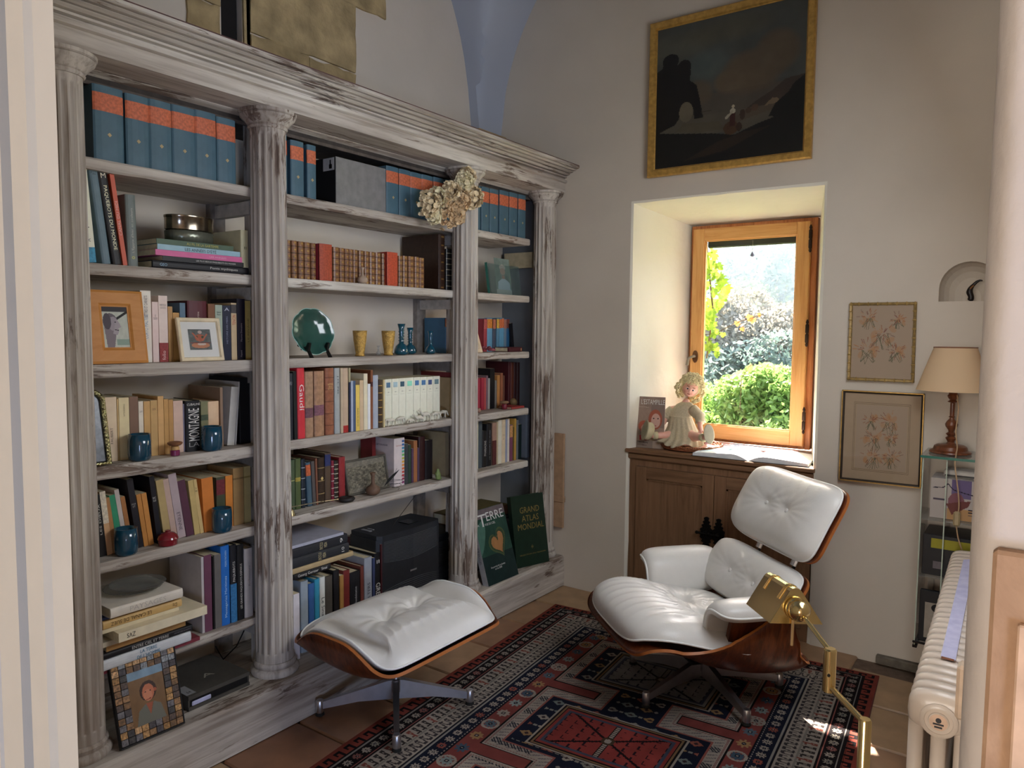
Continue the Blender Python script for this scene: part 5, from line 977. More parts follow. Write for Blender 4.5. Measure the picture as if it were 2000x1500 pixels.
# archive box at the bottom of the left bay
p0, p1 = AZ(369, 1390, ZP+.001), AZ(488, 1338, ZP+.001); w_ = p1[1]-p0[1]
ab = thing('archive_box', 'flat grey document box at the bottom of the left bay', 'box', (p0[0], p0[1], ZP+.0008)); gm_ = cm('#45413b', g=1.2)
part('box_body', MB().box((-.25, 0, 0), (0, w_, .012)).box((-.25, 0, .038), (0, w_, .052)).box((-.25, 0, .012), (-.004, .006, .038)).box((-.25, w_-.006, .012), (-.004, w_, .038)).box((-.02, .006, .012), (-.006, w_-.006, .038)), gm_, ab)
part('dark_slot', MB().box((-.0055, .006, .0125), (-.004, w_-.006, .0375)), plain('#0c0b0c', .6), ab)
part('paper_label', MB().box((-.0038, .012, .014), (.002, .085, .030), .003), plain('#b9b9d6', .6), ab)
part('top_label', MB().box((-.085, .0, .0522), (-.012, .035, .0526)), plain('#8f8f90', .7), ab); letter('64', .014, .016, Matrix(((0, -1, 0, -.03), (1, 0, 0, .018), (0, 0, 1, .0530), (0, 0, 0, 1))), darkm, ab)
letter('A', .045, .03, Matrix(((0, -1, 0, -.10), (1, 0, 0, w_*.55), (0, 0, 1, .0530), (0, 0, 0, 1))), plain('#a09a8c', .5), ab)
cp = [AX(480, 1225, -2.6), AX(462, 1262, -2.6), AX(436, 1288, -2.6)]; tag(part('cable', MB().tube([tuple(q) for q in cp]+[(-2.62, cp[2][1]-.02, ZP+.06)], .0025, 6), darkm), 'thin black cable hanging in the bottom of the left bay', 'cable')
# glass photo holder, second shelf right bay
z0 = SH['B']+.001; b0, b1 = AX(955, 570, -2.47), AX(1019, 574, -2.47); zt2 = AX(985, 517, -2.50)[2]
gh = thing('glass_photo_holder', 'two glass plates holding a pale portrait photograph, second shelf, right bay', 'photo frame', (-2.47, b0[1], z0)); wq = b1[1]-b0[1]; hq = zt2-z0
gg = glassy('green_edge_glass', '#d8e6e0', .03, .96)
part('glass', MB().box((-.006, 0, 0), (-.002, wq, hq)).xf(Matrix.Rotation(math.radians(-8), 4, 'Y')), gg, gh); part('glass', MB().box((.004, .012, 0), (.008, wq-.01, hq*.96)).xf(Matrix.Rotation(math.radians(-8), 4, 'Y')), gg, gh)
part('glass_edge', MB().box((-.007, -.0012, 0), (.009, 0, hq)).xf(Matrix.Rotation(math.radians(-8), 4, 'Y')), plain('#3f7c6c', .2), gh)
c = Canvas(36, 60, '#7c8a80'); c.noise(.3, 5); c.ell(.5, .25, .20, .13, '#c9b8ac'); c.ell(.50, .36, .17, .16, '#c09c8c'); c.rect(.42, .46, .6, .6, '#b08878'); c.poly([(.1, .95), (.14, .66), (.42, .56), (.6, .56), (.9, .66), (.95, .95)], '#b9c3cc'); c.rect(0, .86, 1, 1, '#b9bab2')
m0 = wq*.24; RM = Matrix.Rotation(math.radians(-8), 4, 'Y'); hp = AX(985, 505, -2.49)[2]-z0
q_ = [RM @ Vector(v) for v in ((.001, m0, hp), (.001, m0+wq*.46, hp), (.001, m0+wq*.46, .004), (.001, m0, .004))]; print_quad('photograph', c, *q_, gh)
# pine frame, third shelf right bay
c = Canvas(30, 40, '#77706c'); c.noise(.4, 6); c.ell(.5, .4, .2, .2, '#3c3634'); c.rect(0, .75, 1, 1, '#c9c6c0')
framed('framed_photo', 'pale speckled wooden frame leaning beside the third column, third shelf', 'photo frame', [(-2.45, 2.985, SH['C']+.155), (-2.45, 3.068, SH['C']+.155), (-2.41, 3.085, SH['C']+.001), (-2.41, 3.00, SH['C']+.001)], .024, plain('#bfa98c', .7, var=.15, g=1.3), c)
tg = thing('book', 'small dark red book lying flat at the right of the third shelf, right bay', 'book', (-2.41, 3.46, SH['C']+.0006), rot=(PI/2, 0, 0)); make_book(tg, .026, .13, .10, '#3c1018', st='hard', T=[('1', .1, .06, .5, 'd', '#b08a5c')])
tg = thing('book', 'thin pinkish-red booklet lying flat on the fourth shelf, right bay', 'book', (-2.42, 3.50, SH['D']+.0006), rot=(PI/2, 0, 0)); make_book(tg, .012, .12, .10, '#8a3430', st='hard')
# pink cloth flower
pf = thing('cloth_flower', 'faded pink folded cloth flower on the third shelf, right bay', 'ornament', (-2.425, 3.17, SH['C']+.001)); pk = plain('#8a4a50', .85, g=1.2)
for k in range(9):
    a = k*2.3; e_ = .018+.004*(k % 3); mb = MB().lathe([(.002, -.001), (.012, 0), (.018, .004), (.012, .008), (.001, .007)], n=14, sy=.55); mb.xf(Matrix.Translation((e_*math.cos(a)*.6, e_*math.sin(a)*1.5, .012+.006*(k % 3))) @ Matrix.Rotation(a, 4, 'Z') @ Matrix.Rotation(.8, 4, 'X')); part('petal', mb, pk, pf, 'full')
# jar and wooden ball, shell on the fourth shelf right
jx = thing('candle_jar', 'small red candle jar with wooden lid on the fourth shelf, right bay', 'candle', (-2.46, AX(985, 800, -2.46)[1], SH['D']+.0006)); part('jar', MB().lathe([(.014, 0), (.016, .003), (.016, .026), (.013, .030)], n=24), plain('#7c2a36', .25), jx, True); part('lid', MB().lathe([(.009, .0302), (.020, .033), (.026, .040), (.020, .046), (.006, .047)], n=24), plain('#9a7a5c', .6), jx, True)
wb = tag(part('wooden_ball', MB().lathe([(.004, 0), (.018, .006), (.024, .020), (.022, .034), (.010, .045), (.002, .047)], (-2.52, 3.53, SH['D']+.0008), 20), plain('#7c6440', .6, var=.3), None, 'full'), 'ochre wooden fruit at the right end of the fourth shelf, right bay', 'ornament')
shp = AX(937, 806, -2.44); sh_ = tag(part('shell', MB().lathe([(.001, 0), (.010, .002), (.014, .008), (.008, .016), (.003, .024), (.0005, .030)], (0, 0, 0), 18, rf=lambda a, z: 1+.12*math.cos(6*a)).xf(Matrix.Translation((-2.44, shp[1], SH['D']+.014)) @ Matrix.Rotation(1.35, 4, 'X')), plain('#9c7460', .5, g=1.2), None, 'full'), 'small pinkish shell beside the third column, fourth shelf', 'shell')
# figurines: ivory horses before the ivory volumes
ivory = plain('#c9c2b2', .45, var=.06, g=1.15)
def quad_beast(px, py, hgt_, face, label, graze=0, kneel=False, x=-2.418):
    y = AX(px, py, x)[1]; t = thing('horse_figurine', label, 'figurine', (x, y, SH['D']+.0008), rz=(0 if face > 0 else PI)); s = hgt_/.06
    vs = [(0, 0, .034), (0, .016, .036), (0, .026, .036), (0, .034, .046 if not graze else .036), (0, .040, .056 if not graze else .024), (0, .050, .053 if not graze else .010), (0, -.016, .036), (0, -.022, .034), (0, -.027, .022),
          (.005, .018, .030), (.0055, .019, .016), (.0055, .020, 0), (-.005, .020, .030), (-.0055, .024, .016), (-.0055, .021, 0), (.005, -.018, .030), (.0055, -.022, .017), (.0055, -.018, 0), (-.005, -.020, .030), (-.0055, -.024, .017), (-.0055, -.022, 0)]
    if kneel: vs = [(a, b, max(0.001, c*.55) if c < .034 else c*.75) for a, b, c in vs]
    ed = [(0, 1), (1, 2), (2, 3), (3, 4), (4, 5), (0, 6), (6, 7), (7, 8), (1, 9), (9, 10), (10, 11), (1, 12), (12, 13), (13, 14), (6, 15), (15, 16), (16, 17), (6, 18), (18, 19), (19, 20)]
    R = [.0095, .009, .007, .0055, .005, .003, .0095, .004, .0015]+[.004, .0022, .0020]*4
    me = bpy.data.meshes.new('body'); me.from_pydata([(a*s, b*s, c*s) for a, b, c in vs], ed, []); o = link('body', me, None, t); me.materials.append(ivory)
    m = o.modifiers.new('skin', 'SKIN'); m.use_smooth_shade = True
    me.skin_vertices.new() if not me.skin_vertices else None
    for i, r in enumerate(R): me.skin_vertices[0].data[i].radius = (r*s, r*s)
    me.skin_vertices[0].data[0].use_root = True; o.modifiers.new('sub', 'SUBSURF').levels = 1; o.modifiers['sub'].render_levels = 1
    for sx in (-1, 1): part('ear', MB().lathe([(.0015*s, 0), (.0001, .005*s)], (sx*.002*s, (.040)*s, (.059 if not graze else .028)*s), 6), ivory, t)
quad_beast(763, 834, .052, -1, 'ivory horse figurine grazing, leftmost of the figurines', 1); quad_beast(781, 832, .052, 1, 'ivory horse figurine grazing, second of the figurines', 1, x=-2.425)
quad_beast(804, 829, .040, -1, 'small lying ivory figurine between the horses', 1, True); quad_beast(819, 826, .058, -1, 'ivory figurine with raised neck, seated on its haunches', 0, True); quad_beast(832, 826, .064, -1, 'ivory horse figurine with raised head, before the seventh ivory volume', 0)
quad_beast(849, 823, .058, 1, 'standing ivory horse figurine near the right end of the ivory volumes', 1); quad_beast(864, 818, .056, 1, 'rightmost ivory horse figurine, before the red picture book', 1, x=-2.44)
# fifth shelf, middle bay: engraving slab, snuffer, bowl, feather spring, buddha
c = Canvas(84, 60, '#77705f'); c.noise(.6, 22); c.noise(.4, 40); c.rect(0, 0, 1, .18, '#8f897a', .6); c.rect(0, .88, 1, 1, '#8f897a', .5)
q0, q1 = AX(678, 958, -2.50)[1], AX(750, 945, -2.50)[1]; hz = AX(715, 893, -2.53)[2]
framed('relief_picture', 'grey carved relief picture in a narrow frame leaning behind the brown clay vase', 'picture', [(-2.53, q0, hz), (-2.53, q1+.03, hz), (-2.50, q1+.03, SH['E']+.001), (-2.50, q0, SH['E']+.001)], .010, plain('#5c574c', .6), c, pm=painted('carved_grey', .8, .8))
p = AX(568, 1008, -2.425); sn = thing('candle_snuffer', 'brass and silver candle snuffer with long handle on the fifth shelf, middle bay', 'candle snuffer', (-2.425, p[1], SH['E']+.0008)); sb = plain('#8c7c5c', .25, .9)
part('bell', MB().lathe([(.019, 0), (.018, .003), (.013, .018), (.008, .028), (.003, .032)], n=28), sb, sn, True); q = AX(660, 986, -2.44)
part('handle', MB().tube([(0, 0, .031), (0, 0, .034), (-.004, (q[1]-p[1])*.55, .028), (-.012, q[1]-p[1], .018)], [.0018, .0018, .002, .003], 8), plain('#c9c0a8', .2, .9), sn, True)
part('handle_knob', MB().ball((-.0035, (q[1]-p[1])*.62, .0262), .0035).ball((-.004, (q[1]-p[1])*.68, .0255), .003).ball((-.012, q[1]-p[1], .018), .004), sb, sn, True)
p = AX(679, 984, -2.43); bw = tag(part('stone_bowl', MB().lathe([(.015, 0), (.030, .004), (.036, .012), (.032, .019), (.024, .021), (.022, .016), (.012, .010), (0, .009)], (-2.435, p[1], SH['E']+.0008), 36), plain('#2c2826', .5, var=.3), None, 'full'), 'flat dark stone bowl on the fifth shelf, at the end of the snuffer', 'bowl')
p = AX(772, 955, -2.44); fs = thing('wire_ornament', 'coiled wire ornament with a black feather before the white dictionary', 'ornament', (-2.435, p[1], SH['E']+.001)); wr = plain('#2c2622', .4, .8)
part('wire_coil', MB().tube([((.012+.02*(k/90))*math.cos(k*.21), (.016+.032*(k/90))*math.sin(k*.21), .002+.00055*k) for k in range(100)], .0009, 5), wr, fs); part('wire_stem', MB().tube([(0, -.02, .048), (0, -.012, .075), (0, .006, .100)], .0007, 5), wr, fs)
part('feather', MB().prism([(-.075, .030), (-.05, .058), (-.02, .076), (.022, .092), (-.012, .066), (-.04, .048)], -.001, .001, 'x'), plain('#101012', .7), fs)
p = AX(855, 940, -2.43); bd = thing('figurine', 'small green stone seated figurine before the beige book, fifth shelf', 'figurine', (-2.43, p[1], SH['E']+.0008)); jd = plain('#6f7f4c', .35, var=.35, scale=60, g=1.2)
me = bpy.data.meshes.new('body'); me.from_pydata([(0, 0, .012), (0, 0, .028), (0, 0, .042), (0, 0, .050), (0, 0, .058), (0, .011, .036), (.004, .014, .024), (.008, .004, .016), (0, -.011, .036), (.004, -.014, .024), (.008, .014, .008), (.010, -.004, .007), (.008, -.014, .008)], [(0, 1), (1, 2), (2, 3), (3, 4), (2, 5), (5, 6), (6, 7), (2, 8), (8, 9), (0, 10), (10, 11), (0, 12)], [])
o = link('body', me, jd, bd); o.modifiers.new('skin', 'SKIN').use_smooth_shade = True
for i, r in enumerate([.014, .012, .010, .006, .009, .005, .005, .003, .005, .005, .007, .005, .007]): me.skin_vertices[0].data[i].radius = (r, r)
o.modifiers.new('sub', 'SUBSURF').levels = 1
# radio in the bottom of the middle bay
ra = AX(740, 1057, -2.40)[1]; rbb = AX(862, 1030, -2.40)[1]; rh = .385; rad = thing('radio', 'large black radio with curved grille at the bottom of the middle bay', 'radio', (-2.40, (ra+rbb)/2, ZP+.0008)); W2 = (rbb-ra)/2
rk = plain('#232529', .5, g=1.0)
front = [(-.20, -W2+.01), (-.02, -W2), (.0, -W2+.02), (.012, 0), (.0, W2-.02), (-.02, W2), (-.20, W2-.01)]
part('radio_body', MB().prism(front, 0, rh-.02, 'z').prism([(a*.98, b*.985) for a, b in front], rh-.02, rh, 'z'), rk, rad)
def fx(y): return np.interp(y, [-W2, -W2+.02, 0, W2-.02, W2], [-.02, 0, .012, 0, -.02])
for (g0, g1, arc, n_) in ((rh*.70, rh-.03, -.022, 16), (.03, rh*.30, .030, 13)):
    for k in range(n_):
        z_ = g0+(g1-g0)*k/(n_-1); mb = MB(); ys_ = np.linspace(-W2+.03, W2-.012, 14)
        mb.tube([(fx(y)+.0005, y, z_+(arc*math.cos(y/W2*1.4) if arc < 0 else arc*math.cos(y/W2*1.4)-.0)*(1-abs(k-(0 if arc < 0 else n_-1))/(n_-1))) for y in ys_], .0014, 4); part('grille_slat', mb, plain('#3b3d41', .5), rad)
part('badge', MB().box((.0118, -.022, rh*.47), (.0128, .022, rh*.49)), plain('#b9babc', .3, .8), rad)
part('button', MB().box((-.16, -W2+.04, rh+.0002), (-.10, -W2+.055, rh+.003)).box((-.15, -W2+.07, rh+.0002), (-.11, -W2+.078, rh+.003)), plain('#8d8f92', .5), rad)
part('display', MB().box((-.12, .03, rh+.0002), (-.05, .10, rh+.004), .002), plain('#0e0f11', .2), rad); part('aerial', MB().tube([(-.10, -.02, rh+.004), (-.13, .25, rh+.17)], .0016, 6), plain('#4c4a48', .3, .9), rad)
# dark pile behind the third column
zz_ = ZP+.001; k = 0
for xl, xr, t_, hx, lb_ in [(850, 958, .04, '#0f0f11', 'black magazine box at the base of the dark pile'), (852, 957, .03, '#101012', 'black box, second from the bottom of the dark pile'), (852, 957, .03, '#121113', 'black box, third from the bottom of the dark pile'), (850, 958, .03, '#0f0f11', 'black box, fourth from the bottom of the dark pile'), (852, 957, .035, '#141315', 'black box, fifth from the bottom of the dark pile'), (850, 956, .03, '#101012', 'black box, sixth from the bottom of the dark pile'), (853, 980, .035, '#111113', 'black box near the top of the dark pile'), (848, 998, .035, '#0c0c0e', 'black book with white title near the top of the dark pile')]:
    ya, yb_ = AX(xl, 1040, -2.48)[1], AX(xr, 1040, -2.48)[1]; root = thing('magazine_box', lb_, 'box', (-2.48, yb_, zz_), rot=(PI/2, 0, 0)); make_book(root, t_, yb_-ya, .2, hx, st='hard' if 'book' in lb_ else 'box', T=[('Indes de la Terre', .12, .2, .4, 'd', '#b9b6ae')] if 'book' in lb_ else ()); zz_ += t_+.0008
ya, yb_ = AX(905, 960, -2.46)[1], AX(996, 955, -2.46)[1]; root = thing('book', 'old brown leather atlas with olive cover on top of the dark pile', 'book', (-2.46, yb_, zz_), rot=(PI/2, 0, 0)); make_book(root, .055, yb_-ya, .21, '#5a3a26', st='hard', T=[('≡', .5, .1, .5, 'd', '#a88a5c')])
part('olive_cover', MB().box((-.21, .0552, .002), (-.004, .0562, yb_-ya-.002)), plain('#6c6038', .7), root)
# two big atlases leaning at the front of the right bay
def leaning_book(label, BLc, BRc, TLc, TRc, th, hx, spine=None, deco=None):
    BLc, BRc, TLc, TRc = [np.array(v, float) for v in (BLc, BRc, TLc, TRc)]; ex = BRc-BLc; w = np.linalg.norm(ex); ex /= w; ey = TLc-BLc; ey -= ex*(ey@ex); h = np.linalg.norm(ey); ey /= h; n = np.cross(ex, ey)
    M = Matrix(((ex[0], ey[0], n[0], 0), (ex[1], ey[1], n[1], 0), (ex[2], ey[2], n[2], 0), (0, 0, 0, 1)))
    root = thing('book', label, 'book', tuple(BLc-n*0)); root.matrix_world = Matrix.Translation(BLc) @ M
    part('cover', MB().box((0, 0, -.003), (w, h, 0)).box((0, 0, -th), (w, h, -th+.003)).box((0, 0, -th+.003), (.003, h, -.003)), cm(hx, .3), root); part('pages', MB().box((.003, .003, -th+.003), (w-.004, h-.003, -.003)), pagem, root)
    if spine: part('spine_paper', MB().box((-.0006, 0, -th), (0, h, 0)), cm(spine, .5), root)
    return root, w, h
T_ = lambda x, y, z=.0006: Matrix.Translation((x, y, z))
root, w, h = leaning_book('dark green gilt-titled world atlas leaning at the right end of the bookcase', AZ(1010, 1111, ZP+.002), AZ(1073, 1096, ZP+.002), (-2.40, 3.30, .570), (-2.40, 3.57, .570), .034, '#16261c')
gt = plain('#8f7c46', .45, .4, g=1.2)
for b_, yy_, ww in (('GRAND', .79, .60), ('ATLAS', .67, .52), ('MONDIAL', .555, .80)): letter(b_, w*ww, h*.085, T_(w*.54, h*yy_), gt, root)
letter('SELECTION DU READER', w*.8, h*.018, T_(w*.52, h*.165), gt, root); letter('◈', w*.08, w*.09, T_(w*.52, h*.26), gt, root)
root, w, h = leaning_book('green picture atlas with heart-shaped island on its cover, leaning in front of the dark atlas', AZ(954.5, 1146, ZP+.002), AZ(1013, 1121, ZP+.002), (-2.39, 3.01, .553), (-2.39, 3.27, .553), .036, '#22382e', spine='#82807f')
c = Canvas(90, 130, '#28463a'); c.noise(.22, 6); c.rect(0, .62, 1, 1, '#1d2a2c', .8); c.rect(0, 0, 1, .12, '#77686c', .8); c.ell(.05, .4, .14, .4, '#5c8474', .5, .6)
def heart(k, col):
    P = [(.50+k*.020*16*math.sin(a)**3*.9, .49-k*.0135*(13*math.cos(a)-5*math.cos(2*a)-2*math.cos(3*a)-math.cos(4*a))) for a in np.linspace(0, 2*PI, 60)]; ca, sa = math.cos(-.35), math.sin(-.35); P = [(.58+(x-.5)*ca-(y-.47)*sa*1.3, .47+(x-.5)*sa/1.3+(y-.47)*ca) for x, y in P]; c.poly(P, col)
heart(1.0, '#4c5c3c'); heart(.88, '#3a4a34'); heart(.72, '#a8784c'); c.line([(.60, .36), (.58, .45)], .03, '#3a4a34'); c.noise(.08, 20)
print_quad('cover_print', c, (0, h, .0004), (w, h, .0004), (w, 0, .0004), (0, 0, .0004), root, painted('glossy_photo', .25))
wt = plain('#d9d9d4', .5)
letter('T', w*.26, h*.165, T_(w*.24, h*.85, .001), wt, root); letter('ERRE', w*.56, h*.115, T_(w*.66, h*.885, .001), wt, root); letter('LA', w*.10, h*.028, T_(w*.07, h*.80, .001), wt, root); letter('VUE DU CIEL', w*.34, h*.03, T_(w*.46, h*.785, .001), wt, root)
letter('Un portrait de la planète\nen l\'an 2000', w*.46, h*.055, T_(w*.42, h*.20, .001), wt, root); letter('LA TERRE VUE DU CIEL', h*.42, .014, Matrix(((0, 0, -1, -.0009), (-1, 0, 0, h*.5), (0, 1, 0, -.018), (0, 0, 0, 1))), plain('#44444a', .6), root)
# board standing in the corner behind the last column
tag(part('wooden_board', MB().box((-2.315, 3.655, ZP+.01+.16), (-2.245, 3.672, .905), .003).box((-2.315, 3.650, .50), (-2.24, 3.674, .535), .003), plain('#9a7c60', .8, g=1.3)), 'pale wooden slat standing in the corner behind the last column', 'board')
# dried hydrangea bunch on the third column
hy = thing('dried_flowers', 'bunch of dried cream hydrangeas hung on the third column', 'flowers', (-2.27, 2.80, 2.10)); rq = np.random.default_rng(5)
cream = [plain('#c9b592', .8, var=.22, scale=60, g=1.3), plain('#bda27c', .8, var=.22, scale=60, g=1.3), plain('#d3c3a0', .8, var=.2, scale=60, g=1.25)]
cl = [(836, 400, .056), (868, 422, .058), (852, 388, .045), (880, 375, .042), (868, 392, .050), (905, 355, .045), (920, 385, .052), (898, 392, .048), (845, 420, .035), (912, 345, .036), (890, 420, .04)]
petal = MB().add([(0, 0, 0), (.5, .25, .12), (.55, .7, .05), (0, 1, .15), (-.55, .7, .05), (-.5, .25, .12), (0, .5, -.08)], [(0, 1, 6), (1, 2, 6), (2, 3, 6), (3, 4, 6), (4, 5, 6), (5, 0, 6)])
vb, fb = np.array(petal.v), petal.f
for gi, (px, py, R) in enumerate(cl):
    cc = AX(px, py, -2.285-.03*(px < 880)); mb = MB()
    for k in range(78):
        d = rq.normal(size=3); d /= np.linalg.norm(d); d[0] = abs(d[0])*.8+.1*d[0]; cpos = cc+d*R*(.75+.3*rq.random()); nrm = Vector(d).normalized(); q = nrm.to_track_quat('Z', 'Y')
        for j in range(4):
            M = Matrix.Translation(Vector(cpos)) @ q.to_matrix().to_4x4() @ Matrix.Rotation(j*PI/2+k, 4, 'Z') @ Matrix.Rotation(.35+.4*rq.random(), 4, 'X') @ Matrix.Scale(.0168*(.8+.5*rq.random()), 4)
            mb.add([tuple(M @ Vector(v)) for v in vb], fb)
    o = part('flower_head', mb, cream[gi % 3], hy, 'full', True)
part('stems', MB().tube([tuple(AX(895, 372, -2.29)), tuple(AX(880, 400, -2.30)), tuple(AX(868, 420, -2.30))], .006, 6), plain('#6b5438', .9), hy, wpos=True)

# ================================================================ PICTURES ON THE BACK WALL
gilt = plain('#b08a48', .42, .5, var=.2, scale=50, g=1.35)
c = Canvas(190, 186, '#3f3f38'); c.put(c.Y < 1, '#44453f'); c.put((c.Y < .5), '#4a4c47', .6)
c.ell(.15, .15, .30, .12, '#545348', soft=.8); c.ell(.5, .1, .35, .10, '#55503f', soft=.9, al=.7); c.ell(.35, .32, .18, .12, '#4d5450', soft=.8); c.ell(.66, .42, .22, .16, '#5c4f3e', soft=.5); c.ell(.52, .46, .12, .09, '#5f5240', soft=.5); c.ell(.82, .32, .16, .16, '#594d3d', soft=.5); c.ell(.3, .5, .12, .10, '#564c3d', soft=.6); c.rect(.0, .52, 1, .66, '#55483a', .5)
c.poly([(.55, .72), (.70, .62), (.80, .57), (.88, .51), (1, .50), (1, .66), (.55, .75)], '#3b3029'); c.rect(0, .66, 1, .80, '#5a5040', .55); c.poly([(.75, .665), (.80, .62), (.83, .625), (.86, .66)], '#6d5c46')
c.poly([(0, .30), (.04, .28), (.06, .20), (.12, .21), (.14, .27), (.19, .28), (.25, .33), (.24, .40), (.29, .44), (.31, .52), (.34, .66), (.34, .68), (.28, .68), (.27, .60), (.22, .56), (.18, .58), (.17, .66), (.14, .70), (0, .75)], '#14110e'); c.ell(.22, .62, .05, .07, '#635a49'); c.ell(.10, .24, .06, .05, '#14110e'); c.ell(.20, .30, .05, .05, '#16120f')
c.poly([(0, .74), (.2, .77), (.42, .80), (.56, .83), (.7, .78), (.85, .74), (1, .70), (1, 1), (0, 1)], '#121210'); c.poly([(1, .50), (.93, .55), (.90, .60), (.82, .66), (.78, .74), (1, .78)], '#11120f'); c.poly([(.2, .97), (.45, .86), (.62, .82), (.80, .80), (.5, .93)], '#2c2118', .8); c.poly([(.2, .70), (.45, .72), (.5, .78), (.3, .78), (.15, .75)], '#4f4839')
c.ell(.535, .78, .05, .045, '#46301f'); c.rect(.525, .68, .565, .77, '#3b1e18'); c.ell(.545, .665, .018, .02, '#a8a08c'); c.line([(.50, .71), (.54, .67)], .016, '#97907e'); c.ell(.548, .635, .010, .010, '#a79c84'); c.ell(.61, .70, .018, .035, '#3a2a20'); c.ell(.65, .68, .02, .018, '#453428'); c.ell(.69, .665, .022, .022, '#503b2c'); c.ell(.59, .78, .02, .03, '#332319'); c.line([(.33, .64), (.40, .635)], .006, '#3b3129'); c.noise(.12, 14)
def onwall(px, d=.0): return AY(px[0], px[1], YB-d)
framed('painting', 'large dark landscape painting in a gilt frame hanging above the window', 'painting', [(-1.752, YB-.014, 3.098), (-.925, YB-.014, 3.098), (-.925, YB-.014, 2.312), (-1.752, YB-.014, 2.312)], .040, gilt, c, .030, pm=painted('old_varnish', .32, .15, .5))
def botanical(seed, cl_):
    c = Canvas(110, 132, '#b9a38c'); r = random.Random(seed); cc = ['#9c5c44', '#b4744c', '#7d5a50', '#c08a5c', '#8a4c44']
    for x, y, s in cl_:
        s *= 1.35
        for k in range(5): c.ell(x+r.uniform(-.08, .08)*s, y+r.uniform(-.05, .05)*s, .035*s, .022*s, '#c08c5c', r.uniform(0, 3), .5)
        for k in range(9): a = r.uniform(.8, 2.4); c.line([(x+r.uniform(-.05, .05)*s, y), (x+math.cos(a)*.11*s, y+math.sin(a)*.10*s)], .009, '#5f6248', .75)
        for k in range(22):
            a = r.uniform(0, 6.3); d = r.uniform(.01, .10)*s; x0, y0 = x+math.cos(a)*d, y-.02+math.sin(a)*d*.6; c.line([(x0, y0), (x0+math.cos(a)*.035*s, y0+math.sin(a)*.03*s)], .012, r.choice(cc), .7)
    return c
bam = plain('#8c7446', .4, .35, var=.35, scale=60, g=1.1)
bf, Q = framed('botanical_print', 'upper flower print in a bamboo-style gilt frame on the back wall', 'picture', [(-.734, YB-.010, 1.642), (-.463, YB-.010, 1.642), (-.459, YB-.010, 1.289), (-.732, YB-.010, 1.289)], .013, bam, botanical(3, [(.27, .18, 1.1), (.76, .20, .9), (.52, .40, 1.5), (.27, .62, 1.4), (.74, .64, 1.1)]), .016, glass=True)
mb = MB()
for (a, b, n_) in (((0, 0), (1, 0), 7), ((1, 0), (1, 1), 9), ((1, 1), (0, 1), 7), ((0, 1), (0, 0), 9)):
    for k in range(n_+1):
        u, v = a[0]+(b[0]-a[0])*k/n_, a[1]+(b[1]-a[1])*k/n_; q = Q(min(max(u, .024), .976), min(max(v, .019), .981), .014); mb.box(tuple(q-np.array((.009 if a[1] != b[1] else .0025, .004, .009 if a[1] == b[1] else .0025))), tuple(q+np.array((.009 if a[1] != b[1] else .0025, .004, .009 if a[1] == b[1] else .0025))), .002)
part('bamboo_joints', mb, plain('#a88c54', .3, .5), bf)
c2 = botanical(9, [(.30, .25, 1.1), (.68, .25, 1.5), (.34, .52, 1.5), (.70, .50, 1.0), (.35, .82, 1.4), (.72, .80, 1.3)])
bg, Q = framed('botanical_print', 'lower flower print in a black and gilt frame with wide mount', 'picture', [(-.750, YB-.011, 1.243), (-.416, YB-.011, 1.243), (-.413, YB-.011, .827), (-.750, YB-.011, .824)], .012, plain('#2c2118', .4, .2), c2, .016, matw=.052, matc='#a8937a', glass=True)
for (u0, v0, u1, v1) in ((0, 0, 1, .010), (0, .990, 1, 1), (0, 0, .012, 1), (.988, 0, 1, 1)):
    part('gilt_line', MB().add([Q(u0, v0, .013), Q(u1, v0, .013), Q(u1, v1, .013), Q(u0, v1, .013), Q(u0, v0, .018), Q(u1, v0, .018), Q(u1, v1, .018), Q(u0, v1, .018)], [(4, 7, 6, 5), (0, 4, 5, 1), (1, 5, 6, 2), (2, 6, 7, 3), (3, 7, 4, 0)]), gilt, bg)
a, b = .155, .125; lw = .004
for e_ in (0, .015):
    for (u0, v0, u1, v1) in ((a+e_, b+e_, 1-a-e_, b+e_+lw), (a+e_, 1-b-e_-lw, 1-a-e_, 1-b-e_), (a+e_, b+e_, a+e_+lw, 1-b-e_), (1-a-e_-lw, b+e_, 1-a-e_, 1-b-e_)): part('mount_line', MB().add([Q(u0, v0, .0056), Q(u1, v0, .0056), Q(u1, v1, .0056), Q(u0, v1, .0056)], [(0, 3, 2, 1)]), plain('#7c6a54', .8), bg)
# bird figure in the niche
bp = AY(1895, 588, YB+.05); bi = thing('bird_figurine', 'dark carved bird with a curved beak standing in the wall niche', 'figurine', (bp[0]-.002, YB+.045, NZ+.001)); bk_ = plain('#1c1310', .4)
me = bpy.data.meshes.new('body'); me.from_pydata([(0, 0, .0), (.008, 0, .018), (-.004, 0, .036), (0, 0, .054), (.010, 0, .068), (.022, 0, .082), (.034, 0, .088), (.044, 0, .086)], [(i, i+1) for i in range(7)], [])
o = link('body', me, bk_, bi); o.modifiers.new('skin', 'SKIN').use_smooth_shade = True
for i, r in enumerate([.019, .012, .017, .013, .008, .007, .005, .003]): me.skin_vertices[0].data[i].radius = (r, r*.9)
o.modifiers.new('sub', 'SUBSURF').levels = 1
part('collar', MB().tube([(.0, -.011, .052), (.006, -.010, .060), (.012, -.006, .066)], .0035, 6), plain('#8a5a34', .5), bi, True)
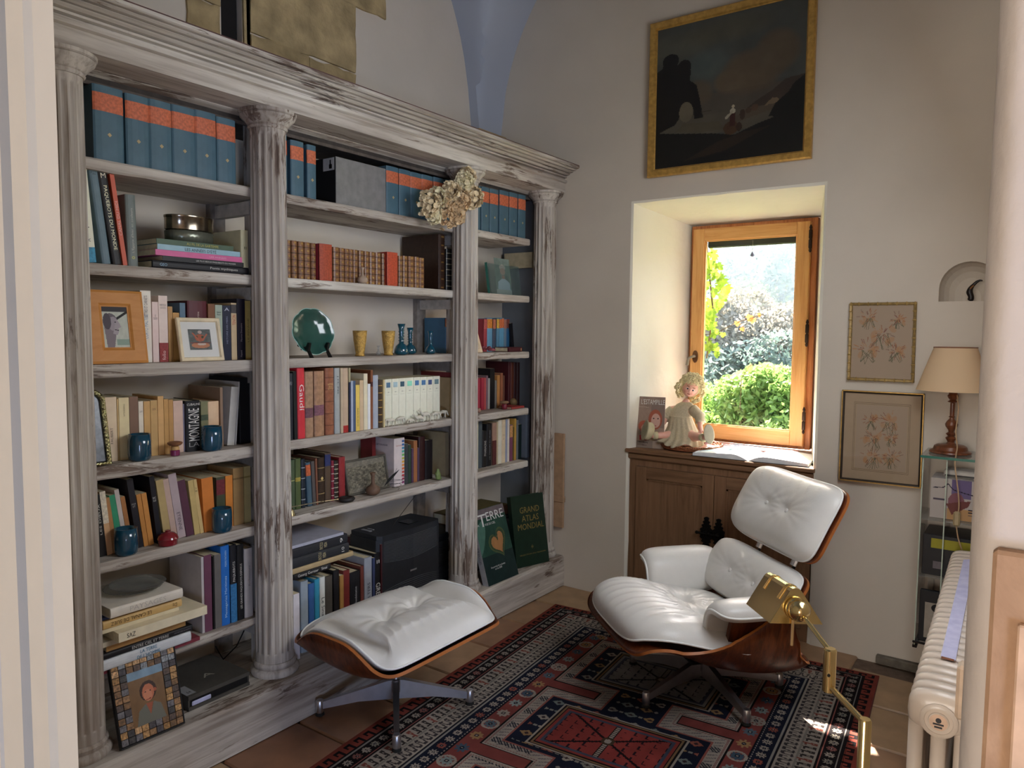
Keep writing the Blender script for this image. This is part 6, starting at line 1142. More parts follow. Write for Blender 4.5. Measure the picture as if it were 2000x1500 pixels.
# ================================================================ RUG
RO = np.array([-2.114, 3.379]); E1 = np.array([.9968, .08]); E2 = np.array([.08, -.9968]); RW, RL = 1.60, 2.45
NXr, NYr = 400, 612
c = Canvas(NXr, NYr, '#8a3c36'); s = c.X*RW; t = c.Y*RL; ds = np.minimum(s, RW-s); dt = np.minimum(t, RL-t)*1.35; d = np.minimum(ds, dt); along = np.where(ds < dt, t, s)
CR, NV, RD, BK, GR = '#a89c90', '#1b1f30', '#86443e', '#1a1416', '#5d6a74'
c.put(d < .058, '#8c4236')
ph = (along/.052) % 1; q = d/.058                                        # running hooks along the edge
hook = ((abs(ph-.35) < .13) & (q > .25)) | ((q > .30) & (q < .48) & (ph > .35) & (ph < .85)) | ((ph > .72) & (ph < .85) & (q > .3) & (q < .68)) | (q > .88)
c.put((d < .058) & hook & (q > .22), BK)
c.put((d >= .058) & (d < .128), BK); c.put((d >= .062) & (d < .067), '#8d8680'); c.put((d >= .119) & (d < .125), '#9a5c54')
def rosettes(d0, per, rad, cols, arms=4, off=0, ring=False):
    pa = ((along+off) % per)-per/2; idx = ((along+off)//per).astype(int); dd = d-d0; r = np.hypot(pa, dd); a = np.arctan2(dd, pa)
    m = r < rad*(.62+.38*np.cos(arms*a)**2 if arms else 1)
    for k, co in enumerate(cols): c.put(m & (idx % len(cols) == k), co)
    c.put((r < rad*.30), NV); c.put((r < rad*.14), CR)
    if ring: c.put((abs(r-rad*1.12) < rad*.13), CR)
rosettes(.093, .047, .019, [CR, '#8f887c', CR, '#8a5a54'], 4)
c.put((d >= .128) & (d < .262), CR)
u = (along/.030) % 1; v_ = (d-.140)/.050; r2 = (d-.198)/.050                        # angular glyph rows in the cream border
def glyph(u, v, sgn): return (v > 0) & (v < 1) & ((abs(u-.18-.25*v*sgn) < .09) | ((abs(u-.62+.22*v*sgn) < .09)) | ((abs(v-.12) < .09) & (u > .1) & (u < .6)) | ((abs(v-.80) < .08) & (u > .45)))
c.put(glyph(u, v_, 1), '#3b3534'); c.put(glyph((u+.37) % 1, 1-r2, -1), '#403a3c'); rr = (along/.12) % 1; c.put((abs(d-.193) < .0035), '#8c847c'); c.put(glyph(u, v_, 1) & (rr < .2), '#8a4c40')
c.put((d >= .128) & (d < .132), BK); c.put((d >= .258) & (d < .262), BK)
c.put((d >= .262) & (d < .338), NV); c.put((d >= .266) & (d < .271), '#9a948c'); rosettes(.302, .050, .020, [CR, CR, CR, CR, '#9a5648'], 4, .02); c.put((d >= .328) & (d < .334) & ((along/.016) % 1 < .6), CR)
c.put(d >= .338, RD); c.put((d >= .338) & (d < .342), BK)
rosettes(.372, .094, .030, ['#46596a', '#8f9a98', CR, '#5a6c78', '#a9855c'], 4, .03, False)
pr = ((along+.03) % .094)-.047; rr_ = np.hypot(pr, d-.372); k3 = (((along+.03)//.094).astype(int) % 3 == 1); c.put(k3 & (rr_ < .036) & (rr_ > .026), CR)
# stepped field
PT = [(.30, .79), (.86, 1.365), (1.435, 1.94)]; S0, S1, C0, C1 = .415, RW-.415, .63, RW-.63
box = lambda a, b, c_, e: np.minimum(np.minimum(s-a, b-s), np.minimum(t-c_, e-t))
fd = box(C0, C1, PT[0][0], PT[-1][1])
for a, b in PT: fd = np.maximum(fd, box(S0, S1, a, b))
c.put(fd > -.006, BK); c.put(fd > 0, CR); c.put((fd > .006) & (fd < .012) & (((s+t)/.012) % 1 < .5), '#8c5c58')
sl = ((s*.7+t*1.3)/.03) % 1; c.put((fd > .018) & (fd < .050) & (sl < .22), '#6c6468'); big = ((t+.02)/.12) % 1; c.put((fd > .016) & (fd < .052) & (big < .30) & (abs(s-RW/2) > .2) & (((s-t)/.014) % 1 < .55), '#2c3038')
c.put((fd > .052) & (fd < .060), '#9a5a50'); c.put(fd > .060, NV)
# diamonds lattice in the navy field
U, V = s/.080, t/.066; iu, iv = np.floor(U), np.floor(V); off = (iv % 2)*.5; fu = ((U+off) % 1)-.5; fv = (V % 1)-.5; iu2 = np.floor(U+off)
dm = abs(fu)*1.0+abs(fv)*1.15; sel = ((iu2*7+iv*3) % 5)
inner = fd > .078
for k, co in enumerate([CR, '#9a7a54', '#8f8a80', '#9c5c4c', '#7d8480']): c.put(inner & (dm < .36) & (sel == k), co)
c.put(inner & (dm < .14), '#3c2c30'); c.put(inner & (np.hypot(fu-.5*np.sign(fu), fv) < .10), '#8d8880')
# medallions
for k, (a, b) in enumerate(PT):
    tc_ = (a+b)/2; bx = box(.545, RW-.545, tc_-.165, tc_+.165)-np.clip(.05-(np.minimum(s-.545, RW-.545-s)), 0, 1)*0
    c.put(bx > 0, CR); c.put(bx > .008, BK); c.put(bx > .014, '#8a6c4c'); c.put(bx > .022, BK); c.put(bx > .028, '#97403a' if k else '#8f8a88'); c.put((bx > .040) & (bx < .052), '#4c5060')
    x_, y_ = (s-RW/2), (t-tc_); i_ = bx > .052
    c.put(i_ & (abs(abs(x_)*.62-abs(y_)) < .006), BK); c.put(i_ & (abs(x_) < .014), BK); c.put(i_ & (abs(x_) < .007) & ((y_/.012) % 1 < .6), CR)
    h_ = ((x_/.045) % 1), ((y_/.040) % 1); c.put(i_ & (((abs(h_[0]-.5) < .06) & (h_[1] > .2) & (h_[1] < .8)) | ((abs(h_[1]-.75) < .08) & (h_[0] > .5) & (h_[0] < .8))) & (abs(x_) > .03), '#2c1c22' if k else '#33343c')
    c.put(i_ & (np.hypot(x_, y_) < .026), '#4c3c2c'); c.put(i_ & (np.hypot(x_, y_) < .014), CR)
c.a = c.a*.62; c.noise(.16, 40); c.noise(.12, 9)
rug = thing('rug', 'large antique kilim-patterned oriental rug with stepped medallions on the tiled floor', 'rug', (RO[0], RO[1], 0))
def RP(u, v):
    x = u*RW; y = v*RL; w_ = .006*np.sin(v*9)*(u < .03)-.006*np.sin(v*7)*(u > .97); p = E1[None, None]*(x+w_)[..., None]+E2[None, None]*y[..., None]
    return np.concatenate([p, (.0075+.0012*np.sin(x*9+y*3)*np.sin(y*7))[..., None]], -1)
rt = colour_grid('pile_weave', c, RP, painted('wool', .95, .35, .1, 700), rug)
N4 = lambda x, y, z: (*(E1*x+E2*y), z)
part('rug_back', MB().add([N4(0, 0, .0005), N4(RW, 0, .0005), N4(RW, RL, .0005), N4(0, RL, .0005), N4(0, 0, .006), N4(RW, 0, .006), N4(RW, RL, .006), N4(0, RL, .006)], [(0, 1, 2, 3), (4, 7, 6, 5), (0, 4, 5, 1), (1, 5, 6, 2), (2, 6, 7, 3), (3, 7, 4, 0)]), plain('#5c2c26', .95), rug)

# ================================================================ LOUNGE CHAIR AND OTTOMAN
def smooth_mesh(mb, name, mat, parent): return part(name, mb, mat, parent, 'full')
def pleats(X, Y, bts, amp, num, fall=.55, dim=.030):
    w_ = np.zeros_like(X)
    for bx, by in bts:
        dx, dy = X-bx, Y-by; r = np.hypot(dx, dy)+1e-6; a = np.arctan2(dy, dx)
        w_ += amp*np.cos(a*num)*np.exp(-((r-.22)/fall)**2)*np.clip(r/.12, 0, 1)
        w_ -= dim*np.exp(-(r/.115)**2)+dim*.33*np.exp(-(r/.30)**2)
    return w_
def cushion(name, parent, prof, hw, thick, bts, n=3.4, curl=lambda s: 0*s, k=2.0, off=.002, amp=.0016, num=12, res=64, swap=False, rows=None, mat=leather, button=True, dim=.030):
    B, N, X, Y, r = sheet(prof, hw, n, curl, k, res, swap=swap)
    T = thick*(1-r**5)**.55*(1+.10*(1-r**2)); T += pleats(X, Y, bts, amp, num, dim=dim)*np.clip((1-r)*5, 0, 1)
    if rows: T += rows(X, Y)*np.clip((1-r)*6, 0, 1)
    T = np.maximum(T, .004); top = B+N*(off+T)[..., None]; bot = B+N*off
    mb, rim = two_sided(top, bot); o = smooth_mesh(mb, name, mat, parent)
    path = [tuple(p) for p in rim[::2]]; part('piping', MB().tube(path, .0042, 7, True), pipem, o, 'full')
    if button:
        for bx, by in bts:
            i = np.unravel_index(np.argmin((X-bx)**2+(Y-by)**2), X.shape); p = top[i]; nn = Vector(N[i]).to_track_quat('Z', 'Y').to_matrix().to_4x4()
            part('button', MB().lathe([(.003, 0), (.0085, .001), (.0095, .004), (.006, .006), (.001, .0065)], n=16).xf(Matrix.Translation(Vector(p)) @ nn), leather, o, 'full')
    return o
def shell(name, parent, prof, hw, n=3.4, curl=lambda s: 0*s, k=2.0, th=.011, res=40, swap=False, mat=rosewood):
    B, N, X, Y, r = sheet(prof, hw, n, curl, k, res, swap=swap); mb, rim = two_sided(B, B-N*th); o = smooth_mesh(mb, name, mat, parent)
    rimb = (B-N*th); R = [(0, j) for j in range(B.shape[1]-1)]+[(i, -1) for i in range(B.shape[0]-1)]+[(-1, j) for j in range(B.shape[1]-1, 0, -1)]+[(i, 0) for i in range(B.shape[0]-1, 0, -1)]
    C_ = [np.array(B[i]) for i in R]; D_ = [np.array(rimb[i]) for i in R]; cen = B.reshape(-1, 3).mean(0); m = len(R); e = MB()
    ex = [(a-cen)/np.linalg.norm(a-cen)*.0012 for a in C_]
    e.add([tuple(a+x) for a, x in zip(C_, ex)]+[tuple(a+x) for a, x in zip(D_, ex)], [(i, (i+1) % m, m+(i+1) % m, m+i) for i in range(m)]); part('ply_edge', e, plyedge, o, 'full')
    return o
def star_base(parent, n, rad, ang0, hubz, hr=.024, footh=.030):
    hub = part('hub', MB().lathe([(hr, .075), (hr+.004, .08), (hr+.004, .125), (hr*.8, .13), (hr*.8, hubz)], n=28), alu, parent, True)
    for k in range(n):
        a = ang0+2*PI*k/n; M = Matrix.Rotation(a, 4, 'Z'); L = rad
        pts = [(0, .128), (.03, .126), (L-.012, .058), (L-.012, .030), (L*.5, .050), (.03, .052), (0, .052)]
        v = []; m = len(pts)
        for sgn in (-1, 1):
            for x, z in pts: v.append((x, sgn*(.013-.004*x/L), z))
        leg = part('leg', MB().add(v, [tuple(range(m))[::-1], tuple(range(m, 2*m))]+[(i, (i+1) % m, m+(i+1) % m, m+i) for i in range(m)]).xf(M), alu, parent)
        part('foot', MB().lathe([(.014, .014), (.0155, .017), (.0155, .058), (.0125, .063)], (L, 0, 0), 20).xf(M), alu, leg, True); part('glide', MB().lathe([(.016, .002), (.018, .004), (.015, .0139)], (L, 0, 0), 20).xf(M), darkm, leg, True)
CH = dict(x=-1.11, y=2.945, a=CHA if 'CHA' in globals() else 138.5)
ch = thing('lounge_chair', 'white leather lounge chair with moulded rosewood shells on a star base', 'chair', (CH['x'], CH['y'], .010), math.radians(CH['a']))
star_base(ch, 5, .325, math.radians(39.5), .158)
part('seat_bracket', MB().box((-.10, -.14, .142), (.10, .10, .153), .004), darkm, ch)
seatp = [(-.33, .205), (-.25, .168), (-.10, .166), (.10, .218), (.27, .298), (.37, .315), (.435, .285)]
def seat_curl(s): return .025+.30*np.clip((.78-s)/.50, 0, 1)**1.3*np.clip(.35+s*3.2, 0, 1)
shell('seat_shell', ch, seatp, lambda s: .352-.012*s, 6.0, seat_curl, 11, .011, 64)
sp2 = [(-.20, .275), (-.05, .250), (.12, .280), (.28, .322), (.37, .328), (.424, .304)]
cushion('seat_cushion', ch, sp2, .336, .092, [(-.22, -.12), (.22, -.12)], 3.6, lambda s: .02+0*s, 4, .006, .0022, 20, 80, rows=lambda X, Y: .0062*(1-abs(np.sin(X*(22-5*Y)+.5*np.sin(Y*5)))**.6*1.6)*np.exp(-((Y-.52)/.40)**2)*np.exp(-(X/.88)**6)-.006*np.exp(-((Y+.1)/.10)**2)*(abs(X) < .6))
for nm, pr, hw_, th_, bts in (('back', [(-.195, .315), (-.235, .42), (-.312, .528)], .318, .078, [(-.30, .05), (.30, .05)]), ('headrest', [(-.318, .572), (-.375, .690), (-.478, .868)], .318, .078, [(-.25, .02), (.25, .02)])):
    pr = pr[::-1]; cv_ = lambda s: .045+0*s
    shell(nm+'_shell', ch, [(a-.004, b) for a, b in pr], hw_+.012, 5.2, cv_, 2)
    cushion(nm+'_cushion', ch, pr, hw_, th_, bts, 5.2, cv_, 2, .004, .0008, 14, 64, dim=.013, rows=(lambda X, Y: .0042*(1-abs(np.sin(X*14+Y*4))**.6*1.6)*np.exp(-((Y+.72)/.22)**2)*(np.exp(-(X/.8)**4))) if nm == 'headrest' else None)
for sx in (-.13, .13):
    part('back_brace', MB().tube([(sx, -.262, .36), (sx, -.31, .48), (sx, -.355, .60), (sx, -.425, .73)], .011, 8, flat=.35), plain('#1a1a1c', .4, .5), ch)
    part('brace_sleeve', MB().tube([(sx, -.325, .540), (sx, -.346, .586)], .017, 8, flat=.6), alu, ch)
for sg in (1, -1):
    # arm pad: inner face rising from the seat, rolling outward over the arm
    prof = [(.262, .400), (.268, .455), (.285, .515), (.318, .540), (.360, .542), (.405, .530)]
    B, N, X, Y, r = sheet(prof, .185, 4.6, lambda s: 0*s, 2, 36, swap=True)
    th = .038*(1-r**6)**.55; th = np.maximum(th, .003)
    for A in (B, N): A[..., 0] *= sg
    if True:
        inn_ = -np.sign((N*np.array((sg, 0, -1.))).sum(-1).mean()); N = N*inn_
    B[..., 1] = B[..., 1]-.045; B[..., 2] -= .085
    top = B+N*(.003+th)[..., None]; bot = B-N*.010; mb, rim = two_sided(top, bot) if sg*1 > 0 else two_sided(top[:, ::-1], bot[:, ::-1])
    o = smooth_mesh(mb, 'armrest', leather, ch); part('piping', MB().tube([tuple(p) for p in rim[::2]], .0042, 7, True), pipem, o, 'full')
    part('arm_support', MB().prism([(sg*.285, .32), (sg*.310, .32), (sg*.340, .435), (sg*.320, .435)], -.16, .06), rosewood, ch)
ot = thing('ottoman', 'white tufted leather ottoman with rosewood shell on a four-legged metal base', 'ottoman', (-2.01, 2.04, .004), 0)
star_base(ot, 4, .292, math.radians(45), .262, .017)
part('seat_bracket', MB().box((-.09, -.09, .246), (.09, .09, .254), .003), darkm, ot)
# long axis along y, sides (wood faces) at both y ends
# the shell: profile runs along x, its two long sides fold up at the y ends
op = [(-.275, .350), (-.215, .298), (-.09, .264), (.07, .260), (.20, .290), (.285, .336)]
def ocurl(s): return .150*np.clip(1-abs(2*s-1)**2.8, 0, 1)
ox = .008
B, N, X, Y, r = sheet([(a+ox, b) for a, b in op], .325, 3.8, ocurl, 7, 48)
T_shell = shell('seat_shell', ot, [(a+ox, b) for a, b in op], .345, 5.5, ocurl, 12, .011, 72)
cushion('seat_cushion', ot, [(a*.98+ox, b+.006) for a, b in op], .338, .122, [(-.24, .0), (.24, .0)], 5.0, ocurl, 10, .003, .0020, 9, 110, rows=lambda X, Y: .0042*(1-abs(np.sin(X*(27-8*Y)+.8*np.sin(Y*4)))**.7*1.6)*(np.exp(-((Y-.62)/.30)**2)+.45*np.exp(-((Y+.62)/.25)**2))*np.exp(-(X/.85)**6)+.016*(1-X**2)*(1-Y**2), button=False)
for o in list(ot.children):      # built with its profile along local y; turn the seat so the profile runs along x
    if o.name.startswith(('seat_shell', 'seat_cushion')): o.rotation_euler = (0, 0, -PI/2); o.location.y += .015

# ================================================================ BRASS READING LAMP
P1 = AY(1690, 1402, 1.60); P0 = np.array((P1[0], 1.60, 0)); J = AY(1620, 1309, 1.68); Hh = AY(1560, 1192, 1.78)
lp = thing('floor_lamp', 'polished brass pharmacy reading lamp with angular shade in front of the radiator', 'lamp', tuple(P0)); q = lambda p: tuple(np.array(p)-P0)
part('base', MB().lathe([(.11, 0), (.115, .004), (.11, .012), (.03, .020), (.016, .03)], n=40), brass, lp, True)
part('pole', MB().lathe([(.0135, .03), (.0135, P1[2]-.125), (.0125, P1[2]-.122), (.0145, P1[2]-.118), (.0145, P1[2]-.112), (.0125, P1[2]-.108), (.0125, P1[2]-.006), (.010, P1[2]-.002)], n=28), brass, lp, True)
Jd = J-np.array((0, 0, .034)); Ju = J+np.array((0, 0, .034))
part('lower_arm', MB().tube([q(P1-np.array((0, 0, .012))), q(Jd)], .0068, 14), brass, lp, True)
jt = part('joint', MB().lathe([(.0105, -.048), (.0135, -.046), (.0135, .046), (.0105, .049)], q(J), 24), brass, lp, True)
part('screw', MB().lathe([(.0035, 0), (.003, .003)], (0, 0, 0), 10).xf(Matrix.Translation(Vector(q(J))+Vector((.002, -.0130, -.006))) @ Matrix.Rotation(PI/2, 4, 'X')), darkm, jt)
part('upper_arm', MB().tube([q(Ju+np.array((0, 0, .008))), q(Hh)], .0055, 14), brass, lp, True)
# shade: a triangular tent; axis runs away from the camera up-left
Aend = AY(1513, 1160, 1.93); ax = Aend-Hh; ax = ax/np.linalg.norm(ax); L_sh = .205
side = np.array(np.cross(ax, (0, 0, 1))); side /= np.linalg.norm(side); upv = np.cross(side, ax)
hd = MB(); o0 = Hh+ax*.018+upv*.0
tri_ = [(-.062, -.036), (-.014, .040), (-.008, .046), (0, .048), (.008, .046), (.014, .040), (.062, -.036)]; tin = [(-.058, -.034), (-.0125, .038), (0, .0445), (.0125, .038), (.058, -.034)]
v = []; allp = tri_+tin[::-1]; m = len(allp)
for dl in (0, L_sh):
    for a, b in allp: v.append(q(o0+ax*dl+side*a+upv*b))
hd.add(v, [tuple(range(m))[::-1], tuple(range(m, 2*m))]+[(i, (i+1) % m, m+(i+1) % m, m+i) for i in range(m)])
sh_o = part('shade', hd, brass, lp)
for dl in (0.001, L_sh-.003):
    e = MB(); v = [q(o0+ax*(dl+x)+side*a+upv*b) for x in (0, .002) for a, b in tri_]; n = len(tri_); e.add(v, [tuple(range(n))[::-1], tuple(range(n, 2*n))]+[(i, (i+1) % n, n+(i+1) % n, n+i) for i in range(n)]); part('shade_end', e, brass, sh_o)
for dl in (.030, .037, .044, .150, .158):
    part('shade_rib', MB().tube([q(o0+ax*dl+side*a*1.02+upv*(b+.0008)) for a, b in [(-.030, .015)]+tri_[1:6]+[(.030, .015)]], .0018, 6), brass, sh_o, True)
Mh = Matrix(((side[0], upv[0], ax[0], 0), (side[1], upv[1], ax[1], 0), (side[2], upv[2], ax[2], 0), (0, 0, 0, 1)))
part('socket_cap', MB().lathe([(.007, -.030), (.012, -.026), (.019, -.020), (.024, -.012), (.026, -.004), (.022, .0), (.027, .004), (.027, .016)], n=32).xf(Matrix.Translation(Vector(q(Hh))) @ Mh), brass, lp, 'full')
part('pull_handle', MB().tube([q(Hh+np.array((-.012, 0, -.025))), q(Hh+np.array((-.013, 0, -.088)))], .0035, 10), plain('#c9a878', .3, .5), lp, True)

# ================================================================ RADIATOR
RA, RB = np.array((-.226, 1.938)), np.array((-.264, 3.35)); dr = (RB-RA)/np.linalg.norm(RB-RA); pr = np.array((dr[1], -dr[0])); Lr = np.linalg.norm(RB-RA); NS = 29
rad_m = plain('#d6c6b6', .28, var=.01, spec=.5, g=1.1)
rd = thing('radiator', 'cream column radiator with rounded ribs along the right wall', 'radiator', (RA[0], RA[1], 0), math.atan2(-dr[0], dr[1])); RZ = .665; Wr = .135
pitch = Lr/NS
def section():
    mb = MB()
    for cx in (.020, Wr/2, Wr-.020): mb.tube([(cx, 0, .12), (cx, 0, RZ-.08)], .0145, 12, flat=1.15)
    for z0_, s in ((RZ-.055, 1), (.115, -1)):
        n = 20; prof = []
        for cy, hw_, dz in ((-.0235, .045, .020), (-.019, .060, .046), (-.008, Wr/2-.001, .054), (.008, Wr/2-.001, .054), (.019, .060, .046), (.0235, .045, .020)):
            ringp = []
            for i in range(n):
                a = 2*PI*i/n; ca, sa = math.cos(a), math.sin(a); e_ = .55; x = Wr/2+hw_*abs(ca)**e_*(1 if ca > 0 else -1); z = z0_+dz*abs(sa)**.62*(1 if sa > 0 else -1)*(1 if sa*s > 0 else .75); ringp.append((x, cy, z))
            prof.append(ringp)
        v = [p for R_i in prof for p in R_i]; m = len(prof); mb.add(v, [(j*n+i, j*n+(i+1) % n, (j+1)*n+(i+1) % n, (j+1)*n+i) for j in range(m-1) for i in range(n)]+[tuple(range(n))[::-1], tuple(range((m-1)*n, m*n))])
    return mb
sm_ = section().mesh('radiator_section', 'full'); sm_.materials.append(rad_m)
for k in range(NS): link('radiator_section', sm_, None, rd, (0, pitch*(k+.5), 0))
part('end_plug', MB().lathe([(.040, 0), (.040, -.003), (.036, -.006), (.030, -.0065), (.029, -.004), (.022, -.004), (.021, -.008), (.004, -.0085)], (Wr/2, -.0005, RZ-.062), 32, axis='y'), rad_m, rd, True)
part('maker_badge', MB().lathe([(.019, -.0086), (.019, -.0095), (.002, -.0096)], (Wr/2, -.0005, RZ-.062), 28, axis='y'), plain('#d3b39a', .5, g=1.2), rd)
dk = plain('#3d3a3c', .6); part('badge_mark', MB().prism([(Wr/2-.011, RZ-.068), (Wr/2+.011, RZ-.068), (Wr/2+.011, RZ-.064), (Wr/2-.011, RZ-.064)], -.0112, -.0103).lathe([(.006, -.0112), (.006, -.0103)], (Wr/2, 0, RZ-.057), 14, axis='y').box((Wr/2-.008, -.0112, RZ-.075), (Wr/2+.008, -.0103, RZ-.071)), dk, rd)
part('foot', MB().box((.01, .02, .005), (Wr-.01, .035, .08)).box((.01, Lr-.05, .005), (Wr-.01, Lr-.035, .08)), rad_m, rd)
sA, sB = AZ(1852, 1286, RZ+.004), AZ(1893, 1092, RZ+.004)
pp = thing('paper_strip', 'long white folded paper strip lying on top of the radiator', 'paper', (sA[0], sA[1], RZ+.004)); dv = np.array(sB-sA); Lp = np.linalg.norm(dv); dv /= Lp; sd_ = np.array((dv[1], -dv[0], 0))
w_ = .034; pts = [(-w_/2, 0), (w_/2, -.004), (w_/2, Lp), (-w_/2, Lp-.03)]
part('strip', MB().add([tuple(sd_*a+dv*b+np.array((0, 0, z))) for z in (.0, .003) for a, b in pts], [(0, 1, 2, 3), (7, 6, 5, 4), (0, 4, 5, 1), (1, 5, 6, 2), (2, 6, 7, 3), (3, 7, 4, 0)]), plain('#b8b6d8', .7, g=1.3), pp)
part('torn_end', MB().add([tuple(sd_*a+dv*b+np.array((0, 0, z))) for z in (-.001, .0025) for a, b in ((-w_/2+.002, -.006), (w_/2-.004, -.009), (w_/2-.003, 0), (-w_/2+.002, 0))], [(0, 1, 2, 3), (7, 6, 5, 4), (0, 4, 5, 1), (2, 6, 7, 3)]), plain('#8a5c48', .8), pp)
a_, b_ = AY(1869, 1300, 1.66), AY(1886, 1412, 1.66)
tag(part('cover_plate', MB().box((a_[0], 1.66, b_[2]), (b_[0], 1.70, a_[2]), .006), plain('#d8bea4', .4, g=1.1)), 'cream rounded cover plate beside the near end of the radiator', 'plate')
# ================================================================ GLASS SHELF UNIT AND TABLE LAMP
gx0_, gx1_, gy0, gy1, gz0_, gz1_ = -.386, -.10, 3.44, 3.68, .20, .998
gl_ = glassy('pale_glass', '#dfe8e4', .02, .93); ge = plain('#2f6658', .15, g=1.2)
gc = thing('glass_cabinet', 'narrow glass shelf unit on the back wall beside the radiator', 'cabinet', ((gx0_+gx1_)/2, gy1, gz0_)); gp = lambda n, mb, m=gl_: part(n, mb, m, gc, False, True)
gp('top_shelf', MB().box((gx0_-.008, gy0-.01, gz1_), (gx1_, gy1, gz1_+.010))); gp('top_edge', MB().box((gx0_-.008, gy0-.0125, gz1_), (gx1_, gy0-.0105, gz1_+.0098)), ge)
for x in (gx0_, gx0_+.085, gx1_-.085): gp('glass_side', MB().box((x, gy0, gz0_), (x+.005, gy1-.01, gz1_-.0005))); gp('side_edge', MB().box((x, gy0-.0022, gz0_), (x+.004, gy0-.0005, gz1_-.001)), plain('#a9b4a4', .2, g=1.2))
for z in (.74, .50, .215): gp('glass_shelf', MB().box((gx0_+.006, gy0+.003, z), (gx1_-.01, gy1-.01, z+.006)))
gp('bracket', MB().box((gx0_-.005, gy0-.004, gz0_-.004), (gx0_+.012, gy1, gz0_+.008), .001).box((gx0_-.004, gy0-.014, gz0_+.02), (gx0_+.10, gy0-.006, gz0_+.028), .001), plain('#1c1a1a', .3, .6))
bx = thing('telephone_box', 'white cardboard box with purple flower print inside the glass cabinet', 'box', (gx0_+.03, gy0+.04, .747)); bw_ = .205
part('box_body', MB().box((0, 0, 0), (bw_, .15, .165), .001), plain('#a9a29c', .7, g=1.3), bx)
c = Canvas(80, 64, '#b0a69e'); c.rect(.36, 0, .70, .45, '#66587c'); c.rect(.30, .72, .72, 1, '#b0885c'); c.ell(.45, .55, .14, .18, '#7d5058'); c.poly([(.28, .62), (.55, .52), (.70, .50), (.66, .64), (.48, .80), (.38, .88)], '#6b3a34'); c.line([(.05, .24), (.22, .22), (.30, .12), (.40, .26), (.62, .32), (.78, .36), (.86, .34)], .018, '#241c30'); c.line([(.78, .32), (.86, .42)], .03, '#241c30'); c.rect(.05, .50, .26, .54, '#4c4450'); c.rect(.66, .70, .86, .73, '#2b2430'); c.rect(.66, .77, .92, .80, '#2b2430'); c.rect(.66, .84, .84, .86, '#4b4450')
print_quad('box_print', c, (0, -.0006, .165), (bw_, -.0006, .165), (bw_, -.0006, 0), (0, -.0006, 0), bx)
rt_ = thing('router', 'white flat modem with a black front band on top of the printed box', 'router', (gx0_+.07, gy0+.08, .9132)); part('body', MB().box((0, 0, 0), (.17, .09, .030), .006), plain('#a8a39c', .4, g=1.3), rt_); part('front_band', MB().box((.004, -.0008, .004), (.166, 0, .012)), plain('#1a1818', .3), rt_)
k2 = thing('document_box', 'black box file with yellow label on the middle shelf of the glass cabinet', 'box', (gx0_+.012, gy0+.03, .5065)); part('box_body', MB().box((0, 0, 0), (.24, .18, .17), .002), plain('#17161a', .4), k2); part('yellow_label', MB().box((.03, -.001, .115), (.17, 0, .155)), plain('#8c8420', .6, g=1.2), k2); part('printed_mark', MB().box((.04, -.0012, .03), (.075, 0, .06)).box((.10, -.0012, .02), (.20, 0, .035)), plain('#6c6468', .6), k2)
k3 = thing('framed_card', 'black and white mounted card on the lowest shelf of the glass cabinet', 'picture', (gx0_+.012, gy0+.02, .2215)); part('mount', MB().box((0, 0, 0), (.24, .02, .22), .002), plain('#121316', .5), k3); part('card', MB().box((.02, -.001, .02), (.10, 0, .17)), plain('#8d8478', .6, g=1.2), k3); part('printed_mark', MB().ball((.065, -.001, .15), (.022, .001, .018)), plain('#0d0d10', .6), k3)
lx, ly, lz = -.300, 3.555, gz1_+.0105
tl = thing('table_lamp', 'turned wooden table lamp with cream conical shade on the glass cabinet', 'lamp', (lx, ly, lz)); wd = streaky('turned_wood', 'z', '#3c2012', '#6b3c24', '#7d4a2e', scale=30, stretch=4, rough=.3, bump=.02, spec=.5)
hz_ = .285
part('base', MB().lathe([(.072, 0), (.078, .004), (.076, .010), (.064, .016), (.060, .030), (.050, .036), (.020, .040)], n=40), wd, tl, True)
part('stem', MB().lathe([(.018, .0402), (.012, .048), (.016, .056), (.021, .064), (.012, .072), (.020, .082), (.010, .090), (.012, .098), (.022, .112), (.024, .122), (.018, .134), (.009, .144), (.0085, .150), (.013, .153), (.0085, .156), (.009, .205), (.0085, .210), (.020, .216), (.010, .222), (.018, .232), (.021, .240), (.016, .246), (.016, .262), (.008, .268)], n=28), wd, tl, True)
sm2, st_, sp_ = newmat('linen_shade'); sp_.inputs['Base Color'].default_value = (*lin('#dcc4a0', 1.2), 1); sp_.inputs['Roughness'].default_value = .9
trn = st_.nodes.new('ShaderNodeBsdfTranslucent'); trn.inputs[0].default_value = (*lin('#dcbc94', 1.2), 1); mx_ = st_.nodes.new('ShaderNodeMixShader'); mx_.inputs[0].default_value = .35; out_ = [n for n in st_.nodes if n.type == 'OUTPUT_MATERIAL'][0]
st_.links.new(sp_.outputs[0], mx_.inputs[1]); st_.links.new(trn.outputs[0], mx_.inputs[2]); st_.links.new(mx_.outputs[0], out_.inputs[0])
z0_, z1_, rb_, rt2 = .262, .440, .137, .078
v = []; n = 56
for r_i, z_i in ((rb_, z0_), (rt2, z1_), (rt2-.003, z1_), (rb_-.003, z0_)):
    for i in range(n): a = 2*PI*i/n; v.append((r_i*math.cos(a), r_i*math.sin(a), z_i))
part('lamp_shade', MB().add(v, [(j*n+i, j*n+(i+1) % n, ((j+1) % 4)*n+(i+1) % n, ((j+1) % 4)*n+i) for j in range(4) for i in range(n)]), sm2, tl, True)
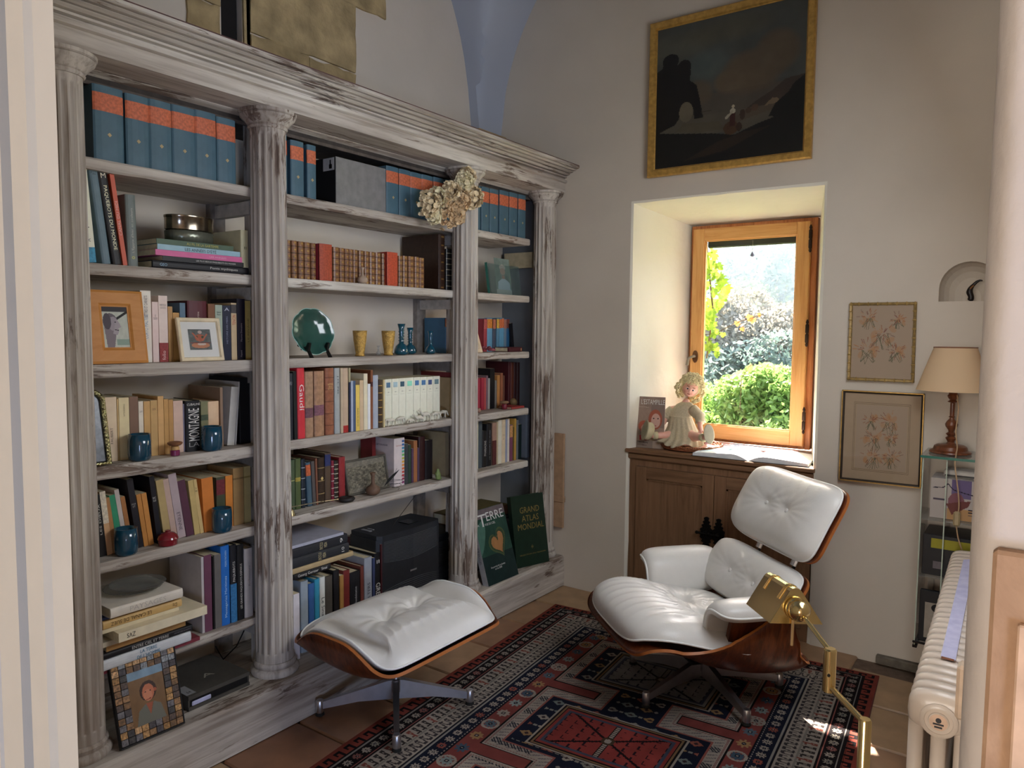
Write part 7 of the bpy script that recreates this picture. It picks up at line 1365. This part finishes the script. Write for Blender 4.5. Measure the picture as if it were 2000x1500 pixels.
part('shade_rim', MB().tube([((rt2+.0005)*math.cos(a), (rt2+.0005)*math.sin(a), z1_) for a in np.linspace(0, 2*PI, 49)[:-1]], .002, 6, True), plain('#8a5c44', .7), tl); part('bulb', MB().ball((0, 0, .32), (.025, .025, .035)), plain('#d8d4c8', .3), tl, 'full')
cb_ = [(.016, -.018, .245), (.024, -.03, .18), (.02, -.045, .10), (.030, -.075, .04), (.030, -.105, .012), (.030, -.128, -.03), (.045, -.13, -.13), (.05, -.12, -.20), (.045, -.128, -.24)]
part('cord', MB().tube([tuple(p) for p in spline(cb_, 50)], .0026, 7), plain('#a98c6c', .6, g=1.2), tl, True); part('switch', MB().box((.033, -.136, -.275), (.057, -.118, -.215), .006), plain('#a3906c', .5), tl)
part('cord', MB().tube([tuple(p) for p in spline([(.045, -.128, -.272), (.055, -.12, -.33), (.085, -.11, -.42), (.11, -.10, -.5)], 30)], .0026, 7), plain('#a98c6c', .6, g=1.2), tl, True)

# ================================================================ THINGS ON THE WINDOW SILL
SZ = .8585
mg = thing('magazine', 'magazine with two dolls on its cover leaning against the left reveal of the window', 'magazine', (-1.800, 3.79, SZ)); mg.location = (-1.828, 3.745, SZ); mg.rotation_euler = (0, 0, math.radians(12))
c = Canvas(90, 130, '#9a8274'); c.noise(.15); c.rect(.5, .1, 1, .6, '#7c6a64', .6); c.ell(.66, .44, .25, .28, '#a8604c'); c.ell(.68, .46, .17, .20, '#cfa698'); c.ell(.60, .42, .03, .015, '#3b2c2c'); c.ell(.76, .42, .03, .015, '#3b2c2c'); c.ell(.68, .56, .03, .012, '#9c4c48'); c.poly([(.45, 1), (.5, .70), (.9, .70), (1, 1)], '#a89484')
c.ell(.25, .58, .20, .16, '#b0604c'); c.ell(.26, .64, .12, .14, '#c99c8e'); c.ell(.22, .63, .02, .012, '#2c2428'); c.ell(.31, .63, .02, .012, '#2c2428'); c.poly([(.1, .76), (.42, .74), (.36, .86), (.24, .82), (.12, .86)], '#a8242c'); c.rect(0, .86, .6, 1, '#8c7c70'); c.line([(.04, .88), (.42, .90)], .014, '#3b2c2c'); c.line([(.04, .94), (.38, .95)], .014, '#5b4440'); c.line([(.05, .20), (.40, .21)], .012, '#c0a898')
mw, mh = .152, .285; RM = Matrix.Rotation(math.radians(-6), 4, 'X')
part('pages', MB().box((0, .001, 0), (mw, .007, mh)).xf(RM), plain('#b9aca0', .5, g=1.3), mg); qq = [tuple(RM @ Vector(v)) for v in ((0, .0004, mh), (mw, .0004, mh), (mw, .0004, 0), (0, .0004, 0))]; print_quad('cover_print', c, *qq, mg, painted('glossy_photo', .25))
letter("L'ESTAMPILLE", mw*.86, mh*.10, RM @ Matrix(((1, 0, 0, mw*.55), (0, 0, -1, -.0004), (0, 1, 0, mh*.90), (0, 0, 0, 1))), plain('#c9c4bc', .4, g=1.3), mg)
tc_ = np.array((-1.575, 3.905)); tray = thing('wicker_tray', 'round wicker tray under the seated doll', 'tray', (*tc_, SZ)); wk = plain('#8a5436', .6, var=.3, scale=80, g=1.3)
part('tray_base', MB().lathe([(.0, .004), (.155, .004), (.165, .006), (.165, .010), (.155, .009), (0, .008)], n=56), wk, tray); 
for k, (r_k, z_k) in enumerate(((.162, .012), (.168, .019), (.172, .026))): part('rim_coil', MB().tube([(r_k*math.cos(a), r_k*math.sin(a), z_k+.0018*math.sin(a*26+k*1.6)) for a in np.linspace(0, 2*PI, 157)[:-1]], .0052, 6, True), wk, tray, 'full')
part('rim_weave', MB().add([], []) if False else (lambda mb: [mb.ball(((.1745)*math.cos(a), (.1745)*math.sin(a), .026), (.003, .003, .004), 6, 4) for a in np.linspace(0, 2*PI, 90)[:-1]] and mb)(MB()), plain('#3c1f14', .6), tray, 'full')
ob = thing('open_book', 'large open book lying face up at the right of the window sill', 'book', (-1.19, 3.80, SZ)); ob.rotation_euler = (0, 0, math.radians(3))
for s_ in (-1, 1):
    W3, D3 = .285, .20; v = []; f = []; n = 16
    xs_ = np.linspace(0, W3, n); zs_ = .030*np.sin(np.clip(xs_/.09, 0, 1)*PI/2)*(1-.55*(xs_/W3)**1.4)+.002
    for y in (-.11, D3-.01):
        for x, z in zip(xs_, zs_): v.append((s_*x, y, z))
        for x in xs_: v.append((s_*x, y, .002))
    m = 2*n
    for i in range(n-1): f += [(i, i+1, m+i+1, m+i), (n+i, m+n+i, m+n+i+1, n+i+1), (i, n+i, n+i+1, i+1), (m+i, m+i+1, m+n+i+1, m+n+i)]
    f.append((n-1, m-1, 2*m-1, m+n-1)); part('page_block', MB().add(v, f), plain('#d9dadb', .6, g=1.2), ob)
    cvp = Canvas(50, 40, '#a9c4cc'); cvp.noise(.2); cvp.ell(.4, .4, .3, .2, '#7fa8b8'); cvp.rect(0, .7, 1, 1, '#c9cfc9')  # pale blue of the unsunned left page painted into its print
    if s_ < 0: colour_grid('shaded_page_print', cvp, lambda u, v: np.stack([-(.035+u*.235), -.10+(1-v)*.18, np.interp(.035+u*.235, xs_, zs_)+.0006], -1), painted(), ob)
part('cover', MB().box((-.292, -.115, 0), (.292, .195, .0018)), plain('#26262c', .5), ob)
fm = thing('folded_magazine', 'pale pink folded magazine lying behind the open book against the window', 'magazine', (-1.30, 4.085, SZ)); part('pages', MB().box((-.25, -.05, .0), (.25, .05, .016), .006).xf(Matrix.Rotation(math.radians(-4), 4, 'Z')), plain('#b99aa4', .5, g=1.3), fm); part('cover_print', MB().box((-.10, -.051, .0166), (.05, .03, .0172)).box((.12, -.04, .0166), (.17, -.02, .0172)).xf(Matrix.Rotation(math.radians(-4), 4, 'Z')), plain('#8a90b8', .5), fm)
bm = thing('booklet', 'grey-blue booklet behind the tray on the window sill', 'book', (-1.50, 4.12, SZ)); part('cover', MB().box((-.09, -.045, 0), (.09, .045, .008)), plain('#6c7890', .5, g=1.2), bm)

# ---------------------------------------------------------------- the doll
YD = 3.90
def DP(px, py, y=YD): p = AY(px, py, y); return np.array(p)
dl = thing('doll', 'antique porcelain doll in a beige linen dress with blonde curls sitting on the tray', 'doll', (-1.575, YD, SZ+.012)); D0 = np.array(dl.location)
lc = lambda p: tuple(np.array(p)-D0)
skinm = plain('#c99788', .35, var=.08, scale=25, g=1.35, coat=.3); linen = plain('#a89c84', .9, var=.1, scale=120, bump=.3, bscale=500, g=1.35); shoe = plain('#b0a688', .75, var=.08, g=1.35)
hairm = plain('#cbb890', .7, var=.2, scale=60, g=1.4)
HC = DP(1349, 757, YD-.03)
sk = {'hip': DP(1335, 853), 'belly': DP(1333, 835), 'chest': DP(1330, 806), 'neck': DP(1340, 785), 'nk2': DP(1343, 778),
      'ls': DP(1312, 800), 'le': DP(1300, 812, YD-.02), 'lw': DP(1298, 824, YD-.05), 'lh': DP(1294, 829, YD-.06),
      'rs': DP(1357, 798), 're': DP(1367, 815, YD-.03), 'rw': DP(1367, 832, YD-.06), 'rh': DP(1370, 839, YD-.07),
      'lk': DP(1300, 850, YD-.10), 'la': DP(1275, 851, YD-.15), 'lt': DP(1262, 848, YD-.18), 'rk': DP(1362, 853, YD-.10), 'ra': DP(1376, 855, YD-.16), 'rt': DP(1384, 850, YD-.17)}
names_ = list(sk); idx = {n: i for i, n in enumerate(names_)}
ed = [('hip', 'belly'), ('belly', 'chest'), ('chest', 'neck'), ('neck', 'nk2'), ('chest', 'ls'), ('ls', 'le'), ('le', 'lw'), ('lw', 'lh'), ('chest', 'rs'), ('rs', 're'), ('re', 'rw'), ('rw', 'rh'), ('hip', 'lk'), ('lk', 'la'), ('la', 'lt'), ('hip', 'rk'), ('rk', 'ra'), ('ra', 'rt')]
rads = dict(hip=.05, belly=.048, chest=.042, neck=.022, nk2=.018, ls=.024, le=.019, lw=.014, lh=.011, rs=.024, re=.019, rw=.014, rh=.011, lk=.024, la=.018, lt=.014, rk=.024, ra=.018, rt=.014)
V_ = [lc(sk[n]) for n in names_]; E_ = [(idx[a], idx[b]) for a, b in ed]; R_l = [rads[n] for n in names_]
for w_n, dirs in (('lh', [(-.012, -.004, .001), (-.012, -.008, -.006), (-.009, -.010, -.011), (-.004, -.010, -.014), (.006, -.008, -.007)]), ('rh', [(-.007, -.008, -.008), (-.003, -.010, -.014), (.002, -.010, -.015), (.006, -.008, -.013), (.010, -.004, -.006)])):
    for d_ in dirs:
        b_ = np.array(V_[idx[w_n]]); V_.append(tuple(b_+np.array(d_)*.8)); V_.append(tuple(b_+np.array(d_)*1.9+np.array((0, 0, -.003)))); R_l += [.0040, .0030]; E_.append((len(V_)-2, len(V_)-1)); E_.append((idx[w_n], len(V_)-2))
me = bpy.data.meshes.new('body'); me.from_pydata(V_, E_, []); body = link('body', me, skinm, dl); m_ = body.modifiers.new('skin', 'SKIN'); m_.use_smooth_shade = True
for i, r in enumerate(R_l): me.skin_vertices[0].data[i].radius = (r, r)
me.skin_vertices[0].data[0].use_root = True; body.modifiers.new('sub', 'SUBSURF').levels = 1; body.modifiers['sub'].render_levels = 1
# head with a modelled face; faces the camera side, rolled to its right
n_a, n_b = 56, 44; v = []; col_ = []
g_ = lambda x, z, cx, cz, sx, sz: math.exp(-((x-cx)/sx)**2-((z-cz)/sz)**2)
for j in range(n_b+1):
    th_ = PI*j/n_b
    for i in range(n_a):
        a = 2*PI*i/n_a; x, y, z = math.sin(th_)*math.sin(a), -math.sin(th_)*math.cos(a), math.cos(th_); r = 1.0; fr_ = max(0, -y)
        if y < 0:
            r += .13*g_(x, z, 0, -.14, .10, .12)+.05*g_(x, z, 0, .02, .07, .16)+.07*(g_(x, z, .38, -.30, .22, .2)+g_(x, z, -.38, -.30, .22, .2))-.09*(g_(x, z, .30, .06, .14, .10)+g_(x, z, -.30, .06, .14, .10))+.06*g_(x, z, 0, -.66, .2, .12)+.05*g_(x, z, 0, -.42, .13, .05)-.03*g_(x, z, 0, -.54, .16, .04)+.03*(g_(x, z, .3, .22, .2, .05)+g_(x, z, -.3, .22, .2, .05))
        cz_n = .90+.10*(z > 0); v.append((x*r*.050*(1-.10*max(0, -z)), y*r*.050, z*r*.060*cz_n))
        ck = lin('#d9a08e', 1.3) if y < 0 else lin('#cfa08c', 1.3); b0 = np.array(ck)
        if y < 0:
            b0 = b0*(1-.45*(g_(x, z, .42, -.28, .17, .15)+g_(x, z, -.42, -.28, .17, .15)))+np.array(lin('#c8706a', 1.2))*.45*(g_(x, z, .42, -.28, .17, .15)+g_(x, z, -.42, -.28, .17, .15))
            if abs(z+.44) < .055 and abs(x) < .17*(1-abs(z+.44)*6): b0 = np.array(lin('#9c2c30'))
            for sx_ in (-.30, .30):
                if abs(z-.25-.05*(1-((x-sx_)/.16)**2)) < .022 and abs(x-sx_) < .16: b0 = np.array(lin('#8a5c40'))
        col_.append(np.clip(b0, 0, .85))
f = [(j*n_a+i, (j+1)*n_a+i, (j+1)*n_a+(i+1) % n_a, j*n_a+(i+1) % n_a) for j in range(n_b) for i in range(n_a)]
hm = MB().add(v, f).mesh('head', 'full'); at = hm.color_attributes.new('col', 'FLOAT_COLOR', 'POINT')
for i, cc in enumerate(col_): at.data[i].color = (*cc, 1)
HM = Matrix.Translation(Vector(lc(HC))) @ Matrix.Rotation(math.radians(20), 4, 'Y') @ Matrix.Rotation(math.radians(22), 4, 'Z') @ Matrix.Rotation(math.radians(6), 4, 'X')
head = link('head', hm, painted('bisque_face', .3, 0), dl); head.matrix_local = HM; hm.validate()
for sx_ in (-1, 1):
    part('eye', MB().ball((sx_*.0150, -.0415, .0035), (.0085, .006, .0064), 14, 10), plain('#e4e0da', .1), head, 'full'); part('iris', MB().ball((sx_*.0148, -.0467, .0032), (.0042, .0020, .0046), 12, 8), plain('#1d2430', .05), head, 'full')
    part('ear', MB().ball((sx_*.0475, .002, -.006), (.005, .009, .013), 12, 8), skinm, head, 'full')
rh_ = random.Random(6); hb = MB()
cap = []; 
for i in range(230):
    u_, t_ = rh_.random(), rh_.random(); el = math.radians(rh_.uniform(-55, 88)); az = math.radians(rh_.uniform(52, 308)) if el < math.radians(28) else rh_.uniform(0, 2*PI)
    R0 = (.064 if el > 0 else .072)+rh_.uniform(-.004, .008); cx, cy, cz = R0*math.cos(el)*math.sin(az), -R0*math.cos(el)*math.cos(az), R0*1.04*math.sin(el)+.006
    if az > math.radians(60) and az < math.radians(300) and el < 0: cz -= .010
    axv = Vector((cx, cy, cz)).normalized(); tg_ = axv.cross(Vector((rh_.uniform(-1, 1), rh_.uniform(-1, 1), rh_.uniform(-.3, .3)))).normalized(); bt_ = axv.cross(tg_); rr_ = rh_.uniform(.008, .014)
    P = [Vector((cx, cy, cz))+tg_*rr_*math.cos(w*1.0)*(1-w*.06)+bt_*rr_*math.sin(w)*(1-w*.06)+axv*(w*.0010) for w in np.linspace(0, 8.5, 20)]
    hb.tube([tuple(p) for p in P], [.0030*(1-.6*k/20) for k in range(20)], 5)
hair = part('hair', hb, hairm, head, 'full'); hb2 = MB().ball((0, .006, .008), (.056, .054, .062), 24, 16)
hb2.v = [(x, (max(y, -.030) if z < .036 else y), z) for x, y, z in hb2.v]; part('hair_cap', hb2, hairm, head, 'full')
# dress: bodice and gathered skirt
dc_ = MB(); cen = [(lc(sk['neck']), .026, .022), (tuple(np.array(lc(sk['neck']))-np.array((.004, 0, .014))), .048, .034), (tuple(np.array(lc(sk['chest']))+np.array((0, -.002, .006))), .062, .048), (tuple(np.array(lc(sk['chest']))-np.array((0, .004, .018))), .062, .052), (tuple(np.array(lc(sk['belly']))-np.array((0, .012, -.004))), .078, .068), (tuple(np.array(lc(sk['hip']))-np.array((-.002, .030, .0))), .106, .095), (tuple(np.array(lc(sk['hip']))-np.array((-.002, .050, .022))), .125, .125), (tuple(np.array(lc(sk['hip']))-np.array((-.002, .052, .030))), .122, .122)]
n = 72; v = []
for k, (cc, rx, ry) in enumerate(cen):
    for i in range(n): a = 2*PI*i/n; fl = 1+(.022+.008*k)*math.sin(a*17+k*.3)*(k > 3)+(.05*math.sin(a*5+1) if k > 4 else 0); v.append((cc[0]+rx*fl*math.cos(a), cc[1]+ry*fl*math.sin(a), max(cc[2]+(.012*math.sin(a*5) if k > 5 else 0), .004)))
dc_.add(v, [(j*n+i, j*n+(i+1) % n, (j+1)*n+(i+1) % n, (j+1)*n+i) for j in range(len(cen)-1) for i in range(n)]+[tuple(range(n))[::-1]]); dress = part('dress', dc_, linen, dl, 'full')
for sgn in ('l', 'r'):
    s0, s1, s2 = (np.array(lc(sk[sgn+k])) for k in ('s', 'e', 'w')); s0 = s0+(np.array(lc(sk['chest']))-s0)*.15
    part('sleeve', MB().tube([tuple(p) for p in spline([s0, s0*.4+s1*.6, s1, s1*.35+s2*.65], 14)], [.030, .031, .031, .030, .030, .029, .029, .028, .027, .026, .026, .0255, .025][:len(spline([s0, s0*.4+s1*.6, s1, s1*.35+s2*.65], 14))], 16), linen, dress, 'full')
part('waistband', MB().tube([(cen[3][0][0]+.064*math.cos(a), cen[3][0][1]+.054*math.sin(a), cen[3][0][2]) for a in np.linspace(0, 2*PI, 41)[:-1]], .0022, 6, True), plain('#c0b59c', .9, g=1.3), dress)
for (px, py, rx, rz_, yd, an) in ((1259, 840, .025, .057, YD-.205, .25), (1385, 848, .027, .052, YD-.195, -.15)):
    c0 = DP(px, py, yd); s_ = MB().ball((0, .028, -.004), (rx*.92, .036, rz_*.9), 20, 12); s_.v = [(x, max(y, 0), z) for x, y, z in s_.v]; M = Matrix.Translation(Vector(lc(c0))) @ Matrix.Rotation(an, 4, 'Y') @ Matrix.Rotation(-.5 if px < 1300 else .35, 4, 'Z')
    so_ = part('shoe', s_.xf(M), shoe, dl, 'full'); part('sole', MB().lathe([(.9, -.002), (1.0, 0), (1.0, .004), (.9, .006)], n=32, sx=rx, sy=rz_).xf(M @ Matrix.Rotation(-PI/2, 4, 'X')), plain('#8a8268' if px < 1300 else '#c4bda6', .7, g=1.3), so_)
for sgn in ('l', 'r'): a_, b_ = np.array(lc(sk[sgn+'k'])), np.array(lc(sk[sgn+'a'])); part('sock', MB().tube([tuple(a_*.35+b_*.65), tuple(b_)], [.0215, .0225], 16), shoe, dl, 'full')
